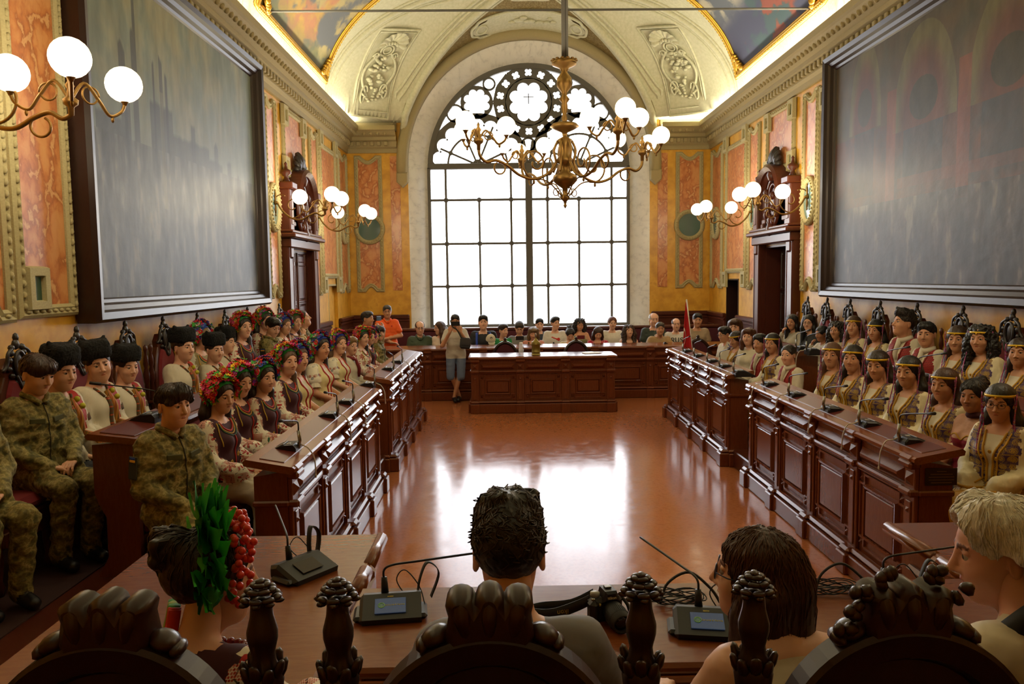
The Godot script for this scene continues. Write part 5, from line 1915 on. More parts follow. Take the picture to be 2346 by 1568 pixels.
func chandelier() -> void:
	var z := -8.05
	var c := V(0.02, 0, z)
	var o := thing("chandelier", "large brass chandelier with scrolling arms and white globes on a long rod", "chandelier", c)
	var s := S()
	tube(s, [V(0, 4.42, 0), V(0, 8.45, 0)], 0.026, 8)
	tube(s, [V(0.03, 4.45, 0.02), V(0.03, 8.45, 0.02)], 0.012, 6)
	put(s, "hanging_rod", M.iron, o)
	s = S()
	var pr := [[0.0, 4.42], [0.02, 4.43], [0.13, 4.41], [0.12, 4.37], [0.05, 4.34], [0.03, 4.3], [0.075, 4.24], [0.075, 4.16], [0.03, 4.1], [0.025, 4.07], [0.055, 4.03], [0.03, 4.0], [0.035, 3.94], [0.02, 3.88], [0.03, 3.84], [0.02, 3.78]]
	lathe(s, pr.map(func(q): return Vector2(q[0], q[1])), 18)
	for i in 14: ball(s, V(cos(TAU * i / 14) * 0.12, 4.415, sin(TAU * i / 14) * 0.12), V(0.02, 0.012, 0.02), 6)
	put(s, "upper_stem", M.brass, o)
	s = S()
	pr = [[0.0, 3.82], [0.12, 3.79], [0.15, 3.76], [0.1, 3.73], [0.03, 3.7], [0.02, 3.66], [0.075, 3.63], [0.06, 3.56], [0.05, 3.48], [0.08, 3.44], [0.085, 3.4], [0.05, 3.38], [0.06, 3.3], [0.12, 3.27], [0.128, 3.22], [0.09, 3.18], [0.03, 3.14], [0.025, 3.08], [0.055, 3.04], [0.02, 3.01], [0.012, 2.98], [0.02, 2.965], [0.0, 2.93]]
	lathe(s, pr.map(func(q): return Vector2(q[0], q[1])), 20)
	for i in 6:
		var a := TAU * i / 6
		tube(s, spline([V(cos(a) * 0.07, 3.62, sin(a) * 0.07), V(cos(a) * 0.11, 3.52, sin(a) * 0.11), V(cos(a) * 0.09, 3.4, sin(a) * 0.09), V(cos(a) * 0.12, 3.3, sin(a) * 0.12)], 4), 0.014, 5)
	put(s, "central_body", M.brass, o)
	for k in 4:
		var a := 0.45 + TAU * k / 4
		var d := V(cos(a), 0, -sin(a))
		var u := Vector3.UP
		s = S()
		var P := spline([V(0, 3.4, 0) + d * 0.1, V(0, 3.28, 0) + d * 0.2, V(0, 3.22, 0) + d * 0.36, V(0, 3.25, 0) + d * 0.52, V(0, 3.34, 0) + d * 0.66, V(0, 3.38, 0) + d * 0.78, V(0, 3.36, 0) + d * 0.88, V(0, 3.42, 0) + d * 0.95, V(0, 3.52, 0) + d * 0.96], 6)
		tube(s, P, 0.015, 7)
		tube(s, spiral(V(0, 3.38, 0) + d * 0.34, d, u, 0.17, 0.03, -1.9, 6.5, 44), 0.01, 6)
		tube(s, spiral(V(0, 3.31, 0) + d * 0.74, d, u, 0.065, 0.055, 1.4, 7.4, 20), 0.009, 6)
		tube(s, spline([V(0, 3.06, 0) + d * 0.04, V(0, 3.12, 0) + d * 0.1, V(0, 3.2, 0) + d * 0.2, V(0, 3.23, 0) + d * 0.34], 5), 0.008, 5)
		tube(s, spiral(V(0, 3.09, 0) + d * 0.1, d, u, 0.05, 0.01, 2.2, -4.5, 22), 0.006, 5)
		ball(s, V(0, 3.19, 0) + d * 0.36, V(0.014, 0.025, 0.014), 6)
		put(s, "scroll_arm", M.brass, o)
		globe_cluster(o, V(0, 3.56, 0) + d * 0.96, 0.27, 0.092, a + 0.5, GLOBE * 0.5, 0.1)

# ---------------------------------------------------------------- bodies: distance fields meshed as surface nets
class Field:
	var o: Vector3
	var c: float
	var nx: int
	var ny: int
	var nz: int
	var f := PackedFloat32Array()
	var w := PackedByteArray()
	func _init(lo: Vector3, hi: Vector3, cell: float) -> void:
		o = lo
		c = cell
		nx = int((hi.x - lo.x) / cell) + 2
		ny = int((hi.y - lo.y) / cell) + 2
		nz = int((hi.z - lo.z) / cell) + 2
		f.resize(nx * ny * nz)
		f.fill(9.0)
		w.resize(nx * ny * nz)
	func span(a: float, b: float, n: int, oo: float) -> Vector2i:
		return Vector2i(clampi(int(floor((a - oo) / c)), 0, n - 1), clampi(int(ceil((b - oo) / c)), 0, n - 1))
	func cap(a: Vector3, b: Vector3, ra: float, rb: float, id: int, k: float) -> void:
		var rm := maxf(ra, rb) + 2.0 * c + k * 0.5
		var X := span(minf(a.x, b.x) - rm, maxf(a.x, b.x) + rm, nx, o.x)
		var Y := span(minf(a.y, b.y) - rm, maxf(a.y, b.y) + rm, ny, o.y)
		var Z := span(minf(a.z, b.z) - rm, maxf(a.z, b.z) + rm, nz, o.z)
		var ba := b - a
		var bb := maxf(ba.dot(ba), 1e-9)
		var dr := rb - ra
		for z in range(Z.x, Z.y + 1):
			for y in range(Y.x, Y.y + 1):
				var i := (z * ny + y) * nx + X.x
				var p := Vector3(o.x + X.x * c, o.y + y * c, o.z + z * c) - a
				for x in range(X.x, X.y + 1):
					var h := clampf(p.dot(ba) / bb, 0.0, 1.0)
					var d := (p - ba * h).length() - ra - dr * h
					var q := f[i]
					if d < q: w[i] = id
					var m := k - absf(d - q)
					if m > 0.0: f[i] = minf(d, q) - m * m * 0.25 / k
					elif d < q: f[i] = d
					i += 1
					p.x += c
	func ell(cen: Vector3, r: Vector3, id: int, k: float, sub := false, bs := Basis.IDENTITY) -> void:
		var rm := maxf(r.x, maxf(r.y, r.z)) if bs != Basis.IDENTITY else 0.0
		var e := (Vector3(rm, rm, rm) if rm > 0.0 else r) + Vector3.ONE * (2.0 * c + k * 0.5)
		var X := span(cen.x - e.x, cen.x + e.x, nx, o.x)
		var Y := span(cen.y - e.y, cen.y + e.y, ny, o.y)
		var Z := span(cen.z - e.z, cen.z + e.z, nz, o.z)
		var ir := Vector3(1.0 / r.x, 1.0 / r.y, 1.0 / r.z)
		var inv := bs.transposed()
		var turned := bs != Basis.IDENTITY
		for z in range(Z.x, Z.y + 1):
			for y in range(Y.x, Y.y + 1):
				var i := (z * ny + y) * nx + X.x
				for x in range(X.x, X.y + 1):
					var p := Vector3(o.x + x * c, o.y + y * c, o.z + z * c) - cen
					if turned: p = inv * p
					var u := p * ir
					var k0 := u.length()
					var k1 := (u * ir).length()
					var d := k0 * (k0 - 1.0) / k1 if k1 > 1e-6 else -minf(r.x, minf(r.y, r.z))
					var q := f[i]
					if sub:
						d = -d
						var m := k - absf(d - q)
						if m > 0.0: f[i] = maxf(d, q) + m * m * 0.25 / k
						elif d > q: f[i] = d
					else:
						if d < q: w[i] = id
						var m := k - absf(d - q)
						if m > 0.0: f[i] = minf(d, q) - m * m * 0.25 / k
						elif d < q: f[i] = d
					i += 1
	func rbox(cen: Vector3, h: Vector3, r: float, id: int, k: float) -> void:
		var e := h + Vector3.ONE * (2.0 * c + k)
		var X := span(cen.x - e.x, cen.x + e.x, nx, o.x)
		var Y := span(cen.y - e.y, cen.y + e.y, ny, o.y)
		var Z := span(cen.z - e.z, cen.z + e.z, nz, o.z)
		var hh := h - Vector3.ONE * r
		for z in range(Z.x, Z.y + 1):
			for y in range(Y.x, Y.y + 1):
				var i := (z * ny + y) * nx + X.x
				for x in range(X.x, X.y + 1):
					var p := (Vector3(o.x + x * c, o.y + y * c, o.z + z * c) - cen).abs() - hh
					var d := p.max(Vector3.ZERO).length() + minf(maxf(p.x, maxf(p.y, p.z)), 0.0) - r
					var q := f[i]
					if d < q: w[i] = id
					var m := k - absf(d - q)
					if m > 0.0: f[i] = minf(d, q) - m * m * 0.25 / k
					elif d < q: f[i] = d
					i += 1
	# push the surface in and out where the owner is one of ids
	func rough(n: FastNoiseLite, amp: float, ids: Array, sc := Vector3.ONE) -> void:
		var lim := c * 3.0 + amp
		for z in nz:
			for y in ny:
				var i := (z * ny + y) * nx
				for x in nx:
					if absf(f[i]) < lim and ids.has(w[i]):
						f[i] += amp * n.get_noise_3d((o.x + x * c) * sc.x, (o.y + y * c) * sc.y, (o.z + z * c) * sc.z)
					i += 1
	# depth of the front surface at (x, y), marching from +z
	func front(x: float, y: float) -> float:
		var i := clampi(int((x - o.x) / c), 0, nx - 2)
		var j := clampi(int((y - o.y) / c), 0, ny - 2)
		var tx := clampf((x - o.x) / c - i, 0, 1)
		var ty := clampf((y - o.y) / c - j, 0, 1)
		var last := 9.0
		for k in range(nz - 1, -1, -1):
			var b := (k * ny + j) * nx + i
			var v := lerpf(lerpf(f[b], f[b + 1], tx), lerpf(f[b + nx], f[b + nx + 1], tx), ty)
			if v < 0.0:
				return o.z + c * (k + (v / (v - last) if last < 8.0 else 0.0))
			last = v
		return -9.0
	func build() -> Dictionary:
		var idx := PackedInt32Array()
		idx.resize(f.size())
		idx.fill(-1)
		var V := PackedVector3Array()
		var N := PackedVector3Array()
		var O := PackedByteArray()
		var sy := nx
		var sz := nx * ny
		var lim := c * 4.0
		var offs := [0, 1, sy, sy + 1, sz, sz + 1, sz + sy, sz + sy + 1]
		var cells := PackedInt32Array()
		for z in nz - 1:
			for y in ny - 1:
				var b := (z * ny + y) * nx
				for x in nx - 1:
					var i := b + x
					var v0 := f[i]
					if v0 > lim or v0 < -lim: continue
					var v1 := f[i + 1]; var v2 := f[i + sy]; var v3 := f[i + sy + 1]
					var v4 := f[i + sz]; var v5 := f[i + sz + 1]; var v6 := f[i + sz + sy]; var v7 := f[i + sz + sy + 1]
					var neg := int(v0 < 0) + int(v1 < 0) + int(v2 < 0) + int(v3 < 0) + int(v4 < 0) + int(v5 < 0) + int(v6 < 0) + int(v7 < 0)
					if neg == 0 or neg == 8: continue
					var s := Vector3.ZERO
					var n := 0
					if (v0 < 0) != (v1 < 0): s += Vector3(v0 / (v0 - v1), 0, 0); n += 1
					if (v2 < 0) != (v3 < 0): s += Vector3(v2 / (v2 - v3), 1, 0); n += 1
					if (v4 < 0) != (v5 < 0): s += Vector3(v4 / (v4 - v5), 0, 1); n += 1
					if (v6 < 0) != (v7 < 0): s += Vector3(v6 / (v6 - v7), 1, 1); n += 1
					if (v0 < 0) != (v2 < 0): s += Vector3(0, v0 / (v0 - v2), 0); n += 1
					if (v1 < 0) != (v3 < 0): s += Vector3(1, v1 / (v1 - v3), 0); n += 1
					if (v4 < 0) != (v6 < 0): s += Vector3(0, v4 / (v4 - v6), 1); n += 1
					if (v5 < 0) != (v7 < 0): s += Vector3(1, v5 / (v5 - v7), 1); n += 1
					if (v0 < 0) != (v4 < 0): s += Vector3(0, 0, v0 / (v0 - v4)); n += 1
					if (v1 < 0) != (v5 < 0): s += Vector3(1, 0, v1 / (v1 - v5)); n += 1
					if (v2 < 0) != (v6 < 0): s += Vector3(0, 1, v2 / (v2 - v6)); n += 1
					if (v3 < 0) != (v7 < 0): s += Vector3(1, 1, v3 / (v3 - v7)); n += 1
					idx[i] = V.size()
					cells.append(i)
					V.append(o + (Vector3(x, y, z) + s / n) * c)
					N.append(Vector3(v1 + v3 + v5 + v7 - v0 - v2 - v4 - v6, v2 + v3 + v6 + v7 - v0 - v1 - v4 - v5, v4 + v5 + v6 + v7 - v0 - v1 - v2 - v3).normalized())
					var best := 0
					var bv := 99.0
					for e in 8:
						var q: float = absf(f[i + offs[e]])
						if q < bv:
							bv = q
							best = i + offs[e]
					O.append(w[best])
		var Q := PackedInt32Array()
		for i in cells:
			var v0 := f[i]
			for ax in 3:
				var d: int = [1, sy, sz][ax]
				var u: int = [sy, sz, 1][ax]
				var t: int = [sz, 1, sy][ax]
				if (v0 < 0) == (f[i + d] < 0): continue
				if i - u - t < 0: continue
				var a := idx[i]; var b := idx[i - u]; var e := idx[i - u - t]; var g := idx[i - t]
				if b < 0 or e < 0 or g < 0: continue
				if v0 < 0: Q.append_array([a, g, e, b])
				else: Q.append_array([a, b, e, g])
		return {"v": V, "n": N, "w": O, "q": Q}

# split a built field into one mesh per part; pick(owner, position) gives the part's name, tint(owner) a colour
func split_parts(r: Dictionary, pick: Callable, tint = null) -> Dictionary:
	var out := {}
	var V: PackedVector3Array = r.v
	var N: PackedVector3Array = r.n
	var O: PackedByteArray = r.w
	var Q: PackedInt32Array = r.q
	var names := []
	names.resize(V.size())
	for i in V.size(): names[i] = pick.call(O[i], V[i])
	var buf := {}
	for i in range(0, Q.size(), 4):
		var nm: String = names[Q[i]]
		if not buf.has(nm): buf[nm] = [{}, PackedVector3Array(), PackedVector3Array(), PackedColorArray(), PackedInt32Array()]
		var B: Array = buf[nm]
		var ix := []
		for e in 4:
			var g := Q[i + e]
			if not B[0].has(g):
				B[0][g] = B[1].size()
				B[1].append(V[g])
				B[2].append(N[g])
				B[3].append(tint.call(O[g]) if tint != null else Color.WHITE)
			ix.append(B[0][g])
		B[4].append_array([ix[0], ix[1], ix[2], ix[0], ix[2], ix[3]])
	for nm in buf:
		var B: Array = buf[nm]
		var arr := []
		arr.resize(Mesh.ARRAY_MAX)
		arr[Mesh.ARRAY_VERTEX] = B[1]
		arr[Mesh.ARRAY_NORMAL] = B[2]
		arr[Mesh.ARRAY_COLOR] = B[3]
		arr[Mesh.ARRAY_INDEX] = B[4]
		var m := ArrayMesh.new()
		m.add_surface_from_arrays(Mesh.PRIMITIVE_TRIANGLES, arr)
		out[nm] = m
	return out

func head_mesh(kind: String, cell: float) -> ArrayMesh:
	var key := "head_%s_%.4f" % [kind, cell]
	if mcache.has(key): return mcache[key]
	var F := Field.new(V(-0.105, -0.15, -0.125), V(0.105, 0.135, 0.13), cell)
	var male := kind == "m" or kind == "o"
	var kid := kind == "k"
	var jw := 1.06 if male else 0.96
	F.ell(V(0, 0.03, -0.012), V(0.076, 0.086, 0.096), 1, 0.02)
	F.ell(V(0, -0.025, 0.022), V(0.061 * jw, 0.088, 0.066), 1, 0.03)
	F.ell(V(0, -0.06, 0.02), V(0.05 * jw, 0.045, 0.05), 1, 0.03)
	F.ell(V(0, -0.094, 0.05), V(0.024 * jw, 0.021, 0.024), 1, 0.03)
	F.cap(V(0, -0.1, -0.02), V(0, -0.16, -0.035), 0.046, 0.05, 1, 0.03)
	for m in [-1, 1]:
		F.ell(V(m * 0.035, -0.03, 0.056), V(0.023, 0.02, 0.02), 1, 0.025)
		F.ell(V(m * 0.03, 0.008, 0.095), V(0.019, 0.0115, 0.019), 1, 0.014, true)
		F.ell(V(m * 0.03, 0.0145, 0.0725), V(0.0165, 0.0085, 0.0118), 1, 0.004)
		F.ell(V(m * 0.03, -0.005, 0.071), V(0.0155, 0.005, 0.009), 1, 0.006)
		F.cap(V(m * 0.014, 0.027, 0.084), V(m * 0.045, 0.028, 0.07), 0.0062 if male else 0.005, 0.004, 3, 0.006)
		F.ell(V(m * 0.011, -0.034, 0.088), V(0.0085, 0.007, 0.01), 1, 0.008)
		F.ell(V(m * 0.077, -0.006, -0.012), V(0.008, 0.03, 0.018), 1, 0.008, false, Basis(Vector3.UP, m * 0.35))
		F.ell(V(m * 0.087, -0.006, -0.006), V(0.006, 0.018, 0.009), 1, 0.006, true)
	F.cap(V(0, 0.018, 0.08), V(0, -0.028, 0.104 if not kid else 0.1), 0.0075, 0.0105 if male else 0.0092, 1, 0.012)
	F.cap(V(-0.024, -0.062, 0.068), V(-0.004, -0.0575, 0.083), 0.0042, 0.0062, 2, 0.005)
	F.cap(V(0.024, -0.062, 0.068), V(0.004, -0.0575, 0.083), 0.0042, 0.0062, 2, 0.005)
	F.cap(V(-0.017, -0.0685, 0.073), V(0.017, -0.0685, 0.073), 0.0066, 0.0066, 2, 0.006)
	F.ell(V(0, -0.0632, 0.09), V(0.021, 0.0016, 0.012), 2, 0.003, true)
	var tints := {1: Color(1, 1, 1), 2: Color(0.74, 0.45, 0.42), 3: Color(0.22, 0.15, 0.12)}
	var r := F.build()
	var m: ArrayMesh = split_parts(r, func(_w, _p): return "h", func(wn): return tints.get(wn, Color.WHITE)).h
	mcache[key] = m
	return m

# a relaxed hand: wrist at the origin, fingers along +z, palm towards -y, thumb towards +x
func hand_mesh(curl: float, mir := false) -> ArrayMesh:
	var key := "hand%.2f%s" % [curl, mir]
	if mcache.has(key): return mcache[key]
	var g := -1.0 if mir else 1.0
	var F := Field.new(V(-0.08, -0.1, -0.05), V(0.08, 0.04, 0.2), 0.005)
	F.cap(V(0, 0, -0.03), V(0, 0, 0.01), 0.026, 0.025, 1, 0.01)
	for k in 4:
		var x := g * (0.026 - k * 0.0175)
		F.cap(V(x * 0.6, 0, 0.01), V(x, 0, 0.082 - absf(k - 1.2) * 0.006), 0.0155, 0.0115, 1, 0.012)
		var L: float = [0.07, 0.078, 0.073, 0.058][k]
		var p := V(x, 0, 0.084 - absf(k - 1.2) * 0.006)
		var a := 0.15 + curl * 0.4
		for j in 3:
			var l: float = L * [0.45, 0.31, 0.24][j]
			var q := p + V(x * 0.08, -sin(a) * l, cos(a) * l)
			F.cap(p, q, 0.0098 - j * 0.0008, 0.009 - j * 0.0008, 1, 0.003)
			p = q
			a += curl * 0.75
	F.cap(V(g * 0.016, -0.004, 0.018), V(g * 0.046, -0.014, 0.05), 0.016, 0.0125, 1, 0.01)
	F.cap(V(g * 0.046, -0.014, 0.05), V(g * 0.052, -0.024, 0.078), 0.0115, 0.0098, 1, 0.004)
	F.cap(V(g * 0.052, -0.024, 0.078), V(g * 0.046, -0.034, 0.1), 0.0098, 0.0082, 1, 0.003)
	mcache[key] = split_parts(F.build(), func(_w, _p): return "h").h
	return mcache[key]

# thin locks lying on the hair, running down from the crown
func hair_strands(style: String, n: int) -> ArrayMesh:
	var key := "strands_%s_%d" % [style, n]
	if mcache.has(key): return mcache[key]
	hair_mesh(style)
	var F: Field = mcache["field_hair_" + style]
	var rng := RandomNumberGenerator.new()
	rng.seed = n + style.length()
	var s := S()
	var cen := V(0, 0.03, -0.014)
	var march := func(c: Vector3, d: Vector3) -> Variant:
		var r := 0.17
		while r > 0.05:
			var p := c + d * r
			var i := Vector3i(((p - F.o) / F.c).round())
			if i.x >= 0 and i.y >= 0 and i.z >= 0 and i.x < F.nx and i.y < F.ny and i.z < F.nz and F.f[(i.z * F.ny + i.y) * F.nx + i.x] < 0.0:
				return c + d * (r + 0.0015)
			r -= 0.003
		return null
	var long := style in ["long", "wavy", "tail", "bob", "fringe"]
	var curly := style == "quiff" or style == "wavy"
	for k in n:
		var ph := rng.randf() * TAU
		var t0 := rng.randf_range(0.05, 1.1)
		var t1 := t0 + rng.randf_range(0.5, 1.1)
		var P := []
		var w := rng.randf_range(-0.25, 0.25)
		var steps := 9 if not long else 15
		for i in steps:
			var t := lerpf(t0, t1, i / 8.0)
			var a := ph + w * i / 8.0 + (0.12 * sin(i * 1.6 + k) if curly else 0.0)
			var q: Variant
			if t < 1.7 or not long: q = march.call(cen, V(sin(t) * cos(a), cos(t), sin(t) * sin(a)))
			else: q = march.call(V(0, 0.03 - (t - 1.6) * 0.14, -0.02), V(cos(a), 0, sin(a)))
			if q == null: break
			if P.size() > 0 and (P[P.size() - 1] as Vector3).distance_to(q) > 0.06: break
			P.append(q)
		if style == "quiff" and t0 < 0.7 and P.size() > 2:
			var e: Vector3 = P[P.size() - 1]
			var d := (e - cen).normalized()
			var u := d.cross(Vector3.UP).normalized()
			for i in 5: P.append(e + d * 0.005 * sin(i * 0.9) + u * 0.008 * (cos(i * 1.3) - 1.0))
		if P.size() < 3: continue
		var R := []
		for i in P.size(): R.append(lerpf(0.0024, 0.0008, absf(i * 2.0 / (P.size() - 1) - 1.0)))
		tube(s, P, R, 4)
	mcache[key] = mesh(s)
	return mcache[key]

func hair_mesh(style: String) -> ArrayMesh:
	var key := "hair_" + style
	if mcache.has(key): return mcache[key]
	var big := style in ["long", "wavy", "tail", "bob", "fringe"]
	var F := Field.new(V(-0.17, -0.42 if big else -0.16, -0.21), V(0.17, 0.2, 0.14), 0.0065 if not style in ["quiff", "fringe", "bun", "swept"] else 0.0055)
	var n := FastNoiseLite.new()
	n.seed = style.length() * 7
	n.frequency = 1.0
	n.fractal_octaves = 3
	F.ell(V(0, 0.036, -0.016), V(0.084, 0.09, 0.103), 1, 0.02)
	var face := true
	match style:
		"short":
			F.ell(V(0, 0.085, 0.03), V(0.07, 0.04, 0.06), 1, 0.03)
		"crop":
			pass
		"bowl":
			F.ell(V(0, 0.055, 0.04), V(0.083, 0.06, 0.065), 1, 0.02)
		"curtain":
			F.ell(V(0.0, 0.075, 0.035), V(0.085, 0.05, 0.07), 1, 0.03)
			for m in [-1, 1]: F.cap(V(m * 0.01, 0.105, 0.06), V(m * 0.075, 0.03, 0.055), 0.026, 0.016, 1, 0.02)
		"quiff":
			F.ell(V(0, 0.1, 0.02), V(0.075, 0.05, 0.085), 1, 0.03)
			for k in 34:
				var a := k * 2.4
				F.ell(V(cos(a) * 0.05 * sqrt(k / 34.0) * 1.3, 0.125 + 0.012 * sin(k * 1.7), 0.02 + sin(a) * 0.06 * sqrt(k / 34.0) * 1.3), V(0.014, 0.013, 0.014), 1, 0.01)
		"swept":
			F.ell(V(0, 0.075, 0.0), V(0.09, 0.06, 0.1), 1, 0.03)
			for m in [-1, 1]:
				F.cap(V(m * 0.045, 0.11, 0.03), V(m * 0.09, 0.02, -0.04), 0.028, 0.03, 1, 0.03)
				F.cap(V(m * 0.09, 0.02, -0.03), V(m * 0.085, -0.05, -0.06), 0.028, 0.02, 1, 0.03)
		"balding":
			F.ell(V(0, 0.1, 0.05), V(0.075, 0.075, 0.11), 1, 0.02, true)
		"bun", "tail", "pulled":
			F.ell(V(0, 0.03, -0.03), V(0.086, 0.085, 0.095), 1, 0.03)
			if style == "bun":
				F.ell(V(0, 0.085, -0.1), V(0.055, 0.05, 0.05), 1, 0.015)
				for k in 5: F.cap(V(cos(k * 1.3) * 0.04, 0.085 + sin(k * 1.3) * 0.035, -0.135), V(cos(k * 1.3 + 1.2) * 0.045, 0.085 + sin(k * 1.3 + 1.2) * 0.04, -0.12), 0.018, 0.014, 1, 0.006)
			if style == "tail":
				for m in [-1, 1]:
					F.cap(V(m * 0.05, -0.02, -0.08), V(m * 0.085, -0.13, -0.06), 0.042, 0.038, 1, 0.03)
					F.cap(V(m * 0.085, -0.13, -0.06), V(m * 0.1, -0.34, 0.0), 0.038, 0.026, 1, 0.03)
				F.cap(V(0, -0.02, -0.09), V(0, -0.32, -0.12), 0.06, 0.05, 1, 0.04)
		"long", "fringe":
			for m in [-1, 1]:
				F.cap(V(m * 0.055, 0.06, 0.0), V(m * 0.083, -0.08, 0.01), 0.04, 0.032, 1, 0.03)
				F.cap(V(m * 0.083, -0.08, 0.01), V(m * 0.092, -0.33, 0.035), 0.032, 0.024, 1, 0.03)
				F.cap(V(m * 0.07, -0.03, -0.045), V(m * 0.075, -0.34, -0.06), 0.042, 0.036, 1, 0.03)
			F.cap(V(0, -0.02, -0.08), V(0, -0.34, -0.11), 0.068, 0.055, 1, 0.04)
		"wavy":
			for m in [-1, 1]:
				F.cap(V(m * 0.06, 0.07, -0.02), V(m * 0.1, -0.06, -0.01), 0.05, 0.05, 1, 0.03)
				F.cap(V(m * 0.1, -0.06, -0.01), V(m * 0.105, -0.3, 0.03), 0.05, 0.036, 1, 0.03)
			F.cap(V(0, -0.02, -0.09), V(0, -0.3, -0.12), 0.085, 0.07, 1, 0.04)
		"bob":
			for m in [-1, 1]:
				F.cap(V(m * 0.06, 0.06, -0.01), V(m * 0.085, -0.07, -0.01), 0.04, 0.035, 1, 0.03)
				F.cap(V(m * 0.085, -0.07, -0.01), V(m * 0.09, -0.16, 0.0), 0.036, 0.028, 1, 0.03)
			F.cap(V(0, 0.0, -0.07), V(0, -0.16, -0.08), 0.075, 0.06, 1, 0.04)
			F.ell(V(0, 0.08, 0.05), V(0.065, 0.035, 0.05), 1, 0.03)
	var fy: float = {"bowl": -0.075, "curtain": -0.065, "bob": -0.06, "crop": -0.03, "balding": -0.03, "short": -0.045, "swept": 0.0, "fringe": -0.055}.get(style, -0.04)
	F.ell(V(0, fy, 0.1), V(0.064, 0.105, 0.085), 1, 0.01, true)
	if not big:
		F.ell(V(0, -0.17, 0.03), V(0.3, 0.115, 0.16), 1, 0.012, true)
		F.ell(V(0, -0.2, -0.1), V(0.3, 0.12, 0.16), 1, 0.012, true)
		for m in [-1, 1]: F.ell(V(m * 0.088, -0.012, 0.004), V(0.03, 0.036, 0.034), 1, 0.01, true)
	if style == "wavy" or style == "quiff": F.rough(n, 0.02 if style == "wavy" else 0.004, [1], Vector3(26, 20, 26) if style == "wavy" else Vector3(50, 40, 50))
	elif big: F.rough(n, 0.0035, [1], Vector3(70, 5, 70))
	else: F.rough(n, 0.005, [1], Vector3(45, 22, 45))
	mcache["field_" + key] = F
	mcache[key] = split_parts(F.build(), func(_w, _p): return "h").h
	return mcache[key]

# ---------------------------------------------------------------- people
# local axes of a person: facing +z, the person's left at +x, floor at y = 0
func pose_of(nm: String) -> Dictionary:
	var p := {"dy": 0.0, "lean": 0.0, "stand": false,
		"el": [V(0.215, 0.76, 0.02), V(-0.215, 0.76, 0.02)], "wr": [V(0.075, 0.665, 0.24), V(-0.085, 0.65, 0.23)], "hd": [V(-0.75, -0.15, 0.5), V(0.75, -0.2, 0.5)],
		"kn": [V(0.1, 0.53, 0.4), V(-0.1, 0.53, 0.4)], "an": [V(0.1, 0.1, 0.32), V(-0.1, 0.1, 0.32)], "curl": 0.5}
	match nm:
		"phone":
			p.el = [V(0.24, 0.79, 0.1), V(-0.24, 0.79, 0.1)]
			p.wr = [V(0.075, 0.82, 0.27), V(-0.075, 0.82, 0.27)]
			p.hd = [V(-0.4, 0.35, 0.6), V(0.4, 0.35, 0.6)]
		"chin":
			p.el = [V(0.235, 0.76, 0.03), V(-0.16, 0.82, 0.2)]
			p.wr = [V(0.03, 0.72, 0.24), V(-0.05, 1.03, 0.17)]
			p.hd = [V(-0.75, 0.1, 0.4), V(0.3, 0.9, 0.0)]
			p.curl = 0.9
		"desk":
			p.el = [V(0.27, 0.8, 0.14), V(-0.27, 0.8, 0.14)]
			p.wr = [V(0.1, 0.84, 0.33), V(-0.1, 0.84, 0.33)]
			p.hd = [V(-0.8, 0.0, 0.3), V(0.8, 0.0, 0.3)]
			p.lean = 0.15
		"lean":
			p.lean = 0.28
			p.el = [V(0.26, 0.8, 0.2), V(-0.26, 0.8, 0.2)]
			p.wr = [V(0.16, 0.78, 0.42), V(-0.14, 0.78, 0.42)]
			p.hd = [V(-0.5, -0.05, 0.8), V(0.5, -0.05, 0.8)]
		"photo":
			p.stand = true
			p.dy = 0.36
			p.el = [V(0.25, 1.12, 0.13), V(-0.25, 1.12, 0.13)]
			p.wr = [V(0.1, 1.38, 0.27), V(-0.11, 1.38, 0.27)]
			p.hd = [V(-0.25, 0.9, 0.15), V(0.25, 0.9, 0.15)]
			p.kn = [V(0.06, 0.5, 0.06), V(-0.08, 0.5, 0.05)]
			p.an = [V(-0.05, 0.1, 0.06), V(0.05, 0.1, -0.06)]
		"folded":
			p.stand = true
			p.dy = 0.36
			p.el = [V(0.26, 1.1, 0.02), V(-0.26, 1.1, 0.02)]
			p.wr = [V(-0.06, 1.06, 0.2), V(0.06, 0.98, 0.2)]
			p.hd = [V(-0.9, -0.1, 0.1), V(0.9, -0.1, 0.1)]
			p.kn = [V(0.1, 0.5, 0.02), V(-0.1, 0.5, 0.02)]
			p.an = [V(0.11, 0.1, 0.0), V(-0.11, 0.1, 0.0)]
	return p

func folds(seed_: int) -> FastNoiseLite:
	var n := FastNoiseLite.new()
	n.seed = seed_
	n.frequency = 1.0
	n.fractal_octaves = 3
	return n

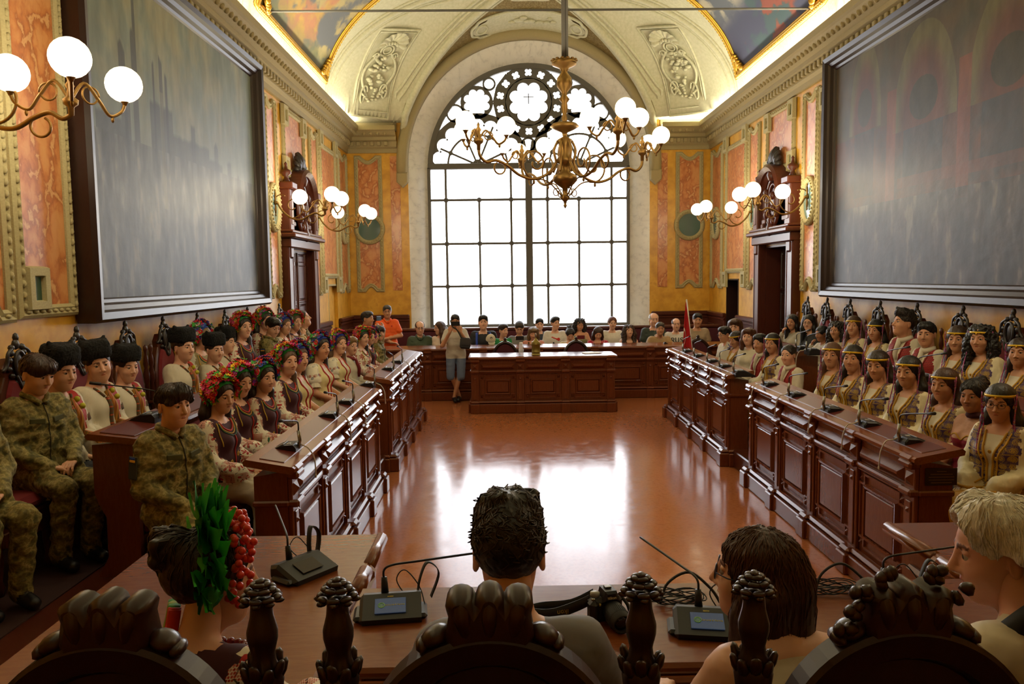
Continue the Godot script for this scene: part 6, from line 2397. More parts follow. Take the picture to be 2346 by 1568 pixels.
func body_proto(kind: String, pose: String, cell: float) -> Dictionary:
	var key := "proto_%s_%s_%.3f" % [kind, pose, cell]
	if mcache.has(key): return mcache[key]
	var p := pose_of(pose)
	var girl := kind.begins_with("girl") or kind == "woman" or kind == "tank" or kind == "dancer"
	var bw := 0.84 if girl else (0.9 if kind in ["soldier", "cossack", "boy_f"] else 0.98)
	var pad: float = {"soldier": 0.02, "cossack": 0.016, "tee": 0.012, "polo": 0.014, "long": 0.014, "girl_c": 0.012, "girl_d": 0.01, "girl_e": 0.014, "boy_f": 0.014}.get(kind, 0.01)
	var dy: float = p.dy
	var L := func(v: Vector3) -> Vector3: return v + V(0, dy, (v.y - 0.56) * p.lean)
	var F := Field.new(V(-0.36, 0.0, -0.24), V(0.36, 1.22 + dy + 0.2, 0.72 if not p.stand else 0.42), cell)
	var k := 0.06
	var b := bw
	F.cap(L.call(V(-0.075 * b, 0.6, -0.01)), L.call(V(0.075 * b, 0.6, -0.01)), 0.112 + pad, 0.112 + pad, 1, k)
	F.cap(L.call(V(-0.06 * b, 0.75, 0.005)), L.call(V(0.06 * b, 0.75, 0.005)), 0.092 + pad + (0.015 if kind in ["tee", "polo"] else 0.0), 0.092 + pad + (0.015 if kind in ["tee", "polo"] else 0.0), 1, k)
	F.cap(L.call(V(-0.075 * b, 0.89, -0.005)), L.call(V(0.075 * b, 0.89, -0.005)), 0.1 + pad, 0.1 + pad, 1, k)
	F.cap(L.call(V(-0.125 * b, 0.995, -0.022)), L.call(V(0.125 * b, 0.995, -0.022)), 0.058 + pad, 0.058 + pad, 1, k)
	if girl:
		for m in [-1, 1]: F.ell(L.call(V(m * 0.058, 0.885, 0.085)), V(0.05, 0.052, 0.045), 1, 0.04)
	F.cap(L.call(V(0, 1.04, -0.02)), L.call(V(0, 1.17, 0.0)), 0.05 if girl else 0.056, 0.044 if girl else 0.051, 8, 0.035)
	var bare_fore := kind in ["tee", "polo", "girl_d", "tank", "dancer"]
	var bare_up := kind in ["tank"]
	for i in 2:
		var m := 1 - 2 * i
		var sh: Vector3 = L.call(V(m * 0.165 * b, 1.0, -0.025))
		var el: Vector3 = p.el[i]
		var wr: Vector3 = p.wr[i]
		if pose == "lap" and girl:
			el.x *= 0.94
		if not p.stand and p.lean > 0.0: pass
		var ap := 0.0 if bare_up else pad
		var puff := kind == "girl_d"
		if puff:
			F.cap(sh, sh.lerp(el, 0.42), 0.066, 0.074, 2, 0.03)
			F.cap(sh.lerp(el, 0.45), el, 0.036, 0.034, 3, 0.01)
		elif kind == "tee" or kind == "polo":
			F.cap(sh, sh.lerp(el, 0.62), 0.056 + ap, 0.056 + ap, 2, 0.04)
			F.cap(sh.lerp(el, 0.55), el, 0.045, 0.04, 3, 0.008)
		else:
			F.cap(sh, el, (0.046 if girl else 0.054) + ap, (0.038 if girl else 0.044) + ap * 1.2, 2, 0.04)
		var fp := 0.0 if bare_fore else pad
		if kind in ["girl_c", "girl_e", "cossack", "boy_f"]:
			# full sleeve gathered at the wrist
			F.cap(el, el.lerp(wr, 0.75), 0.042 + fp, 0.052 + fp, 3 if kind != "x" else 3, 0.03)
			F.cap(el.lerp(wr, 0.75), wr.lerp(el, 0.03), 0.05 + fp, 0.03, 3, 0.03)
		else:
			F.cap(el, wr, (0.035 if girl else 0.041) + fp, (0.026 if girl else 0.03) + fp * 0.8, 3, 0.02)
	var skirt := girl and kind != "dancer"
	if skirt and not p.stand:
		F.cap(V(0, 0.53, 0.1), V(0, 0.53, 0.36), 0.085, 0.085, 5, 0.08)
		F.cap(V(0, 0.5, 0.38), V(0, 0.26, 0.38), 0.08, 0.09, 5, 0.08)
	for i in 2:
		var m := 1 - 2 * i
		var hp := V(m * 0.085 * b, 0.56 + dy, 0.02)
		var kn: Vector3 = p.kn[i]
		var an: Vector3 = p.an[i]
		if p.stand:
			hp = V(m * 0.085, 0.9, 0)
			hp.x = m * 0.098
			F.cap(hp, kn + V(m * 0.03 if kind == "tee" else 0.0, 0, 0), 0.098, 0.078 if kind == "tee" else 0.07, 5, 0.02)
			F.cap(kn, an, 0.05 if kind == "tee" else 0.066, 0.036 if kind == "tee" else 0.056, 6, 0.01)
			F.cap(an + V(0, -0.03, -0.03), an + V(m * 0.02, -0.055, 0.15), 0.045, 0.038, 7, 0.01)
		elif skirt:
			F.cap(hp, kn, 0.09, 0.082, 5, 0.1)
			F.cap(kn, V(an.x * 1.2, 0.26, an.z + 0.06), 0.078, 0.09, 5, 0.1)
			F.cap(V(an.x, 0.3, an.z), an, 0.04, 0.035, 6, 0.01)
			F.cap(an + V(0, -0.03, -0.02), an + V(0, -0.06, 0.1), 0.036, 0.03, 7, 0.01)
		else:
			F.cap(hp, kn, 0.085 + pad * 0.6, 0.062 + pad * 0.6, 5, 0.05)
			F.cap(kn, an, 0.06 + pad * 0.6, 0.048 + pad * 0.6, 5, 0.02)
			F.cap(an + V(0, -0.03, -0.02), an + V(0, -0.055, 0.12), 0.046, 0.038, 7, 0.01)
	if kind == "soldier":
		F.rough(folds(4), 0.016, [1, 2, 3, 5], Vector3(9, 13, 9))
	elif kind in ["girl_c", "girl_e", "cossack", "boy_f"]:
		F.rough(folds(5), 0.009, [2, 3], Vector3(16, 9, 16))
		F.rough(folds(8), 0.012, [5], Vector3(22, 3, 6))
	else:
		F.rough(folds(6), 0.007, [1, 2, 3, 5] if not bare_fore else [1, 2, 5], Vector3(9, 14, 9))
	var neckline: float = {"tank": 0.99, "girl_d": 1.0, "girl_c": 1.02, "girl_e": 1.01, "tee": 1.02}.get(kind, 1.06) + dy + (0.045 if pose == "lean" else 0.0)
	var pick := func(w: int, q: Vector3) -> String:
		var y := q.y - dy
		if w == 1 or w == 5:
			var hem := 0.5 if p.stand else 0.6 + maxf(0.0, q.z) * 0.25
			w = 1 if y > hem and (p.stand or q.z < 0.17) else 5
		match w:
			8: return "skin"
			7: return "shoes"
			6: return "skin" if kind == "tee" or skirt else "trousers"
			5:
				if skirt: return "skirt"
				return "trousers"
			3:
				if bare_fore: return "skin"
				if bare_up: return "skin"
				return {"soldier": "jacket", "girl_c": "sleeves", "girl_e": "sleeves", "boy_f": "sleeves"}.get(kind, "shirt")
			2:
				if bare_up: return "skin"
				if kind == "dancer": return "skin_mesh"
				return {"soldier": "jacket", "girl_c": "sleeves", "girl_d": "puff_sleeves", "girl_e": "sleeves", "boy_f": "sleeves"}.get(kind, "shirt")
			1:
				if kind == "dancer": return "skin_mesh" if y > 0.9 else "bodice"
				if kind == "tank" and pose == "lean": return "skin" if y > 1.045 or absf(q.x) > 0.13 else "shirt"
				if kind == "tank":
					if y > 1.0 or (y > 0.93 and (absf(q.x) > 0.12 or absf(q.x) < 0.07 and q.z > 0)): return "skin"
					return "shirt"
				if q.y > neckline and absf(q.x) < 0.075: return "skin"
				if kind in ["girl_e", "boy_f", "girl_d"] and q.z > 0.02:
					var wd := 0.016 + 0.05 * clampf((y - 0.82) / 0.2, 0, 1) if kind == "girl_e" else 0.02 + 0.05 * clampf((y - 0.8) / 0.24, 0, 1)
					if absf(q.x) < wd and y > (0.7 if kind != "girl_d" else 0.88): return "blouse"
				if kind == "cossack":
					if y < 0.69: return "belt"
					if q.x > 0.06 or q.z < -0.03: return "vest"
				return {"soldier": "jacket", "girl_c": "vest", "girl_d": "dress", "girl_e": "vest", "boy_f": "vest"}.get(kind, "shirt")
		return "shirt"
	var parts := split_parts(F.build(), pick)
	# the body under the clothes
	var C := Field.new(V(-0.34, 0.0, -0.2), V(0.34, 1.22 + dy + 0.2, 0.62 if not p.stand else 0.4), 0.02)
	C.cap(L.call(V(-0.07 * b, 0.6, -0.01)), L.call(V(0.07 * b, 0.6, -0.01)), 0.098, 0.098, 1, k)
	C.cap(L.call(V(-0.06 * b, 0.75, 0.0)), L.call(V(0.06 * b, 0.75, 0.0)), 0.08, 0.08, 1, k)
	C.cap(L.call(V(-0.07 * b, 0.89, -0.005)), L.call(V(0.07 * b, 0.89, -0.005)), 0.088, 0.088, 1, k)
	C.cap(L.call(V(-0.12 * b, 0.99, -0.022)), L.call(V(0.12 * b, 0.99, -0.022)), 0.048, 0.048, 1, k)
	C.cap(L.call(V(0, 1.0, -0.02)), L.call(V(0, 1.16, 0.0)), 0.04, 0.038, 1, 0.03)
	for i in 2:
		var m := 1 - 2 * i
		var e2: Vector3 = p.el[i]
		if pose == "lap" and girl: e2.x *= 0.94
		C.cap(L.call(V(m * 0.16 * b, 0.995, -0.025)), e2, 0.036, 0.03, 1, 0.03)
		C.cap(e2, p.wr[i], 0.03, 0.024, 1, 0.02)
		C.cap(V(m * 0.08, 0.56 + dy if not p.stand else 0.9, 0.02), p.kn[i], 0.068, 0.045, 1, 0.04)
		C.cap(p.kn[i], p.an[i], 0.042, 0.03, 1, 0.02)
	parts["core"] = split_parts(C.build(), func(_w, _p): return "c").c
	var extra := []
	# a strip laid on the front of the body along (x, y) points
	var strip := func(pts: Array, r: float, lift := 0.003) -> SurfaceTool:
		var q := []
		for t in spline(pts, 5):
			var z := F.front(t.x, t.y + dy)
			if z > -1.0: q.append(V(t.x, t.y + dy, z + lift))
		var s := S()
		if q.size() > 1: tube(s, q, r, 6)
		return s
	var add := func(nm: String, s: SurfaceTool, m: Material) -> void:
		extra.append([nm, mesh(s), m])
	var neck := func(dx: float, y0: float, y1: float) -> Array:
		return [Vector2(-dx, y1), Vector2(-dx * 0.8, lerpf(y1, y0, 0.6)), Vector2(0, y0), Vector2(dx * 0.8, lerpf(y1, y0, 0.6)), Vector2(dx, y1)]
	if not bare_fore and not bare_up:
		for i in 2:
			var s := S()
			var e2: Vector3 = p.el[i]
			tube(s, [p.wr[i].lerp(e2, 0.0), p.wr[i].lerp(e2, 0.04), p.wr[i].lerp(e2, 0.17)], [0.03, 0.034, 0.037], 12)
			extra.append(["cuff", mesh(s), "cuff"])
	match kind:
		"girl_c":
			add.call("neck_trim", strip.call(neck.call(0.085, 0.965, 1.04), 0.007), col("b02418"))
			add.call("gold_trim", strip.call(neck.call(0.098, 0.945, 1.035), 0.005), col("b8902c"))
			add.call("green_trim", strip.call(neck.call(0.108, 0.93, 1.03), 0.005), col("1f4a34"))
			for m in [-1, 1]:
				add.call("armhole_trim", strip.call([Vector2(m * 0.125, 1.04), Vector2(m * 0.135, 0.96), Vector2(m * 0.13, 0.87)], 0.005), col("b8902c"))
			add.call("front_trim", strip.call([Vector2(0.012, 0.93), Vector2(0.012, 0.8), Vector2(0.015, 0.64)], 0.006), col("b02418"))
			for q in [[0.06, 0.78], [-0.05, 0.74], [0.07, 0.7]]:
				var s := S()
				var z := F.front(q[0], q[1] + dy)
				for a in 5: ball(s, V(q[0] + cos(a * 1.257) * 0.012, q[1] + dy + sin(a * 1.257) * 0.012, z + 0.002), V(0.01, 0.01, 0.004), 6)
				add.call("embroidered_flower", s, col("b8902c"))
			for q in [[0.06, 0.72], [-0.05, 0.69], [0.02, 0.69]]:
				var s := S()
				ball(s, V(q[0], q[1] + dy, F.front(q[0], q[1] + dy) + 0.002), V(0.018, 0.026, 0.006), 8)
				add.call("embroidered_leaf", s, col("1f6a44"))
		"girl_d":
			for m in [-1, 1]:
				add.call("red_trim", strip.call([Vector2(m * 0.075, 1.04), Vector2(m * 0.07, 0.92), Vector2(m * 0.05, 0.78), Vector2(m * 0.03, 0.68)], 0.009), col("a8201c"))
			add.call("waist_trim", strip.call([Vector2(-0.13, 0.67), Vector2(0, 0.655), Vector2(0.13, 0.67)], 0.009), col("a8201c"))
			for i in 2:
				var m := 1 - 2 * i
				var sh: Vector3 = L.call(V(m * 0.165 * b, 1.0, -0.025))
				var el: Vector3 = p.el[i]
				el.x *= 0.94
				var d := (el - sh).normalized()
				var c := sh.lerp(el, 0.56)
				var s := S()
				var u := d.cross(Vector3.BACK).normalized()
				var v := d.cross(u)
				soft(s)
				for q in 32:
					var f2 := func(a: float, t: float) -> Vector3:
						return c + d * t * 0.06 + (u * cos(a) + v * sin(a)) * (0.05 + 0.016 * t + 0.006 * t * sin(a * 12))
					var a0 := TAU * q / 32
					var a1 := TAU * (q + 1) / 32
					quad(s, f2.call(a0, 0.0), f2.call(a1, 0.0), f2.call(a1, 1.0), f2.call(a0, 1.0))
				add.call("sleeve_frill", s, M.linen)
		"girl_e":
			for m in [-1, 1]:
				add.call("gold_trim", strip.call([Vector2(m * 0.07, 1.03), Vector2(m * 0.052, 0.95), Vector2(m * 0.022, 0.84), Vector2(m * 0.018, 0.69)], 0.008), M.gold_cloth)
				add.call("gold_cord", strip.call([Vector2(m * 0.1, 1.03), Vector2(m * 0.085, 0.95), Vector2(m * 0.05, 0.83), Vector2(m * 0.045, 0.69)], 0.006), M.gold_cloth)
			add.call("hem_trim", strip.call([Vector2(-0.13, 0.67), Vector2(0, 0.66), Vector2(0.13, 0.67)], 0.011), M.gold_cloth)
			var s: SurfaceTool
			for q in [[0.0, 0.9], [0.05, 0.86], [-0.05, 0.86]]:
				s = S()
				ball(s, V(q[0], q[1] + dy, F.front(q[0], q[1] + dy) + 0.004), V(0.013, 0.013, 0.003), 10)
				add.call("coin", s, M.gilt)
			if not p.stand:
				s = S()
				soft(s)
				var g := func(x: float, z: float) -> Vector3:
					return V(x, 0.645 + 0.02 * cos(x * 9) - z * 0.12 - maxf(0, absf(x) - 0.12) * 0.5, z)
				for a in 8:
					for c in 6:
						var x0 := lerpf(-0.16, 0.16, a / 8.0)
						var x1 := lerpf(-0.16, 0.16, (a + 1) / 8.0)
						var z0 := lerpf(0.1, 0.38, c / 6.0)
						var z1 := lerpf(0.1, 0.38, (c + 1) / 6.0)
						quad(s, g.call(x0, z0), g.call(x1, z0), g.call(x1, z1), g.call(x0, z1))
				add.call("apron", s, M.apron)
		"boy_f":
			for m in [-1, 1]:
				add.call("vest_edge", strip.call([Vector2(m * 0.078, 1.04), Vector2(m * 0.06, 0.92), Vector2(m * 0.024, 0.8), Vector2(m * 0.02, 0.68)], 0.008), col("7a120e"))
			var s := S()
			tube(s, spline([V(-0.06, 1.07 + dy, 0.0), V(0, 1.05 + dy, 0.06), V(0.06, 1.07 + dy, 0.0), V(0, 1.08 + dy, -0.06)], 6), 0.03, 8, true)
			var z := F.front(0, 0.97 + dy)
			tube(s, [V(0.0, 1.05 + dy, z - 0.01), V(-0.005, 0.98 + dy, z + 0.012), V(0.005, 0.86 + dy, F.front(0, 0.86 + dy) + 0.008)], [0.024, 0.026, 0.016], 8)
			add.call("neck_scarf", s, M.linen)
		"soldier":
			var s := S()
			for m in [-1, 1]:
				tube(s, spline([V(m * 0.012, 1.03 + dy, 0.065), V(m * 0.055, 1.075 + dy, 0.03), V(m * 0.07, 1.09 + dy, -0.03), V(m * 0.03, 1.1 + dy, -0.08)], 4), 0.018, 8)
			add.call("collar", s, M.camo)
			add.call("zip_line", strip.call([Vector2(0.004, 1.03), Vector2(0.006, 0.9), Vector2(0.002, 0.75), Vector2(0.0, 0.64)], 0.004), col("3a3820"))
			for q in [[0.07, 0.93, 0.35], [-0.07, 0.93, -0.35]]:
				s = S()
				var z := F.front(q[0], q[1] + dy)
				box(s, V(q[0], q[1] + dy, z + 0.002), V(0.09, 0.035, 0.012), 0.004, Basis(Vector3.UP, q[2]) * Basis(Vector3.BACK, q[0] * 1.2))
				add.call("pocket_flap", s, col("4a4a26"))
			# patches on the right sleeve
			var sh: Vector3 = V(-0.165, 1.0, -0.025)
			var el: Vector3 = p.el[1]
			var d := (el - sh).normalized()
			var side := d.cross(Vector3.BACK).normalized()
			var B := Basis(Vector3.BACK, -d, side)
			if side.x > 0: B = Basis(Vector3.FORWARD, -d, -side)
			var c := sh.lerp(el, 0.5) + B.z * 0.07
			s = S()
			box(s, c, V(0.075, 0.13, 0.008), 0.003, B)
			add.call("dark_patch", s, col("26281f"))
			s = S()
			box(s, c + B.y * 0.052 + B.z * 0.004, V(0.05, 0.014, 0.006), 0.002, B)
			add.call("blue_stripe", s, col("1c3c8a"))
			s = S()
			box(s, c + B.y * 0.038 + B.z * 0.004, V(0.05, 0.014, 0.006), 0.002, B)
			add.call("yellow_stripe", s, col("d8a020"))
		"cossack":
			for m in [-1, 1]:
				add.call("collar_band", strip.call([Vector2(m * 0.02, 0.985), Vector2(m * 0.06, 1.04), Vector2(m * 0.075, 1.055)], 0.011), M.emb_band)
			add.call("front_band", strip.call([Vector2(0.0, 0.98), Vector2(0.0, 0.86), Vector2(0.0, 0.72)], 0.018, 0.0), M.emb_band)
			add.call("striped_scarf", strip.call([Vector2(0.03, 1.02), Vector2(0.055, 0.9), Vector2(0.075, 0.78), Vector2(0.08, 0.68)], 0.03, -0.008), M.stripe_scarf)
			var s: SurfaceTool
			for q in [[0.08, 1.02], [0.1, 0.97]]:
				s = S()
				ball(s, V(q[0], q[1] + dy, F.front(q[0], q[1] + dy) + 0.018), V(0.022, 0.022, 0.022), 10)
				add.call("yellow_pompom", s, col("b8b428"))
			for i in 2:
				var m := 1 - 2 * i
				var sh: Vector3 = L.call(V(m * 0.165, 1.0, -0.025))
				var el: Vector3 = p.el[i]
				s = S()
				tube(s, [sh.lerp(el, 0.5), sh.lerp(el, 0.68)], [0.07, 0.068], 16)
				add.call("sleeve_band", s, M.emb_band)
		"polo":
			var s := S()
			for m in [-1, 1]:
				tube(s, spline([V(m * 0.01, 1.0 + dy, 0.085), V(m * 0.05, 1.05 + dy, 0.055), V(m * 0.07, 1.08 + dy, 0.0), V(m * 0.03, 1.09 + dy, -0.07)], 4), 0.015, 7)
			extra.append(["collar", mesh(s), null])
		"dancer":
			var s := S()
			tube(s, spline([V(-0.05, 1.08, 0.0), V(0, 1.075, 0.05), V(0.05, 1.08, 0.0), V(0, 1.085, -0.055)], 6), 0.024, 8, true)
			add.call("velvet_choker", s, M.burgundy)
			add.call("gold_edge", strip.call([Vector2(-0.11, 0.91), Vector2(-0.055, 0.93), Vector2(0, 0.89), Vector2(0.055, 0.93), Vector2(0.11, 0.91)], 0.006), M.gold_cloth)
	var out := {"parts": parts, "extra": extra, "pose": p, "head": L.call(V(0, 1.19 if pose == "lean" else 1.22, 0.025)), "girl": girl, "F": F, "dy": dy}
	mcache[key] = out
	return out

func eye_mesh() -> ArrayMesh:
	if mcache.has("eye"): return mcache.eye
	var s := S()
	soft(s)
	var R := 0.0118
	var seg := 14
	var rings := [0.0, 0.26, 0.27, 0.62, 0.64, 0.95, 1.3, 1.57]
	for i in seg:
		for k in rings.size() - 1:
			for e in [[0, 0], [1, 0], [1, 1], [0, 0], [1, 1], [0, 1]]:
				var a: float = TAU * (i + e[0]) / seg
				var t: float = rings[k + e[1]]
				var c := Color(0.01, 0.01, 0.01) if t <= 0.26 else (Color(0.06, 0.035, 0.022) if t <= 0.62 else Color(0.42, 0.37, 0.33))
				s.set_color(c)
				s.add_vertex(V(cos(a) * sin(t), sin(a) * sin(t), cos(t)) * R)
	mcache.eye = mesh(s)
	return mcache.eye

func skin_mat(tone: int) -> StandardMaterial3D:
	var k := "skin%d" % tone
	if not M.has(k):
		var m := mat(k, hexc(["d6a488", "c28c6a", "a9714f", "c9927a"][tone]), 0.5)
		m.vertex_color_use_as_albedo = true
		m.subsurf_scatter_enabled = true
		m.subsurf_scatter_strength = 0.08
	return M[k]

func hair_mat(c: String) -> StandardMaterial3D:
	var k := "hairmat_" + c
	if not M.has(k):
		if not M.has("hair_tex"):
			M.hair_tex = ntex(0.05, [[0.0, "8c8c8c"], [0.5, "e0e0e0"], [1.0, "ffffff"]], 4, FastNoiseLite.TYPE_SIMPLEX, 0.0, 51, 256)
		mat(k, hexc(c), 0.45, 0, M.hair_tex, Vector3(30, 3, 30))
	return M[k]

const WREATH := [["e02020", "f04058", "e83890", "f8d838", "d81818", "f06888", "e02838"], ["e02028", "4060d8", "d82038", "f0e8e0", "7a40b8", "f03058", "3858c8"], ["f04040", "e83890", "f07838", "a040c8", "f8d838", "e02020", "f05078"]]

func wreath_mesh(v: int) -> ArrayMesh:
	var key := "wreath%d" % v
	if mcache.has(key): return mcache[key]
	var rng := RandomNumberGenerator.new()
	rng.seed = 100 + v
	var s := S()
	flat(s)
	var pal: Array = WREATH[v % 3]
	for k in 230:
		var a := rng.randf_range(-2.15, 2.15)
		var zz := rng.randf_range(-0.085, 0.05)
		var r := 1.0 - 0.35 * pow((zz + 0.012) / 0.1, 2.0)
		var lift := rng.randf_range(0.01, 0.062) * (1.0 - 0.18 * absf(a)) * (1.0 - absf(zz + 0.01) * 5.0)
		var n := V(sin(a), cos(a), zz * 5.0).normalized()
		var p := V(0.088 * r * sin(a), 0.03 + 0.098 * r * cos(a), zz) + n * lift
		var u := n.cross(V(0.3, 0.2, 1)).normalized()
		var w := n.cross(u)
		var c := hexc(pal[rng.randi() % pal.size()]).srgb_to_linear()
		var leaf := k % 6 == 0
		if leaf: c = hexc("48b040").srgb_to_linear()
		var R := rng.randf_range(0.018, 0.028)
		var np := 3 if leaf else 6
		for i in np:
			var t0 := TAU * i / np + k
			var t1 := t0 + TAU / np * 0.5
			var t2 := t0 + TAU / np
			s.set_color(c * rng.randf_range(0.8, 1.1))
			var d1 := u * cos(t1) + w * sin(t1)
			var tip := p + d1 * R * (1.7 if leaf else 1.0) + n * R * 0.55
			tri(s, p, p + (u * cos(t0) + w * sin(t0)) * R * 0.75 + n * R * 0.2, tip)
			tri(s, p, tip, p + (u * cos(t2) + w * sin(t2)) * R * 0.75 + n * R * 0.2)
		if not leaf:
			s.set_color(hexc("c8a030").srgb_to_linear())
			for i in 4:
				var t0 := TAU * i / 4
				var t2 := TAU * (i + 1) / 4
				tri(s, p + n * R * 0.5, p + (u * cos(t0) + w * sin(t0)) * R * 0.25 + n * R * 0.2, p + (u * cos(t2) + w * sin(t2)) * R * 0.25 + n * R * 0.2)
	mcache[key] = mesh(s)
	return mcache[key]

func band_mesh() -> ArrayMesh:
	return cached("band", func(s: SurfaceTool):
		soft(s)
		var f := func(a: float, z: float) -> Vector3:
			var r := sqrt(maxf(0.0, 1.0 - pow((z + 0.014) / 0.112, 2.0)))
			return V(0.09 * r * sin(a), 0.032 + 0.1 * r * cos(a), z)
		for i in 36:
			var a0 := lerpf(-2.2, 2.2, i / 36.0)
			var a1 := lerpf(-2.2, 2.2, (i + 1) / 36.0)
			for k in 3:
				var z0 := lerpf(0.066, 0.02, k / 3.0) - 0.012 * absf(a0)
				var z1 := lerpf(0.066, 0.02, (k + 1) / 3.0) - 0.012 * absf(a0)
				var y0 := lerpf(0.066, 0.02, k / 3.0) - 0.012 * absf(a1)
				var y1 := lerpf(0.066, 0.02, (k + 1) / 3.0) - 0.012 * absf(a1)
				quad(s, f.call(a0, z0), f.call(a1, y0), f.call(a1, y1), f.call(a0, z1)))

func fur_hat_mesh() -> ArrayMesh:
	if mcache.has("furhat"): return mcache.furhat
	var F := Field.new(V(-0.13, 0.0, -0.15), V(0.13, 0.24, 0.13), 0.007)
	F.rbox(V(0, 0.112, -0.012), V(0.09, 0.072, 0.1), 0.04, 1, 0.02)
	F.ell(V(0, 0.105, -0.012), V(0.096, 0.075, 0.11), 1, 0.03)
	for m in [-1, 1]: F.cap(V(m * 0.065, 0.15, -0.01), V(m * 0.078, 0.196, -0.015), 0.026, 0.01, 1, 0.03)
	F.ell(V(0, -0.02, 0.06), V(0.2, 0.075, 0.14), 1, 0.01, true)
	F.rough(folds(9), 0.008, [1], Vector3(60, 60, 60))
	mcache.furhat = split_parts(F.build(), func(_w, _p): return "h").h
	return mcache.furhat

func headband_meshes() -> Array:
	var band := cached("gband", func(s: SurfaceTool):
		var P := []
		for i in 40:
			var t := TAU * i / 40
			P.append(V(sin(t) * 0.0865, 0.052 + 0.012 * cos(t), -0.014 + cos(t) * 0.103))
		sweep(s, P, [Vector2(-0.003, -0.008), Vector2(0.003, -0.008), Vector2(0.003, 0.008), Vector2(-0.003, 0.008)], Vector3.UP, true, true))
	var pend := cached("gpend", func(s: SurfaceTool):
		ball(s, V(0, 0.052, 0.09), V(0.009, 0.012, 0.004), 10))
	var rib := cached("gribbon", func(s: SurfaceTool):
		for m in [-1, 1]:
			for k in 2:
				var P := []
				for i in 14:
					var t := i / 13.0
					P.append(V(m * (0.084 + 0.01 * k + 0.012 * t + 0.005 * sin(t * 9 + k)), 0.05 - 0.4 * t + 0.02 * k, 0.012 + 0.03 * k * t + 0.07 * t * t))
				tube(s, P, 0.0042, 5))
	return [band, pend, rib]

func px(x: float, y: float, axis: int, val: float) -> Vector3:
	# where the sight line through a photo pixel meets the plane (axis = val)
	var b := Basis.from_euler(Vector3(deg_to_rad(-4.736), deg_to_rad(-0.477), deg_to_rad(-0.76)), EULER_ORDER_YXZ)
	var o := V(-0.611, 2.236, 0)
	var d := b * V((x - 1173.0) / 1780.1, -(y - 784.0) / 1780.1, -1.0)
	return o + d * ((val - o[axis]) / d[axis])

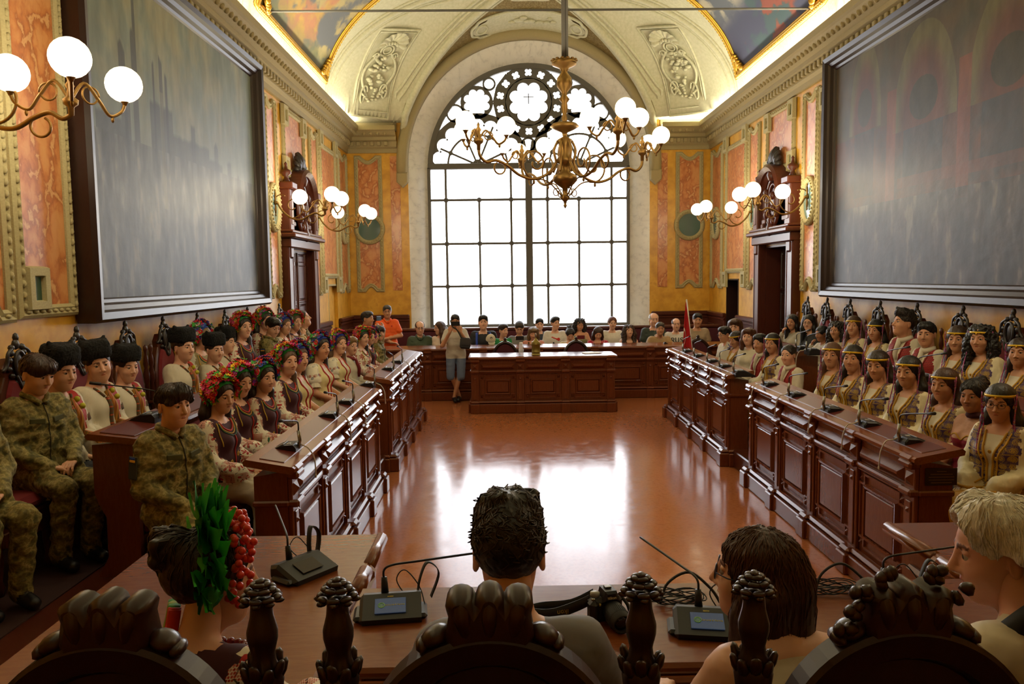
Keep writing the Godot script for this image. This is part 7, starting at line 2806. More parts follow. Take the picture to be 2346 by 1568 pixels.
# one person: kind of dress, head pixel and the plane it lies in, floor height, headings in degrees (0 faces the camera's side, 90 faces +x)
func person(kind: String, at: Array, floor_y: float, by: float, hy: float, hp: float, label: String, q := {}) -> Node3D:
	floor_y = q.get("floor", floor_y)
	var hpos := px(at[0], at[1], at[2], at[3])
	var near: bool = q.get("near", false)
	var pose: String = q.get("pose", "lap")
	var pr := body_proto(kind, pose, q.get("cell", 0.0125 if near else 0.016))
	var hl: Vector3 = pr.head
	var sc := clampf((hpos.y - floor_y) / hl.y, 0.84, 1.12)
	var yaw := deg_to_rad(by)
	var root := thing("person", label, "person", Vector3.ZERO, yaw, q.get("group", ""))
	root.scale = Vector3.ONE * sc
	root.position = V(hpos.x, floor_y, hpos.z) - Basis(Vector3.UP, yaw) * V(hl.x, 0, hl.z) * sc
	var sex: String = q.get("head", "f" if pr.girl else "m")
	var hs: float = q.get("hs", 1.0) * (1.03 if pr.girl else 1.07)
	var H := Transform3D(Basis.from_euler(Vector3(deg_to_rad(hp), deg_to_rad(hy - by), deg_to_rad(q.get("roll", 0.0)))) * Basis.from_scale(Vector3.ONE * hs), hl)
	# skin: neck, bare limbs, hands and head as one mesh
	var st := SurfaceTool.new()
	st.begin(Mesh.PRIMITIVE_TRIANGLES)
	if pr.parts.has("skin"): st.append_from(pr.parts.skin, 0, Transform3D.IDENTITY)
	st.append_from(pr.parts.core, 0, Transform3D.IDENTITY)
	st.append_from(head_mesh(sex, 0.0042 if near else 0.0058), 0, H)
	var P: Dictionary = pr.pose
	for i in 2:
		var m := 1 - 2 * i
		var d: Vector3 = P.hd[i].normalized()
		var up := Vector3.UP
		if absf(d.y) > 0.7: up = V(m * 0.2, 0.1, 0.9) if pose != "chin" else V(-0.6, 0, 0.8)
		var xa := up.cross(d).normalized()
		var ya := d.cross(xa)
		var B := Basis(xa, ya, d)
		B = B * Basis.from_scale(Vector3.ONE * (0.86 if pr.girl else 0.97))
		var wrist: Vector3 = P.wr[i]
		st.append_from(hand_mesh(P.curl, m > 0), 0, Transform3D(B, wrist))
	inst(st.commit(), "body", skin_mat(q.get("skin", 0)), root)
	var mats: Dictionary = q.get("m", {})
	var def := {"jacket": M.camo, "trousers": M.camo if kind == "soldier" else col("23232b"), "shoes": col("17151a", 0.4), "shirt": M.linen, "sleeves": {"girl_c": M.emb_red, "girl_e": M.gauze}.get(kind, M.linen), "puff_sleeves": M.emb_flower, "vest": {"girl_c": M.burgundy, "girl_e": M.emb_gold, "boy_f": M.emb_vest, "cossack": col("a81812")}.get(kind, M.burgundy), "dress": col("d8cc98"), "skirt": {"girl_c": M.linen, "girl_d": col("d8cc98"), "girl_e": M.gold_cloth}.get(kind, col("3a3a48")), "blouse": M.linen, "belt": col("241810", 0.4), "skin_mesh": col("b88a72"), "bodice": col("8a1430")}
	for nm in pr.parts:
		if nm == "skin" or nm == "core": continue
		inst(pr.parts[nm], nm, mats.get(nm, def.get(nm, M.linen)), root)
	for e in pr.extra:
		var em: Material
		if e[2] is Material: em = e[2]
		elif e[2] == "cuff": em = mats.get("sleeves", mats.get("shirt", mats.get("jacket", def.jacket if kind == "soldier" else M.linen)))
		else: em = mats.get("shirt", M.linen)
		inst(e[1], e[0], em, root)
	# eyes
	if q.get("eyes", true):
		if not M.has("eye"):
			mat("eye", Color.WHITE, 0.15)
			M.eye.vertex_color_use_as_albedo = true
		for m in [-1, 1]:
			inst(eye_mesh(), "eye", M.eye, root, H * T3(V(m * 0.03, 0.0058, 0.0735), m * 0.05))
	var style: String = q.get("hair", "short")
	if style != "":
		inst(hair_mesh(style), "hair", hair_mat(q.get("hc", "2a1a12")), root, H)
		if q.has("strands") or (near and q.get("hat", "") == ""):
			inst(hair_strands(style, q.get("strands", 130)), "hair_strands", hair_mat(q.get("sc", q.get("hc", "2a1a12"))), root, H).set_meta("kind", "stuff")
	match q.get("hat", ""):
		"fur": inst(fur_hat_mesh(), "fur_hat", M.fur, root, H)
		"wreath":
			inst(wreath_mesh(q.get("wv", 0)), "flower_wreath", M.flowers, root, H).set_meta("kind", "stuff")
			inst(band_mesh(), "head_cloth", col(q.get("bc", "1f6a2c")), root, H)
		"gold":
			var g := headband_meshes()
			inst(g[0], "gold_headband", M.gold_band, root, H)
			inst(g[1], "pendant", M.gilt, root, H)
			inst(g[2], "sequin_ribbons", M.ribbon_mix, root, H)
	if q.has("glasses"):
		var s := S()
		for m in [-1, 1]:
			var l := []
			for i in 16: l.append(V(m * 0.032 + cos(TAU * i / 16) * 0.023, 0.004 + sin(TAU * i / 16) * 0.018, 0.094))
			tube(s, l, 0.0018, 5, true)
			tube(s, [V(m * 0.055, 0.008, 0.092), V(m * 0.08, 0.008, 0.06), V(m * 0.085, 0.006, -0.01)], 0.0018, 5)
		tube(s, [V(-0.009, 0.008, 0.096), V(0.009, 0.008, 0.096)], 0.0018, 5)
		put(s, "glasses", col(q.glasses, 0.3), root, H)
	if q.has("deco"): q.deco.call(root, pr, H)
	return root

func people() -> void:
	left_people()
	right_people()
	window_people()
	near_people()

func left_people() -> void:
	var g := "young people seated along the left wall"
	var X := -3.72
	var f := 0.385
	var S0 := {"group": g, "near": true}
	var mk := func(kind, x, y, hy, hp, label, q: Dictionary, xx := X, fl := f, by := 82.0):
		q.merge({"group": g, "near": x < 620})
		return person(kind, [x, y, 0, xx], fl, by, hy, hp, label, q)
	# back row
	mk.call("soldier", -95, 905, 75, 5, "person in camouflage at the end of the left back row, knee beside the near desk", {"hair": "short", "hc": "2a1a12"}, X, f, 62.0)
	mk.call("soldier", 85, 858, 72, 16, "young soldier in camouflage with brown fringe looking down, left back row", {"hair": "bowl", "hc": "3a2015"}, X, f, 62.0)
	mk.call("cossack", 140, 853, 68, 6, "boy in black fur hat and white shirt next to the soldier with brown fringe", {"hat": "fur", "hair": "crop"})
	mk.call("cossack", 225, 838, 42, 0, "boy in black fur hat with open collar leaning his head, embroidered shirt", {"hat": "fur", "hair": "crop", "roll": 8.0})
	mk.call("cossack", 290, 842, 58, 4, "small boy in black fur hat before a red chair, two yellow pompoms", {"hat": "fur", "hair": "crop", "head": "k"})
	mk.call("cossack", 420, 797, 66, 0, "boy in tall black fur hat and red waistcoat before the fourth chair", {"hat": "fur", "hair": "crop"})
	mk.call("girl_c", 462, 772, 78, 4, "fair woman with flower wreath half hidden behind fur hats, blue ribbon", {"hat": "wreath", "hair": "tail", "hc": "8a6a3a", "wv": 1, "bc": "2a4a9a", "m": {"vest": col("8a7a50"), "sleeves": M.linen}}, -3.9)
	mk.call("cossack", 492, 803, 52, 2, "boy in black fur hat facing out, white shirt without pompoms", {"hat": "fur", "hair": "crop"}, -3.62)
	mk.call("cossack", 518, 785, 80, 2, "boy in black fur hat in profile behind another fur hat", {"hat": "fur", "hair": "crop"}, -3.85)
	mk.call("girl_c", 557, 750, 52, 0, "tall girl in burgundy bodice and big flower wreath, left back row", {"hat": "wreath", "hair": "tail", "hc": "2a1a12", "bc": "1f7a3a"})
	mk.call("soldier", 625, 750, 52, 22, "young soldier in camouflage with dark short hair looking down, left back row", {"hair": "short", "hc": "1c1410"})
	mk.call("girl_c", 606, 735, 60, 0, "girl with flower wreath hidden behind the dark haired soldier", {"hat": "wreath", "hair": "tail", "wv": 2}, -3.95)
	mk.call("girl_d", 652, 746, 56, 4, "girl with blue banded flower wreath beside the dark haired soldier", {"hat": "wreath", "hair": "tail", "hc": "6a4a2a", "wv": 1, "bc": "24389a"})
	mk.call("girl_c", 676, 738, 52, 2, "girl with green banded wreath raising a hand to her chest", {"hat": "wreath", "hair": "tail", "hc": "5a3a22", "wv": 0, "pose": "chin"})
	mk.call("soldier", 694, 731, 92, -20, "young soldier with cropped hair gazing up, end of the left back row", {"hair": "crop", "hc": "2a1c14"})
	# front row
	X = -2.68
	f = 0.2
	var mf := func(kind, x, y, hy, hp, label, q: Dictionary, xx := -2.68, by := 84.0):
		q.merge({"group": g, "near": x < 760})
		return person(kind, [x, y, 0, xx], 0.2, by, hy, hp, label, q)
	mf.call("soldier", 397, 930, 60, 2, "young soldier with parted hair and flag patch on his sleeve, left front row", {"hair": "curtain", "hc": "2e1c12"}, -2.68, 58.0)
	mf.call("girl_c", 507, 908, 58, 8, "girl with the largest flower wreath beside the soldier with parted hair", {"hat": "wreath", "hair": "tail", "hc": "2a1810", "bc": "1f8a34", "wv": 0})
	mf.call("girl_c", 550, 875, 58, 12, "girl in burgundy bodice peering from behind the largest wreath", {"hat": "wreath", "hair": "tail", "hc": "3a2416", "bc": "1f8a34", "wv": 2}, -2.8)
	mf.call("girl_c", 606, 866, 52, 4, "dark eyed girl with flower wreath and red embroidered sleeves, third in the left front row", {"hat": "wreath", "hair": "tail", "hc": "2a1810", "bc": "1f8a34", "wv": 1})
	mf.call("girl_c", 632, 850, 60, 4, "girl with flower wreath almost hidden by the dark eyed girl", {"hat": "wreath", "hair": "tail", "wv": 0}, -2.85)
	mf.call("girl_c", 658, 829, 50, 2, "fair faced girl with flower wreath and green head cloth beside the light dresses", {"hat": "wreath", "hair": "tail", "hc": "6a4a30", "bc": "1f8a34", "wv": 2})
	mf.call("girl_d", 684, 821, 58, 4, "girl in short flowered sleeves between burgundy bodice and cream dresses", {"hat": "wreath", "hair": "tail", "hc": "5a3a24", "bc": "24389a", "wv": 1})
	mf.call("girl_d", 735, 797, 54, 2, "girl in cream dress with red borders and wide wreath, hands on her lap", {"hat": "wreath", "hair": "tail", "hc": "2a1810", "bc": "24389a", "wv": 1, "skin": 1})
	mf.call("girl_d", 777, 788, 48, 2, "girl in cream dress with blue head cloth, second of the cream pair", {"hat": "wreath", "hair": "tail", "hc": "6a4a2a", "bc": "24389a", "wv": 2})
	mf.call("girl_d", 792, 802, 55, 2, "small girl with face half covered between cream dress and fair boy", {"hair": "pulled", "hc": "5a3a22"}, -2.82)
	mf.call("long", 804, 793, 46, 4, "fair haired boy in white shirt and dark red neckerchief, left front row", {"hair": "short", "hc": "8a6a3c", "head": "k", "deco": func(r, pr, _h):
		var s := S()
		tube(s, spline([V(-0.06, 1.07, 0.0), V(0, 1.03, 0.08), V(0.06, 1.07, 0.0), V(0, 1.09, -0.06)], 6), 0.02, 8, true)
		tube(s, [V(0, 1.03, 0.09), V(0.02, 0.9, 0.13), V(0.03, 0.78, 0.12)], [0.02, 0.028, 0.02], 8)
		put(s, "neckerchief", col("7a1418"), r)})
	mf.call("girl_c", 831, 774, 46, 2, "girl in bold red embroidered blouse and wreath near the end of the left desks", {"hat": "wreath", "hair": "tail", "bc": "1f8a34", "wv": 0, "m": {"vest": M.emb_red}})
	mf.call("girl_c", 846, 773, 55, 2, "girl with wreath second from the soldier at the far end of the left front row", {"hat": "wreath", "hair": "tail", "wv": 2}, -2.75)
	mf.call("girl_d", 855, 771, 58, 2, "girl with wreath and blue cloth right beside the far soldier", {"hat": "wreath", "hair": "tail", "wv": 1, "bc": "24389a"}, -2.75)
	mf.call("soldier", 868, 763, 42, 2, "young soldier with dark fringe at the window end of the left front row", {"hair": "bowl", "hc": "22160f"})
	# two men standing
	person("long", [842, 731, 2, -13.3], 0.0, 70, 72, 0, "man in beige shirt standing and filming with a blue phone", {"hair": "short", "hc": "2c2622", "pose": "photo", "skin": 1, "m": {"shirt": col("b0a07c")}})
	person("polo", [887, 715, 2, -15.5], 0.0, 15, 10, 2, "man in bright orange polo shirt standing with folded arms", {"hair": "short", "hc": "4a4542", "pose": "folded", "skin": 1, "glasses": "1a1a1a", "m": {"shirt": col("e85a10")}, "deco": func(r, pr, _h):
		var s := S()
		ball(s, V(0.075, 1.3, pr.F.front(0.075, 1.3) + 0.002), V(0.016, 0.016, 0.004), 12)
		put(s, "round_badge", col("c83028"), r)})

func right_people() -> void:
	var g := "young people seated along the right wall"
	var mf := func(kind, x, y, hy, hp, label, q: Dictionary, xx := 2.68, by := -78.0):
		q.merge({"group": g, "near": x > 1860})
		return person(kind, [x, y, 0, xx], 0.2, by, hy, hp, label, q)
	var G := func(hc := "2a1810", hair := "tail") -> Dictionary: return {"hat": "gold", "hair": hair, "hc": hc, "skin": 1}
	mf.call("long", 1660, 767, -72, 8, "boy in glasses and white shirt holding the pennant sheet", {"hair": "short", "hc": "141010", "skin": 1, "glasses": "181818", "head": "k"})
	mf.call("girl_e", 1685, 778, -62, 16, "girl with gold headband looking down behind the white sheet", G.call())
	mf.call("long", 1684, 748, -30, 4, "person with reddish hair seated behind the girl looking down", {"hair": "bob", "hc": "4a2a18", "floor": 0.0}, 3.2, -60.0)
	mf.call("woman", 1715, 772, -36, 0, "smiling woman with auburn bob and white shirt", {"hair": "bob", "hc": "5a3018", "m": {"skirt": col("d8d0c0")}}, 2.7, -55.0)
	mf.call("boy_f", 1742, 787, -58, 4, "boy in red waistcoat and white scarf next to the auburn woman", {"hair": "short", "hc": "141010", "skin": 1, "head": "k"})
	mf.call("girl_e", 1769, 787, -42, 4, "girl with gold headband between two boys in red waistcoats", G.call("1c1210"))
	mf.call("boy_f", 1806, 814, -48, 2, "boy with cropped hair in red waistcoat against the red seat back", {"hair": "crop", "hc": "241812", "head": "k"}, 2.64)
	mf.call("girl_e", 1905, 814, -36, 0, "girl with light brown hair and gold headband, first at the near right desk", G.call("6a4630"))
	mf.call("girl_e", 1953, 822, -40, 0, "girl with high ponytail and gold headband beside the light haired girl", G.call("1c1210"))
	mf.call("girl_e", 2010, 837, -46, 8, "smiling girl with gold headband looking down at the near right desk", G.call("2e1c14"))
	mf.call("girl_e", 2080, 852, -52, 2, "girl with straight black hair and gold headband at the near right desk", G.call("120e0e"))
	mf.call("girl_e", 2162, 882, -58, 2, "girl with long brown tresses and gold headband beside the bare shouldered girl", G.call("4a2c1c"))
	mf.call("dancer", 2229, 908, -56, 2, "girl with hair in a bun, sheer top and dark red sequined bodice", {"hair": "bun", "hc": "1c1412", "skin": 2}, 2.72)
	var last: Dictionary = G.call("1c1412")
	last.merge({"glasses": "2a2018"})
	mf.call("girl_e", 2290, 924, -46, 6, "girl in glasses with gold headband and yellow skirt at the end of the desk", last, 2.6, -62.0)
	# back row
	var mb := func(kind, x, y, hy, hp, label, q: Dictionary, xx := 3.72, by := -78.0):
		q.merge({"group": g, "near": x > 1980})
		return person(kind, [x, y, 0, xx], 0.385, by, hy, hp, label, q)
	mb.call("woman", 1815, 738, -44, 4, "girl with long dark hair resting her chin on her hand", {"hair": "long", "hc": "1c1412", "skin": 1, "pose": "chin", "m": {"shirt": col("b8b0a0")}})
	mb.call("woman", 1853, 740, -38, 2, "girl with long black hair and round glasses in a dark tee shirt", {"hair": "long", "hc": "0e0c0e", "glasses": "2a2018", "m": {"shirt": col("26262c")}})
	mb.call("woman", 1882, 765, -72, 8, "girl with tied dark hair covering her mouth with her hand", {"hair": "pulled", "hc": "141012", "skin": 2, "pose": "chin", "m": {"shirt": col("c8c0b0")}})
	mb.call("woman", 1916, 757, -50, 4, "girl with wavy dark hair and no headband in the right back row", {"hair": "wavy", "hc": "221612", "skin": 1, "m": {"shirt": col("b0a890")}})
	mb.call("girl_e", 1955, 747, -38, 0, "girl with brown hair and gold headband before the third right chair", G.call("4a3020"))
	mb.call("girl_e", 2005, 757, -50, 4, "girl with black hair and gold headband beside the man looking up", G.call("141012"))
	mb.call("boy_f", 2070, 742, -84, -12, "young man in red waistcoat with curly top looking up", {"hair": "quiff", "hc": "241812", "skin": 1})
	mb.call("boy_f", 2122, 767, -44, 0, "boy in red waistcoat with thick dark hair, white sleeves, right back row", {"hair": "short", "hc": "141012", "skin": 1})
	mb.call("girl_e", 2193, 777, -44, 4, "girl with brown hair and gold headband next to the curly haired girl", G.call("3a2418"))
	mb.call("girl_e", 2247, 777, -54, 2, "girl with voluminous curly black hair and gold headband", G.call("141012", "wavy"))
	mb.call("girl_e", 2335, 808, -48, 0, "girl with gold headband at the near end of the right back row", G.call("2a1a14"))

func window_people() -> void:
	var g := "visitors seated below the window"
	var mk := func(kind, x, y, z, hy, hp, label, q: Dictionary, by := 0.0):
		q.merge({"group": g})
		return person(kind, [x, y, 2, z], 0.0, by, hy, hp, label, q)
	mk.call("polo", 962, 752, -15.1, 12, 8, "man with receding hair and glasses in a dark green polo shirt", {"hair": "balding", "hc": "3a2c20", "glasses": "2a2a2a", "m": {"shirt": col("3c4a34")}}, 8.0)
	mk.call("woman", 1007, 752, -15.1, -60, 4, "woman with long brown hair turned aside in a cream blouse", {"hair": "long", "hc": "4a2c1c", "glasses": "2a2a2a", "m": {"shirt": col("cdb8a4"), "skirt": col("3c3c46")}}, -20.0)
	mk.call("tee", 1107, 735, -15.2, 4, -2, "young man in black tee shirt with blue backpack straps", {"hair": "short", "hc": "181210", "m": {"shirt": col("16161c")}, "pose": "lap", "deco": func(r, pr, _h):
		for m in [-1, 1]:
			var s := S()
			var q := []
			for t in [1.04, 1.0, 0.95, 0.88, 0.8, 0.72]: q.append(V(m * 0.115, t, pr.F.front(m * 0.115, t) + 0.006))
			tube(s, q, 0.02, 6)
			put(s, "backpack_strap", col("2848b0"), r)})
	mk.call("tee", 1153, 758, -15.1, 40, 2, "boy in green tee shirt looking sideways beside the round chair", {"hair": "short", "hc": "2a1c14", "head": "k", "m": {"shirt": col("1c8a4c")}}, 10.0)
	mk.call("tee", 1190, 752, -15.15, 0, 28, "boy in grey tee shirt bending over his phone", {"hair": "short", "hc": "3a332c", "pose": "phone", "m": {"shirt": col("7c7c7c")}})
	mk.call("tee", 1222, 764, -15.0, 0, 16, "woman with greying blond hair in a pink top with brown strap", {"hair": "bob", "hc": "7a6040", "head": "f", "m": {"shirt": col("d08a78")}, "deco": func(r, pr, _h):
		var s := S()
		var q := []
		for t in [1.04, 1.0, 0.95, 0.88, 0.8, 0.7]: q.append(V(-0.1, t, pr.F.front(-0.1, t) + 0.004))
		tube(s, q, 0.016, 6)
		put(s, "bag_strap", col("5a4a20"), r)})
	mk.call("tee", 1236, 744, -16.45, 4, 4, "dark haired visitor in navy shirt hidden behind the woman in pink", {"hair": "short", "hc": "141214", "m": {"shirt": col("26303c")}})
	mk.call("tee", 1272, 741, -16.0, 25, 0, "boy in white tee shirt with red print and black figure", {"hair": "short", "hc": "1c1614", "head": "k", "m": {"shirt": col("cfc9bf")}, "deco": func(r, pr, _h):
		var s := S()
		for q in [[-0.06, 0.95], [-0.03, 0.935], [0.0, 0.925], [0.03, 0.92], [0.06, 0.93], [0.07, 0.91], [0.06, 0.89], [0.03, 0.905]]:
			ball(s, V(q[0], q[1], pr.F.front(q[0], q[1]) + 0.001), V(0.024, 0.012, 0.006), 8)
		put(s, "red_print", col("c8281c"), r)
		s = S()
		for q in [[-0.04, 0.84, 0.018, 0.018], [-0.045, 0.8, 0.014, 0.035], [-0.03, 0.76, 0.014, 0.03], [-0.06, 0.74, 0.03, 0.012], [0.0, 0.73, 0.035, 0.01], [0.04, 0.725, 0.02, 0.008]]:
			ball(s, V(q[0], q[1], pr.F.front(q[0], q[1]) + 0.001), V(q[2], q[3], 0.005), 8)
		put(s, "black_print", col("1c1c1c"), r)})
	mk.call("tee", 1306, 767, -15.0, 6, 32, "woman with dark hair in a bun bending her head, cream tee shirt", {"hair": "bun", "hc": "1c1416", "head": "f", "m": {"shirt": col("cfc0a0")}})
	mk.call("tank", 1328, 744, -16.2, 10, 18, "woman with dark curly hair and sleeveless olive top on her phone", {"hair": "wavy", "hc": "1c1412", "pose": "phone", "skin": 1, "m": {"shirt": col("8a8460")}})
	mk.call("tee", 1370, 764, -15.0, 2, 30, "woman with long brown hair in a red flowered shirt looking down", {"hair": "long", "hc": "3c2418", "head": "f", "m": {"shirt": M.red_floral}})
	mk.call("tee", 1403, 741, -16.3, 2, 2, "woman with reddish tied hair in a white top with a necklace", {"hair": "pulled", "hc": "6a3418", "head": "f", "m": {"shirt": col("d2cabc")}})
	mk.call("tank", 1441, 759, -15.0, 8, -4, "woman with wavy brown hair in a black and white checked top", {"hair": "wavy", "hc": "3a2216", "m": {"shirt": M.checker}})
	mk.call("tee", 1498, 733, -15.9, 4, 4, "old man with white hair ring in a dark green tee shirt", {"hair": "balding", "hc": "b8b0a4", "m": {"shirt": col("2c3830")}})
	mk.call("polo", 1512, 754, -15.0, 0, 2, "grey haired man in a tan shirt leaning his arms on the long desk", {"hair": "short", "hc": "57524c", "pose": "desk", "skin": 1, "m": {"shirt": col("a8885c")}})
	mk.call("tee", 1549, 744, -15.8, -4, 2, "bald man in white tee shirt with black letters", {"hair": "balding", "hc": "2a2422", "m": {"shirt": col("cdc7bd")}, "deco": func(r, pr, _h):
		var t := TextMesh.new()
		t.text = "RUS"
		t.font_size = 32
		t.pixel_size = 0.0042
		t.depth = 0.004
		inst(t, "chest_lettering", col("1c1c1c"), r, T3(V(0, 0.92, pr.F.front(0, 0.92) + 0.012)))})
	mk.call("tee", 1598, 734, -15.6, -6, 4, "heavy man with dark hair in a beige tee shirt beside the flag", {"hair": "short", "hc": "1c1818", "skin": 1, "m": {"shirt": col("9a8468")}})
	# the visitor leaning on the desk, filming
	person("tee", [1043, 736, 2, -13.98], 0.0, 4, 4, 10, "man in white tee shirt and blue shorts standing with crossed legs and filming", {"hair": "short", "hc": "2a2420", "pose": "photo", "skin": 1, "m": {"shirt": col("bdb6a8"), "trousers": col("66748f")}})

func near_people() -> void:
	var g := "people at the raised desk seen from behind"
	var q := {"group": g, "near": true, "pose": "lean", "hair": "bun", "hc": "24160f", "sc": "3a2418", "strands": 260}
	var a := person("girl_c", [492, 1325, 2, -1.9], 0.33, 165, 114, 4, "woman with dark bun and headdress of red berries and green leaves", q)
	berry_headdress(a, body_proto("girl_c", "lean", 0.0125), 165, 114, 4)
	person("long", [1166, 1272, 2, -1.9], 0.33, 182, 180, 8, "boy with curly dark hair and grey shirt seen from behind", {"group": g, "near": true, "pose": "lean", "hair": "quiff", "hc": "20140e", "sc": "3a2416", "strands": 300, "head": "k", "m": {"shirt": col("77747a")}})
	person("tank", [1730, 1318, 2, -1.9], 0.33, 195, 248, -4, "woman with long brown hair, dark blue glasses and sleeveless cream top", {"group": g, "near": true, "pose": "lean", "hair": "fringe", "hc": "44281a", "sc": "5c3620", "strands": 320, "glasses": "181c48", "m": {"shirt": col("cfc4ae")}})
	person("long", [2290, 1268, 2, -1.9], 0.33, 200, 252, 8, "white haired man in dark waistcoat over a cream shirt, seen in profile", {"group": g, "near": true, "pose": "lean", "hair": "swept", "hc": "efe8d6", "sc": "f8f2e2", "strands": 320, "head": "o", "skin": 3, "m": {"shirt": col("cfc4ae")}, "deco": func(r, pr, _h):
		var s := S()
		tube(s, spline([V(-0.1, 1.04, 0.1), V(-0.06, 1.1, 0.06), V(0, 1.12, 0.04), V(0.06, 1.1, 0.06), V(0.1, 1.04, 0.1)], 5), 0.03, 8)
		put(s, "dark_collar", col("16161c"), r)})

func berry_headdress(root: Node3D, pr: Dictionary, by: float, hy: float, hp: float) -> void:
	var H := Transform3D(Basis.from_euler(Vector3(deg_to_rad(hp), deg_to_rad(hy - by), 0)) * Basis.from_scale(Vector3.ONE * 1.03), pr.head)
	var o := Node3D.new()
	o.name = "berry_headdress"
	root.add_child(o)
	o.transform = H
	var rng := RandomNumberGenerator.new()
	rng.seed = 77
	# leaves standing up along a band from ear to ear
	var leaf := func(s: SurfaceTool, p: Vector3, d: Vector3, w: Vector3, L: float) -> void:
		soft(s)
		var n := d.cross(w).normalized()
		for k in 5:
			var t0 := k / 5.0
			var t1 := (k + 1) / 5.0
			var h0 := sin(PI * clampf(t0 * 0.9 + 0.1, 0, 1)) * L * 0.24 * (1.0 + 0.3 * (k % 2))
			var h1 := sin(PI * clampf(t1 * 0.9 + 0.1, 0, 1)) * L * 0.24 * (1.0 + 0.3 * ((k + 1) % 2))
			var c0 := p + d * L * t0 + n * 0.01 * sin(t0 * 4)
			var c1 := p + d * L * t1 + n * 0.01 * sin(t1 * 4)
			quad(s, c0 - w * h0, c1 - w * h1, c1, c0)
			quad(s, c0, c1, c1 + w * h1 + n * 0.006, c0 + w * h0 + n * 0.006)
	for k in 80:
		var a := rng.randf_range(-2.1, 2.1)
		var z := rng.randf_range(-0.03, 0.025)
		var n := V(sin(a), cos(a), 0)
		var p := V(0.086 * sin(a), 0.03 + 0.097 * cos(a), z)
		var d := (n * 0.9 + V(rng.randf_range(-0.5, 0.5), rng.randf_range(-0.1, 0.6), rng.randf_range(-0.5, 0.1))).normalized()
		var w := d.cross(V(rng.randf_range(-0.3, 0.3), 0.2, 1)).normalized()
		var s := S()
		leaf.call(s, p, d, w, rng.randf_range(0.08, 0.14) * (1.0 - 0.35 * absf(a) / 2))
		put(s, "leaf", M.leaf_a if k % 3 else M.leaf_b, o)
	var bs := S()
	ball(bs, Vector3.ZERO, Vector3.ONE * 0.0095, 12)
	var bm := mesh(bs)
	for k in 120:
		var a := rng.randf_range(-2.1, 2.1)
		var z := rng.randf_range(0.015, 0.06)
		var n := V(sin(a), cos(a), 0.55).normalized()
		var r := sqrt(maxf(0.1, 1.0 - pow((z + 0.012) / 0.112, 2.0)))
		var p := V(0.09 * r * sin(a), 0.03 + 0.1 * r * cos(a), z) + n * rng.randf_range(0.012, 0.05)
		inst(bm, "berry", M.berry, o, T3(p))
	# ribbons down the neck and a bead necklace
	for q in [[-0.045, "c02818"], [-0.02, "d0301c"], [0.004, "2f8a34"], [0.025, "8a9a2c"], [0.045, "2f8a34"]]:
		var s := S()
		tube(s, spline([V(q[0] * 0.6, -0.06, -0.09), V(q[0], -0.13, -0.1), V(q[0] * 1.6, -0.22, -0.12)], 5), 0.016, 6)
		put(s, "ribbon", col(q[1]), root, H)
	var bd := S()
	ball(bd, Vector3.ZERO, Vector3.ONE * 0.012, 10)
	var bdm := mesh(bd)
	for k in 22:
		var t := TAU * k / 22
		var h: Vector3 = pr.head
		inst(bdm, "necklace_bead", col("6a0c14", 0.25), root, T3(h + V(sin(t) * 0.085, -0.165 - 0.03 * cos(t), -0.03 + cos(t) * 0.085)))

# ---------------------------------------------------------------- small things
func text(par: Node3D, t: String, size: float, m: Material, at: Transform3D, nm := "lettering") -> void:
	var q := TextMesh.new()
	q.text = t
	q.font_size = 32
	q.pixel_size = size / 32.0
	q.depth = 0.0015
	inst(q, nm, m, par, at)

# discussion unit: low wedge, +z towards the sitter, boom turned by bend
func mic(label: String, pos: Vector3, yaw: float, boom: float, cable: bool, group: String) -> Node3D:
	var o := thing("desk_microphone", label, "microphone", pos, yaw, group)
	o.scale = Vector3.ONE * 1.35
	var s := S()
	ext(s, [Vector2(-0.07, 0), Vector2(0.1, 0), Vector2(0.1, 0.012), Vector2(0.0, 0.055), Vector2(-0.055, 0.058), Vector2(-0.07, 0.04)], -0.06, 0.06, Transform3D(Basis(Vector3(0, 0, 1), Vector3(0, 1, 0), Vector3(-1, 0, 0)), Vector3.ZERO), 0.006)
	put(s, "unit_body", M.black, o)
	s = S()
	box(s, V(0.0, 0.046, 0.026), V(0.09, 0.006, 0.07), 0.002, Basis(Vector3.RIGHT, 0.41))
	put(s, "control_plate", col("6e6e70", 0.35, 0.3), o)
	s = S()
	box(s, V(0.012, 0.056, -0.022), V(0.02, 0.006, 0.02), 0.001, Basis(Vector3.RIGHT, 0.1))
	put(s, "button", col("b8b8b8", 0.4), o)
	s = S()
	tube(s, [V(0, 0.03, -0.066), V(0, 0.07, -0.075), V(0, 0.12, -0.07)], 0.009, 8)
	put(s, "stem", M.chrome, o)
	s = S()
	var d := V(sin(boom), 0.18, cos(boom))
	tube(s, spline([V(0, 0.12, -0.07), V(0, 0.15, -0.07), V(0, 0.165, -0.07) + d * 0.02, V(0, 0.17, -0.07) + d * 0.1, V(0, 0.17, -0.07) + d * 0.27], 5), 0.0038, 6)
	put(s, "boom", M.black, o)
	s = S()
	tube(s, [V(0, 0.17, -0.07) + d * 0.26, V(0, 0.17, -0.07) + d * 0.31], 0.0075, 8)
	put(s, "capsule", M.rubber, o)
	if cable:
		s = S()
		tube(s, spline([V(0, 0.06, -0.06), V(0.0, 0.04, -0.1), V(0.02, 0.03, -0.125), V(0.02, -0.02, -0.15), V(0.025, -0.1, -0.155)], 5), 0.0035, 5)
		ball(s, V(0.025, -0.105, -0.155), V(0.006, 0.012, 0.006), 6)
		put(s, "cable", M.cable, o)
	return o

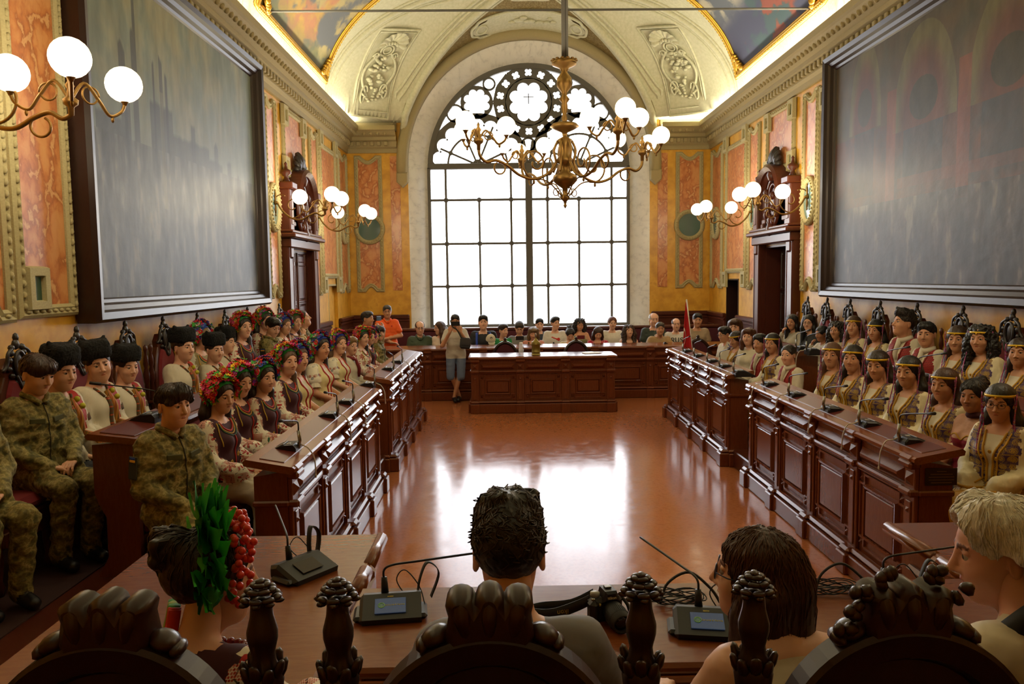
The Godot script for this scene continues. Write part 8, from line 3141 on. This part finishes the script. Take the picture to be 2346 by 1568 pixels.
func small_things() -> void:
	var n := 0
	var L := [[660, 1040], [752, 965], [782, 934], [826, 892], [878, 855], [903, 838]]
	var names := ["first", "second", "third", "fourth", "fifth", "sixth", "seventh"]
	for q in L:
		var p := px(q[0], q[1], 1, 1.07)
		mic("black desk microphone on the left front desks, %s from the raised desk" % names[n], V(-2.11, 1.066, p.z), PI / 2 * -1, PI / 2, true, "microphones on the front desks")
		n += 1
	n = 0
	for q in [[2112, 1024], [2016, 985], [1957, 950], [1838, 916], [1777, 891]]:
		var p := px(q[0], q[1], 1, 1.07)
		mic("black desk microphone on the near right front desk, %s from the raised desk" % names[n], V(2.11, 1.066, p.z), PI / 2, -PI / 2, true, "microphones on the front desks")
		n += 1
	n = 0
	for q in [[1694, 862], [1664, 848], [1637, 836], [1613, 823], [1591, 812]]:
		var p := px(q[0], q[1], 1, 1.07)
		mic("black desk microphone on the far right front desk, %s from the gap" % names[n], V(2.11, 1.066, p.z), PI / 2, -PI / 2, true, "microphones on the front desks")
		n += 1
	mic("black desk microphone on the left second row desk beside the fur hats", V(-3.08, 1.27, px(335, 965, 0, -3.08).z), -PI / 2, 0.3, true, "microphones on the second row desks")
	for q in [[1842, 797, "beside the girl in round glasses"], [1866, 801, "at the end of the far one"], [2052, 848, "before the thick haired boy"], [2128, 866, "before the girl with brown hair"]]:
		mic("black desk microphone on the right second row desks %s" % q[2], V(3.08, 1.27, px(q[0], q[1], 0, 3.08).z), PI / 2, -PI / 2, true, "microphones on the second row desks")
	near_units()
	dslr()
	centre_desk_things()
	held_things()
	# paper knives of inlaid wood left on the desks
	for q in [[-2.12, -5.6, "left"], [-2.12, -7.5, "left, farther one"], [2.12, -6.9, "right"]]:
		var s := S()
		ext(s, [Vector2(-0.09, 0), Vector2(0.0, -0.014), Vector2(0.09, -0.006), Vector2(0.09, 0.006), Vector2(0.0, 0.014)], 0, 0.004, T3(V(q[0], 1.068, q[1]), 0.8, -PI / 2), 0.0)
		tag(put(s, "wooden_marker", col("9a5a24", 0.4)), "flat pale wooden marker lying on the leather of the front desk, %s" % q[2], "marker", "wooden markers on the desks")

func near_units() -> void:
	var Y := 1.083
	var k := 0
	for u in [[V(-1.02, Y, -2.6), 0.12, 1.6, "black conference unit with lit screen beside the boy with curly hair", 1], [V(0.03, Y, -2.44), -0.16, -2.6, "black conference unit with lit screen before the woman in glasses", -1], [V(-1.42, Y, -2.98), 0.95, 2.6, "black conference unit on the left wing of the raised desk", 0], [V(0.72, Y, -2.6), -0.3, 2.0, "black conference unit before the white haired man", 0]]:
		var o := thing("conference_unit", u[3], "microphone", u[0], u[1], "conference units on the raised desk")
		var s := S()
		# faceted body, screen side towards +z
		ext(s, [Vector2(-0.075, 0.0), Vector2(0.08, 0.0), Vector2(0.085, 0.02), Vector2(-0.03, 0.062), Vector2(-0.075, 0.05)], -0.105, 0.105, Transform3D(Basis(Vector3(0, 0, 1), Vector3(0, 1, 0), Vector3(-1, 0, 0)), Vector3.ZERO), 0.012)
		box(s, V(0, 0.012, 0.01), V(0.25, 0.02, 0.11), 0.01)
		put(s, "unit_body", M.black, o)
		var B := Basis(Vector3.RIGHT, 0.35)
		var sc := V(0.0, 0.044, 0.03)
		if k < 2:
			s = S()
			box(s, sc, V(0.105, 0.003, 0.07), 0.001, B)
			put(s, "screen", M.screen, o)
			text(o, "Comune di Parma", 0.008, col("c8c030", 0.5), Transform3D(B * Basis(Vector3.RIGHT, -PI / 2), sc + V(0.014, 0.0025, 0.0)), "screen_text")
			text(o, "BOSCH", 0.006, col("d8c850", 0.5), Transform3D(B * Basis(Vector3.RIGHT, -PI / 2), sc + B * V(0, 0.002, -0.042)), "maker_mark")
			s = S()
			var ring := []
			for i in 16: ring.append(sc + B * V(-0.03 + cos(TAU * i / 16) * 0.011, 0.003, sin(TAU * i / 16) * 0.011))
			tube(s, ring, 0.0014, 5, true)
			for i in 3: box(s, sc + B * V(-0.035 + i * 0.005, 0.003, 0), V(0.002, 0.001, 0.016), 0.0, B)
			put(s, "screen_emblem", col("88c838", 0.5), o)
		else:
			s = S()
			box(s, sc, V(0.1, 0.003, 0.07), 0.001, B)
			put(s, "dark_screen", col("2a1c1c", 0.1), o)
		s = S()
		tube(s, [V(-0.02, 0.05, -0.055), V(-0.022, 0.11, -0.06)], [0.014, 0.01], 8)
		put(s, "stem", M.black, o)
		s = S()
		var d := V(sin(u[2]), 0.06, cos(u[2]))
		tube(s, spline([V(-0.022, 0.1, -0.06), V(-0.022, 0.135, -0.06), V(-0.022, 0.15, -0.06) + d * 0.03, V(-0.022, 0.152, -0.06) + d * 0.12, V(-0.022, 0.155, -0.06) + d * 0.36], 6), 0.0042, 6)
		put(s, "boom", M.black, o)
		# headphone loop and its lead
		s = S()
		var P := spline([V(0.09, 0.0, -0.06), V(0.1, 0.08, -0.08), V(0.13, 0.14, -0.1), V(0.17, 0.1, -0.1), V(0.14, 0.02, -0.08)], 6)
		sweep(s, P, [Vector2(-0.0015, -0.011), Vector2(0.0015, -0.011), Vector2(0.0015, 0.011), Vector2(-0.0015, 0.011)], V(0.2, 0, 1).normalized(), false, true)
		put(s, "headband_loop", M.rubber, o)
		s = S()
		tube(s, spline([V(0.06, 0.02, -0.07), V(0.02, 0.08, -0.1), V(0.05, 0.12, -0.09), V(0.1, 0.06, -0.08), V(0.12, 0.01, 0.0)], 6), 0.0022, 5)
		put(s, "lead", M.rubber, o)
		k += 1
	# tangle of thin leads
	for c in [[V(-0.02, Y, -2.66), "tangle of thin black leads behind the right conference unit", 3], [V(0.55, Y, -2.72), "tangle of thin black leads by the leafy crest chair", 8]]:
		var s := S()
		var rng := RandomNumberGenerator.new()
		rng.seed = c[2]
		for q in 7:
			var l := []
			var r := rng.randf_range(0.04, 0.08)
			var t := rng.randf() * 6
			for i in 24:
				var a := TAU * i / 24 + t
				l.append(V(cos(a) * r * 1.3 + sin(q * 2.0) * 0.02, 0.004 + 0.012 * (1 + sin(a * 2 + q)) + q * 0.002, sin(a) * r * 0.6))
			tube(s, l, 0.0022, 5, true)
		tube(s, spline([V(-0.06, 0.005, 0.02), V(-0.03, 0.07, 0), V(0.05, 0.1, -0.02), V(0.12, 0.05, 0), V(0.15, 0.005, 0.02)], 6), 0.005, 6)
		var o := put(s, "cable_tangle", M.rubber, null, T3(c[0]))
		tag(o, c[1], "cable", "tangled leads on the raised desk")

func dslr() -> void:
	var o := thing("reflex_camera", "black reflex camera with zoom lens and strap on the raised desk", "camera", V(-0.29, 1.083, -2.53), 0.25)
	var s := S()
	box(s, V(0, 0.042, 0), V(0.115, 0.084, 0.05), 0.012)
	box(s, V(-0.048, 0.042, 0.02), V(0.034, 0.084, 0.05), 0.014)
	put(s, "camera_body", M.black, o)
	s = S()
	ext(s, [Vector2(-0.032, 0.07), Vector2(0.032, 0.07), Vector2(0.02, 0.108), Vector2(-0.02, 0.108)], -0.025, 0.035, T3(V(0.012, 0, 0)), 0.008)
	put(s, "prism_hump", M.black, o)
	s = S()
	box(s, V(0.012, 0.111, -0.005), V(0.022, 0.006, 0.02), 0.001)
	put(s, "hot_shoe", M.chrome, o)
	s = S()
	lathe(s, [Vector2(0, 0.086), Vector2(0.016, 0.086), Vector2(0.016, 0.098), Vector2(0, 0.1)], 16, T3(V(-0.034, 0, -0.002)))
	put(s, "mode_dial", col("9a988c", 0.5), o)
	s = S()
	lathe(s, [Vector2(0, 0), Vector2(0.007, 0), Vector2(0.007, 0.006), Vector2(0, 0.007)], 10, Transform3D(Basis.IDENTITY, V(-0.05, 0.083, 0.026)))
	put(s, "shutter_button", M.chrome, o)
	s = S()
	ball(s, V(-0.028, 0.066, 0.028), V(0.005, 0.005, 0.003), 8)
	put(s, "assist_lamp", col("c8b860", 0.4), o)
	var X := Transform3D(Basis(Vector3.RIGHT, PI / 2 + 0.12), V(0.016, 0.044, 0.02))
	s = S()
	lathe(s, [Vector2(0.03, 0), Vector2(0.034, 0.01), Vector2(0.034, 0.03), Vector2(0.036, 0.035), Vector2(0.036, 0.075), Vector2(0.033, 0.08), Vector2(0.033, 0.1), Vector2(0.029, 0.102), Vector2(0.026, 0.09)], 28, X)
	for i in 36: box(s, X * V(cos(TAU * i / 36) * 0.0365, 0.055, sin(TAU * i / 36) * 0.0365), V(0.0025, 0.0025, 0.036), 0.0, X.basis * Basis(Vector3.UP, -TAU * i / 36) * Basis(Vector3.RIGHT, PI / 2))
	put(s, "lens_barrel", M.rubber, o)
	s = S()
	ball(s, X * V(0, 0.086, 0), V(0.027, 0.027, 0.01), 20, Basis(Vector3.RIGHT, 0.12))
	put(s, "front_element", col("0c0c14", 0.05), o)
	text(o, "Nikon", 0.011, col("c8b890", 0.5), Transform3D(Basis(Vector3.RIGHT, -0.3), V(0.012, 0.088, 0.037)), "maker_mark")
	# wide strap looping on the table, lettering upside down
	s = S()
	var P := spline([V(-0.05, 0.07, -0.01), V(-0.09, 0.045, -0.03), V(-0.17, 0.026, -0.035), V(-0.225, 0.022, -0.06), V(-0.235, 0.022, -0.09), V(-0.19, 0.024, -0.1), V(-0.1, 0.04, -0.06), V(-0.03, 0.08, -0.03)], 6)
	sweep(s, P, [Vector2(-0.0015, -0.019), Vector2(0.0015, -0.019), Vector2(0.0015, 0.019), Vector2(-0.0015, 0.019)], Vector3.UP, false, true)
	put(s, "strap", M.rubber, o)
	text(o, "Nikon", 0.02, col("a88a3c", 0.6), Transform3D(Basis(Vector3.UP, 0.06) * Basis(Vector3.BACK, PI), V(-0.13, 0.03, -0.0305)), "strap_lettering")
	s = S()
	tube(s, spline([V(0.058, 0.075, 0), V(0.075, 0.05, 0.02), V(0.078, 0.01, 0.045)], 5), 0.006, 6)
	put(s, "strap_end", M.rubber, o)

func centre_desk_things() -> void:
	var Y := 0.94
	# bronze urn with a lever on its lid
	var p := px(1228, 817, 2, -12.95)
	var o := thing("bronze_urn", "round bronze urn with conical lid on the clerk's desk", "urn", V(p.x, Y, -12.95))
	var s := S()
	lathe(s, [Vector2(0, 0), Vector2(0.078, 0.0), Vector2(0.078, 0.012), Vector2(0.07, 0.016), Vector2(0.07, 0.045), Vector2(0.075, 0.05), Vector2(0.07, 0.056), Vector2(0.07, 0.17), Vector2(0.075, 0.175), Vector2(0.075, 0.19), Vector2(0.068, 0.2), Vector2(0.072, 0.22), Vector2(0, 0.22)], 24)
	for m in [-1, 1]: ball(s, V(m * 0.082, 0.175, 0), V(0.014, 0.012, 0.012), 8)
	put(s, "urn_body", M.bronze_urn, o)
	s = S()
	lathe(s, [Vector2(0.06, 0.22), Vector2(0.035, 0.25), Vector2(0.014, 0.275), Vector2(0.01, 0.29), Vector2(0.016, 0.3), Vector2(0, 0.31)], 20)
	put(s, "conical_lid", M.bronze_urn, o)
	s = S()
	lathe(s, [Vector2(0.012, 0.3), Vector2(0.014, 0.33), Vector2(0.009, 0.36), Vector2(0, 0.365)], 12)
	put(s, "knob", M.chrome, o)
	# stack of clear cups
	p = px(1194, 817, 2, -12.95)
	o = thing("cup_stack", "stack of clear plastic cups beside the bronze urn", "cups", V(p.x, Y, -12.95))
	s = S()
	lathe(s, [Vector2(0, 0.0), Vector2(0.042, 0.0), Vector2(0.044, 0.1), Vector2(0.034, 0.105), Vector2(0.03, 0.2), Vector2(0, 0.2)], 20)
	put(s, "cups", M.plastic_clear, o)
	s = S()
	lathe(s, [Vector2(0, 0.19), Vector2(0.03, 0.19), Vector2(0.026, 0.215), Vector2(0, 0.215)], 16)
	put(s, "top_cup", M.white, o)
	s = S()
	box(s, V(0.85, Y + 0.004, -13.15), V(0.3, 0.003, 0.21), 0.0, Basis(Vector3.UP, 0.2))
	tag(put(s, "paper_sheet", M.white), "loose white sheet of paper on the clerk's desk", "paper")

func held_things() -> void:
	var ph := func(p: Vector3, yaw: float, c: String, label: String) -> void:
		var o := thing("mobile_phone", label, "phone", p, yaw, "phones held up by visitors")
		var s := S()
		box(s, Vector3.ZERO, V(0.155, 0.078, 0.01), 0.004)
		put(s, "phone_case", col(c, 0.3), o)
		s = S()
		box(s, V(0, 0, -0.006), V(0.148, 0.07, 0.002), 0.0)
		put(s, "glass_screen", col("101014", 0.08), o)
		s = S()
		ball(s, V(-0.06, 0.025, 0.006), V(0.008, 0.008, 0.003), 10)
		put(s, "camera_lens", col("0a0a0c", 0.1), o)
	ph.call(px(1044, 742, 2, -13.68), 0.05, "121216", "black phone held before the face of the man in white tee shirt")
	ph.call(px(868, 730, 2, -13.15), 1.2, "2c4a66", "blue phone held up by the man in beige shirt")
	ph.call(px(1191, 775, 2, -14.82), 0.0, "18181c", "dark phone in the hands of the boy in grey")
	ph.call(px(1331, 773, 2, -15.9), 0.0, "6a1c24", "red cased phone in the hands of the curly haired woman")
	# video camera grip of the tan shirted man
	var s := S()
	box(s, px(1523, 793, 2, -14.5), V(0.09, 0.14, 0.05), 0.012, Basis(Vector3.BACK, -0.5))
	tag(put(s, "light_meter", M.black), "small black device in the hands of the grey haired man in tan", "device")
	# shoulder bag
	var bp := px(1066, 787, 2, -13.72)
	var o := thing("shoulder_bag", "dark grey shoulder bag with strap across the man filming in shorts", "bag", bp)
	s = S()
	box(s, Vector3.ZERO, V(0.19, 0.2, 0.08), 0.03, Basis(Vector3.BACK, -0.1))
	put(s, "bag_body", col("2c2a2c", 0.8), o)
	s = S()
	box(s, V(0.0, 0.03, 0.042), V(0.17, 0.12, 0.012), 0.006, Basis(Vector3.BACK, -0.1))
	put(s, "front_flap", col("383436", 0.8), o)
	s = S()
	var a := px(1037, 748, 2, -13.8) - bp
	tube(s, spline([V(-0.06, 0.09, 0.02), V(-0.14, 0.24, 0.03), a + V(0, 0.0, 0.06), a + V(-0.04, 0.1, -0.06)], 5), 0.014, 6)
	put(s, "bag_strap", col("2a261e", 0.8), o)
	# white cap
	var cp := px(1124, 774, 2, -14.9)
	o = thing("baseball_cap", "white cap with small black emblem held by the young man in black", "cap", cp, 0.15)
	s = S()
	var pr := []
	for i in 9: pr.append(Vector2(cos(PI / 2 * i / 8) * 0.095, sin(PI / 2 * i / 8) * 0.12))
	lathe(s, pr, 20, T3(V(0, -0.04, 0), 0, 0.5))
	put(s, "crown", col("c8c0ac", 0.8), o)
	s = S()
	ball(s, V(0.01, -0.09, 0.06), V(0.07, 0.012, 0.06), 14, Basis(Vector3.RIGHT, 1.0))
	put(s, "visor", col("c0b8a4", 0.8), o)
	s = S()
	for q in [[-0.016, 0.0], [0.0, 0.012], [0.016, 0.0]]: ball(s, V(q[0], 0.0 + q[1], 0.096), V(0.01, 0.014, 0.005), 8)
	box(s, V(0, -0.018, 0.1), V(0.04, 0.006, 0.004), 0.0)
	put(s, "cap_emblem", col("18181a"), o)
	# flag on a white pole
	var f0 := px(1587, 812, 2, -11.95)
	var f1 := px(1573, 688, 2, -11.95)
	o = thing("flag", "red flag with white crescent furled on a leaning white pole", "flag", f0)
	s = S()
	tube(s, [Vector3.ZERO, f1 - f0], 0.011, 8)
	ball(s, f1 - f0, V(0.013, 0.013, 0.013), 8)
	put(s, "pole", M.white, o)
	s = S()
	soft(s)
	var d := (f1 - f0)
	var g := func(u: float, v: float) -> Vector3:
		# v from the pole's top to the bottom, u away from the pole
		return d * (1.0 - 0.04 - v * 0.93) + V(-u * (0.02 + 0.15 * v), -u * 0.07 * v, 0.035 * sin(u * 9.0) * v)
	for i in 10:
		for k in 16:
			quad(s, g.call(i / 10.0, k / 16.0), g.call((i + 1) / 10.0, k / 16.0), g.call((i + 1) / 10.0, (k + 1) / 16.0), g.call(i / 10.0, (k + 1) / 16.0))
	put(s, "flag_cloth", col("b4121c", 0.8), o)
	s = S()
	soft(s)
	for k in 12:
		var v0 := 0.45 + k * 0.03
		var v1 := v0 + 0.03
		var w0 := 0.4 * sin(PI * k / 12.0)
		var w1 := 0.4 * sin(PI * (k + 1) / 12.0)
		quad(s, g.call(1.0 - w0, v0) + V(0, 0, 0.006), g.call(1.0, v0) + V(0, 0, 0.006), g.call(1.0, v1) + V(0, 0, 0.006), g.call(1.0 - w1, v1) + V(0, 0, 0.006))
	put(s, "white_crescent", col("e0d8cc", 0.8), o)
	# sheet held by the boy in glasses
	var c := px(1680, 818, 2, -11.2)
	var B := Basis(Vector3.UP, -0.25) * Basis(Vector3.BACK, -0.42) * Basis(Vector3.RIGHT, -0.25)
	o = thing("lettered_sheet", "white sheet with red lettering and blue bird held over the far right desk", "sheet", c)
	o.basis = B
	s = S()
	box(s, Vector3.ZERO, V(0.34, 0.34, 0.006), 0.0)
	put(s, "sheet_board", col("ddd6c8", 0.7), o)
	var red := col("c02434", 0.7)
	text(o, "SPOR K", 0.06, red, T3(V(0.02, 0.03, 0.004)))
	text(o, "İZMİR", 0.045, red, T3(V(0.0, -0.06, 0.004)))
	text(o, "TÜRKİYE", 0.045, red, T3(V(0.0, -0.12, 0.004)))
	s = S()
	tube(s, spline([V(-0.14, 0.14, 0.004), V(-0.1, 0.11, 0.004), V(-0.09, 0.07, 0.004)], 5), 0.006, 5)
	tube(s, spline([V(-0.06, 0.15, 0.004), V(-0.1, 0.11, 0.004), V(-0.13, 0.08, 0.004)], 5), 0.006, 5)
	put(s, "bird_mark", col("5058a8", 0.7), o)
	# engraved plate on the end of the near right desk
	o = thing("engraved_plate", "dark plate with faint gold lines on the end of the right front desk", "plate", V(2.12, 0.95, -4.78))
	s = S()
	box(s, Vector3.ZERO, V(0.2, 0.11, 0.006), 0.001)
	put(s, "plate", col("24120c", 0.3), o)
	for i in 5:
		s = S()
		box(s, V(0, 0.035 - i * 0.018, 0.004), V([0.06, 0.14, 0.16, 0.16, 0.13][i], 0.003, 0.001))
		put(s, "gold_line", col("7a5a30", 0.5), o)
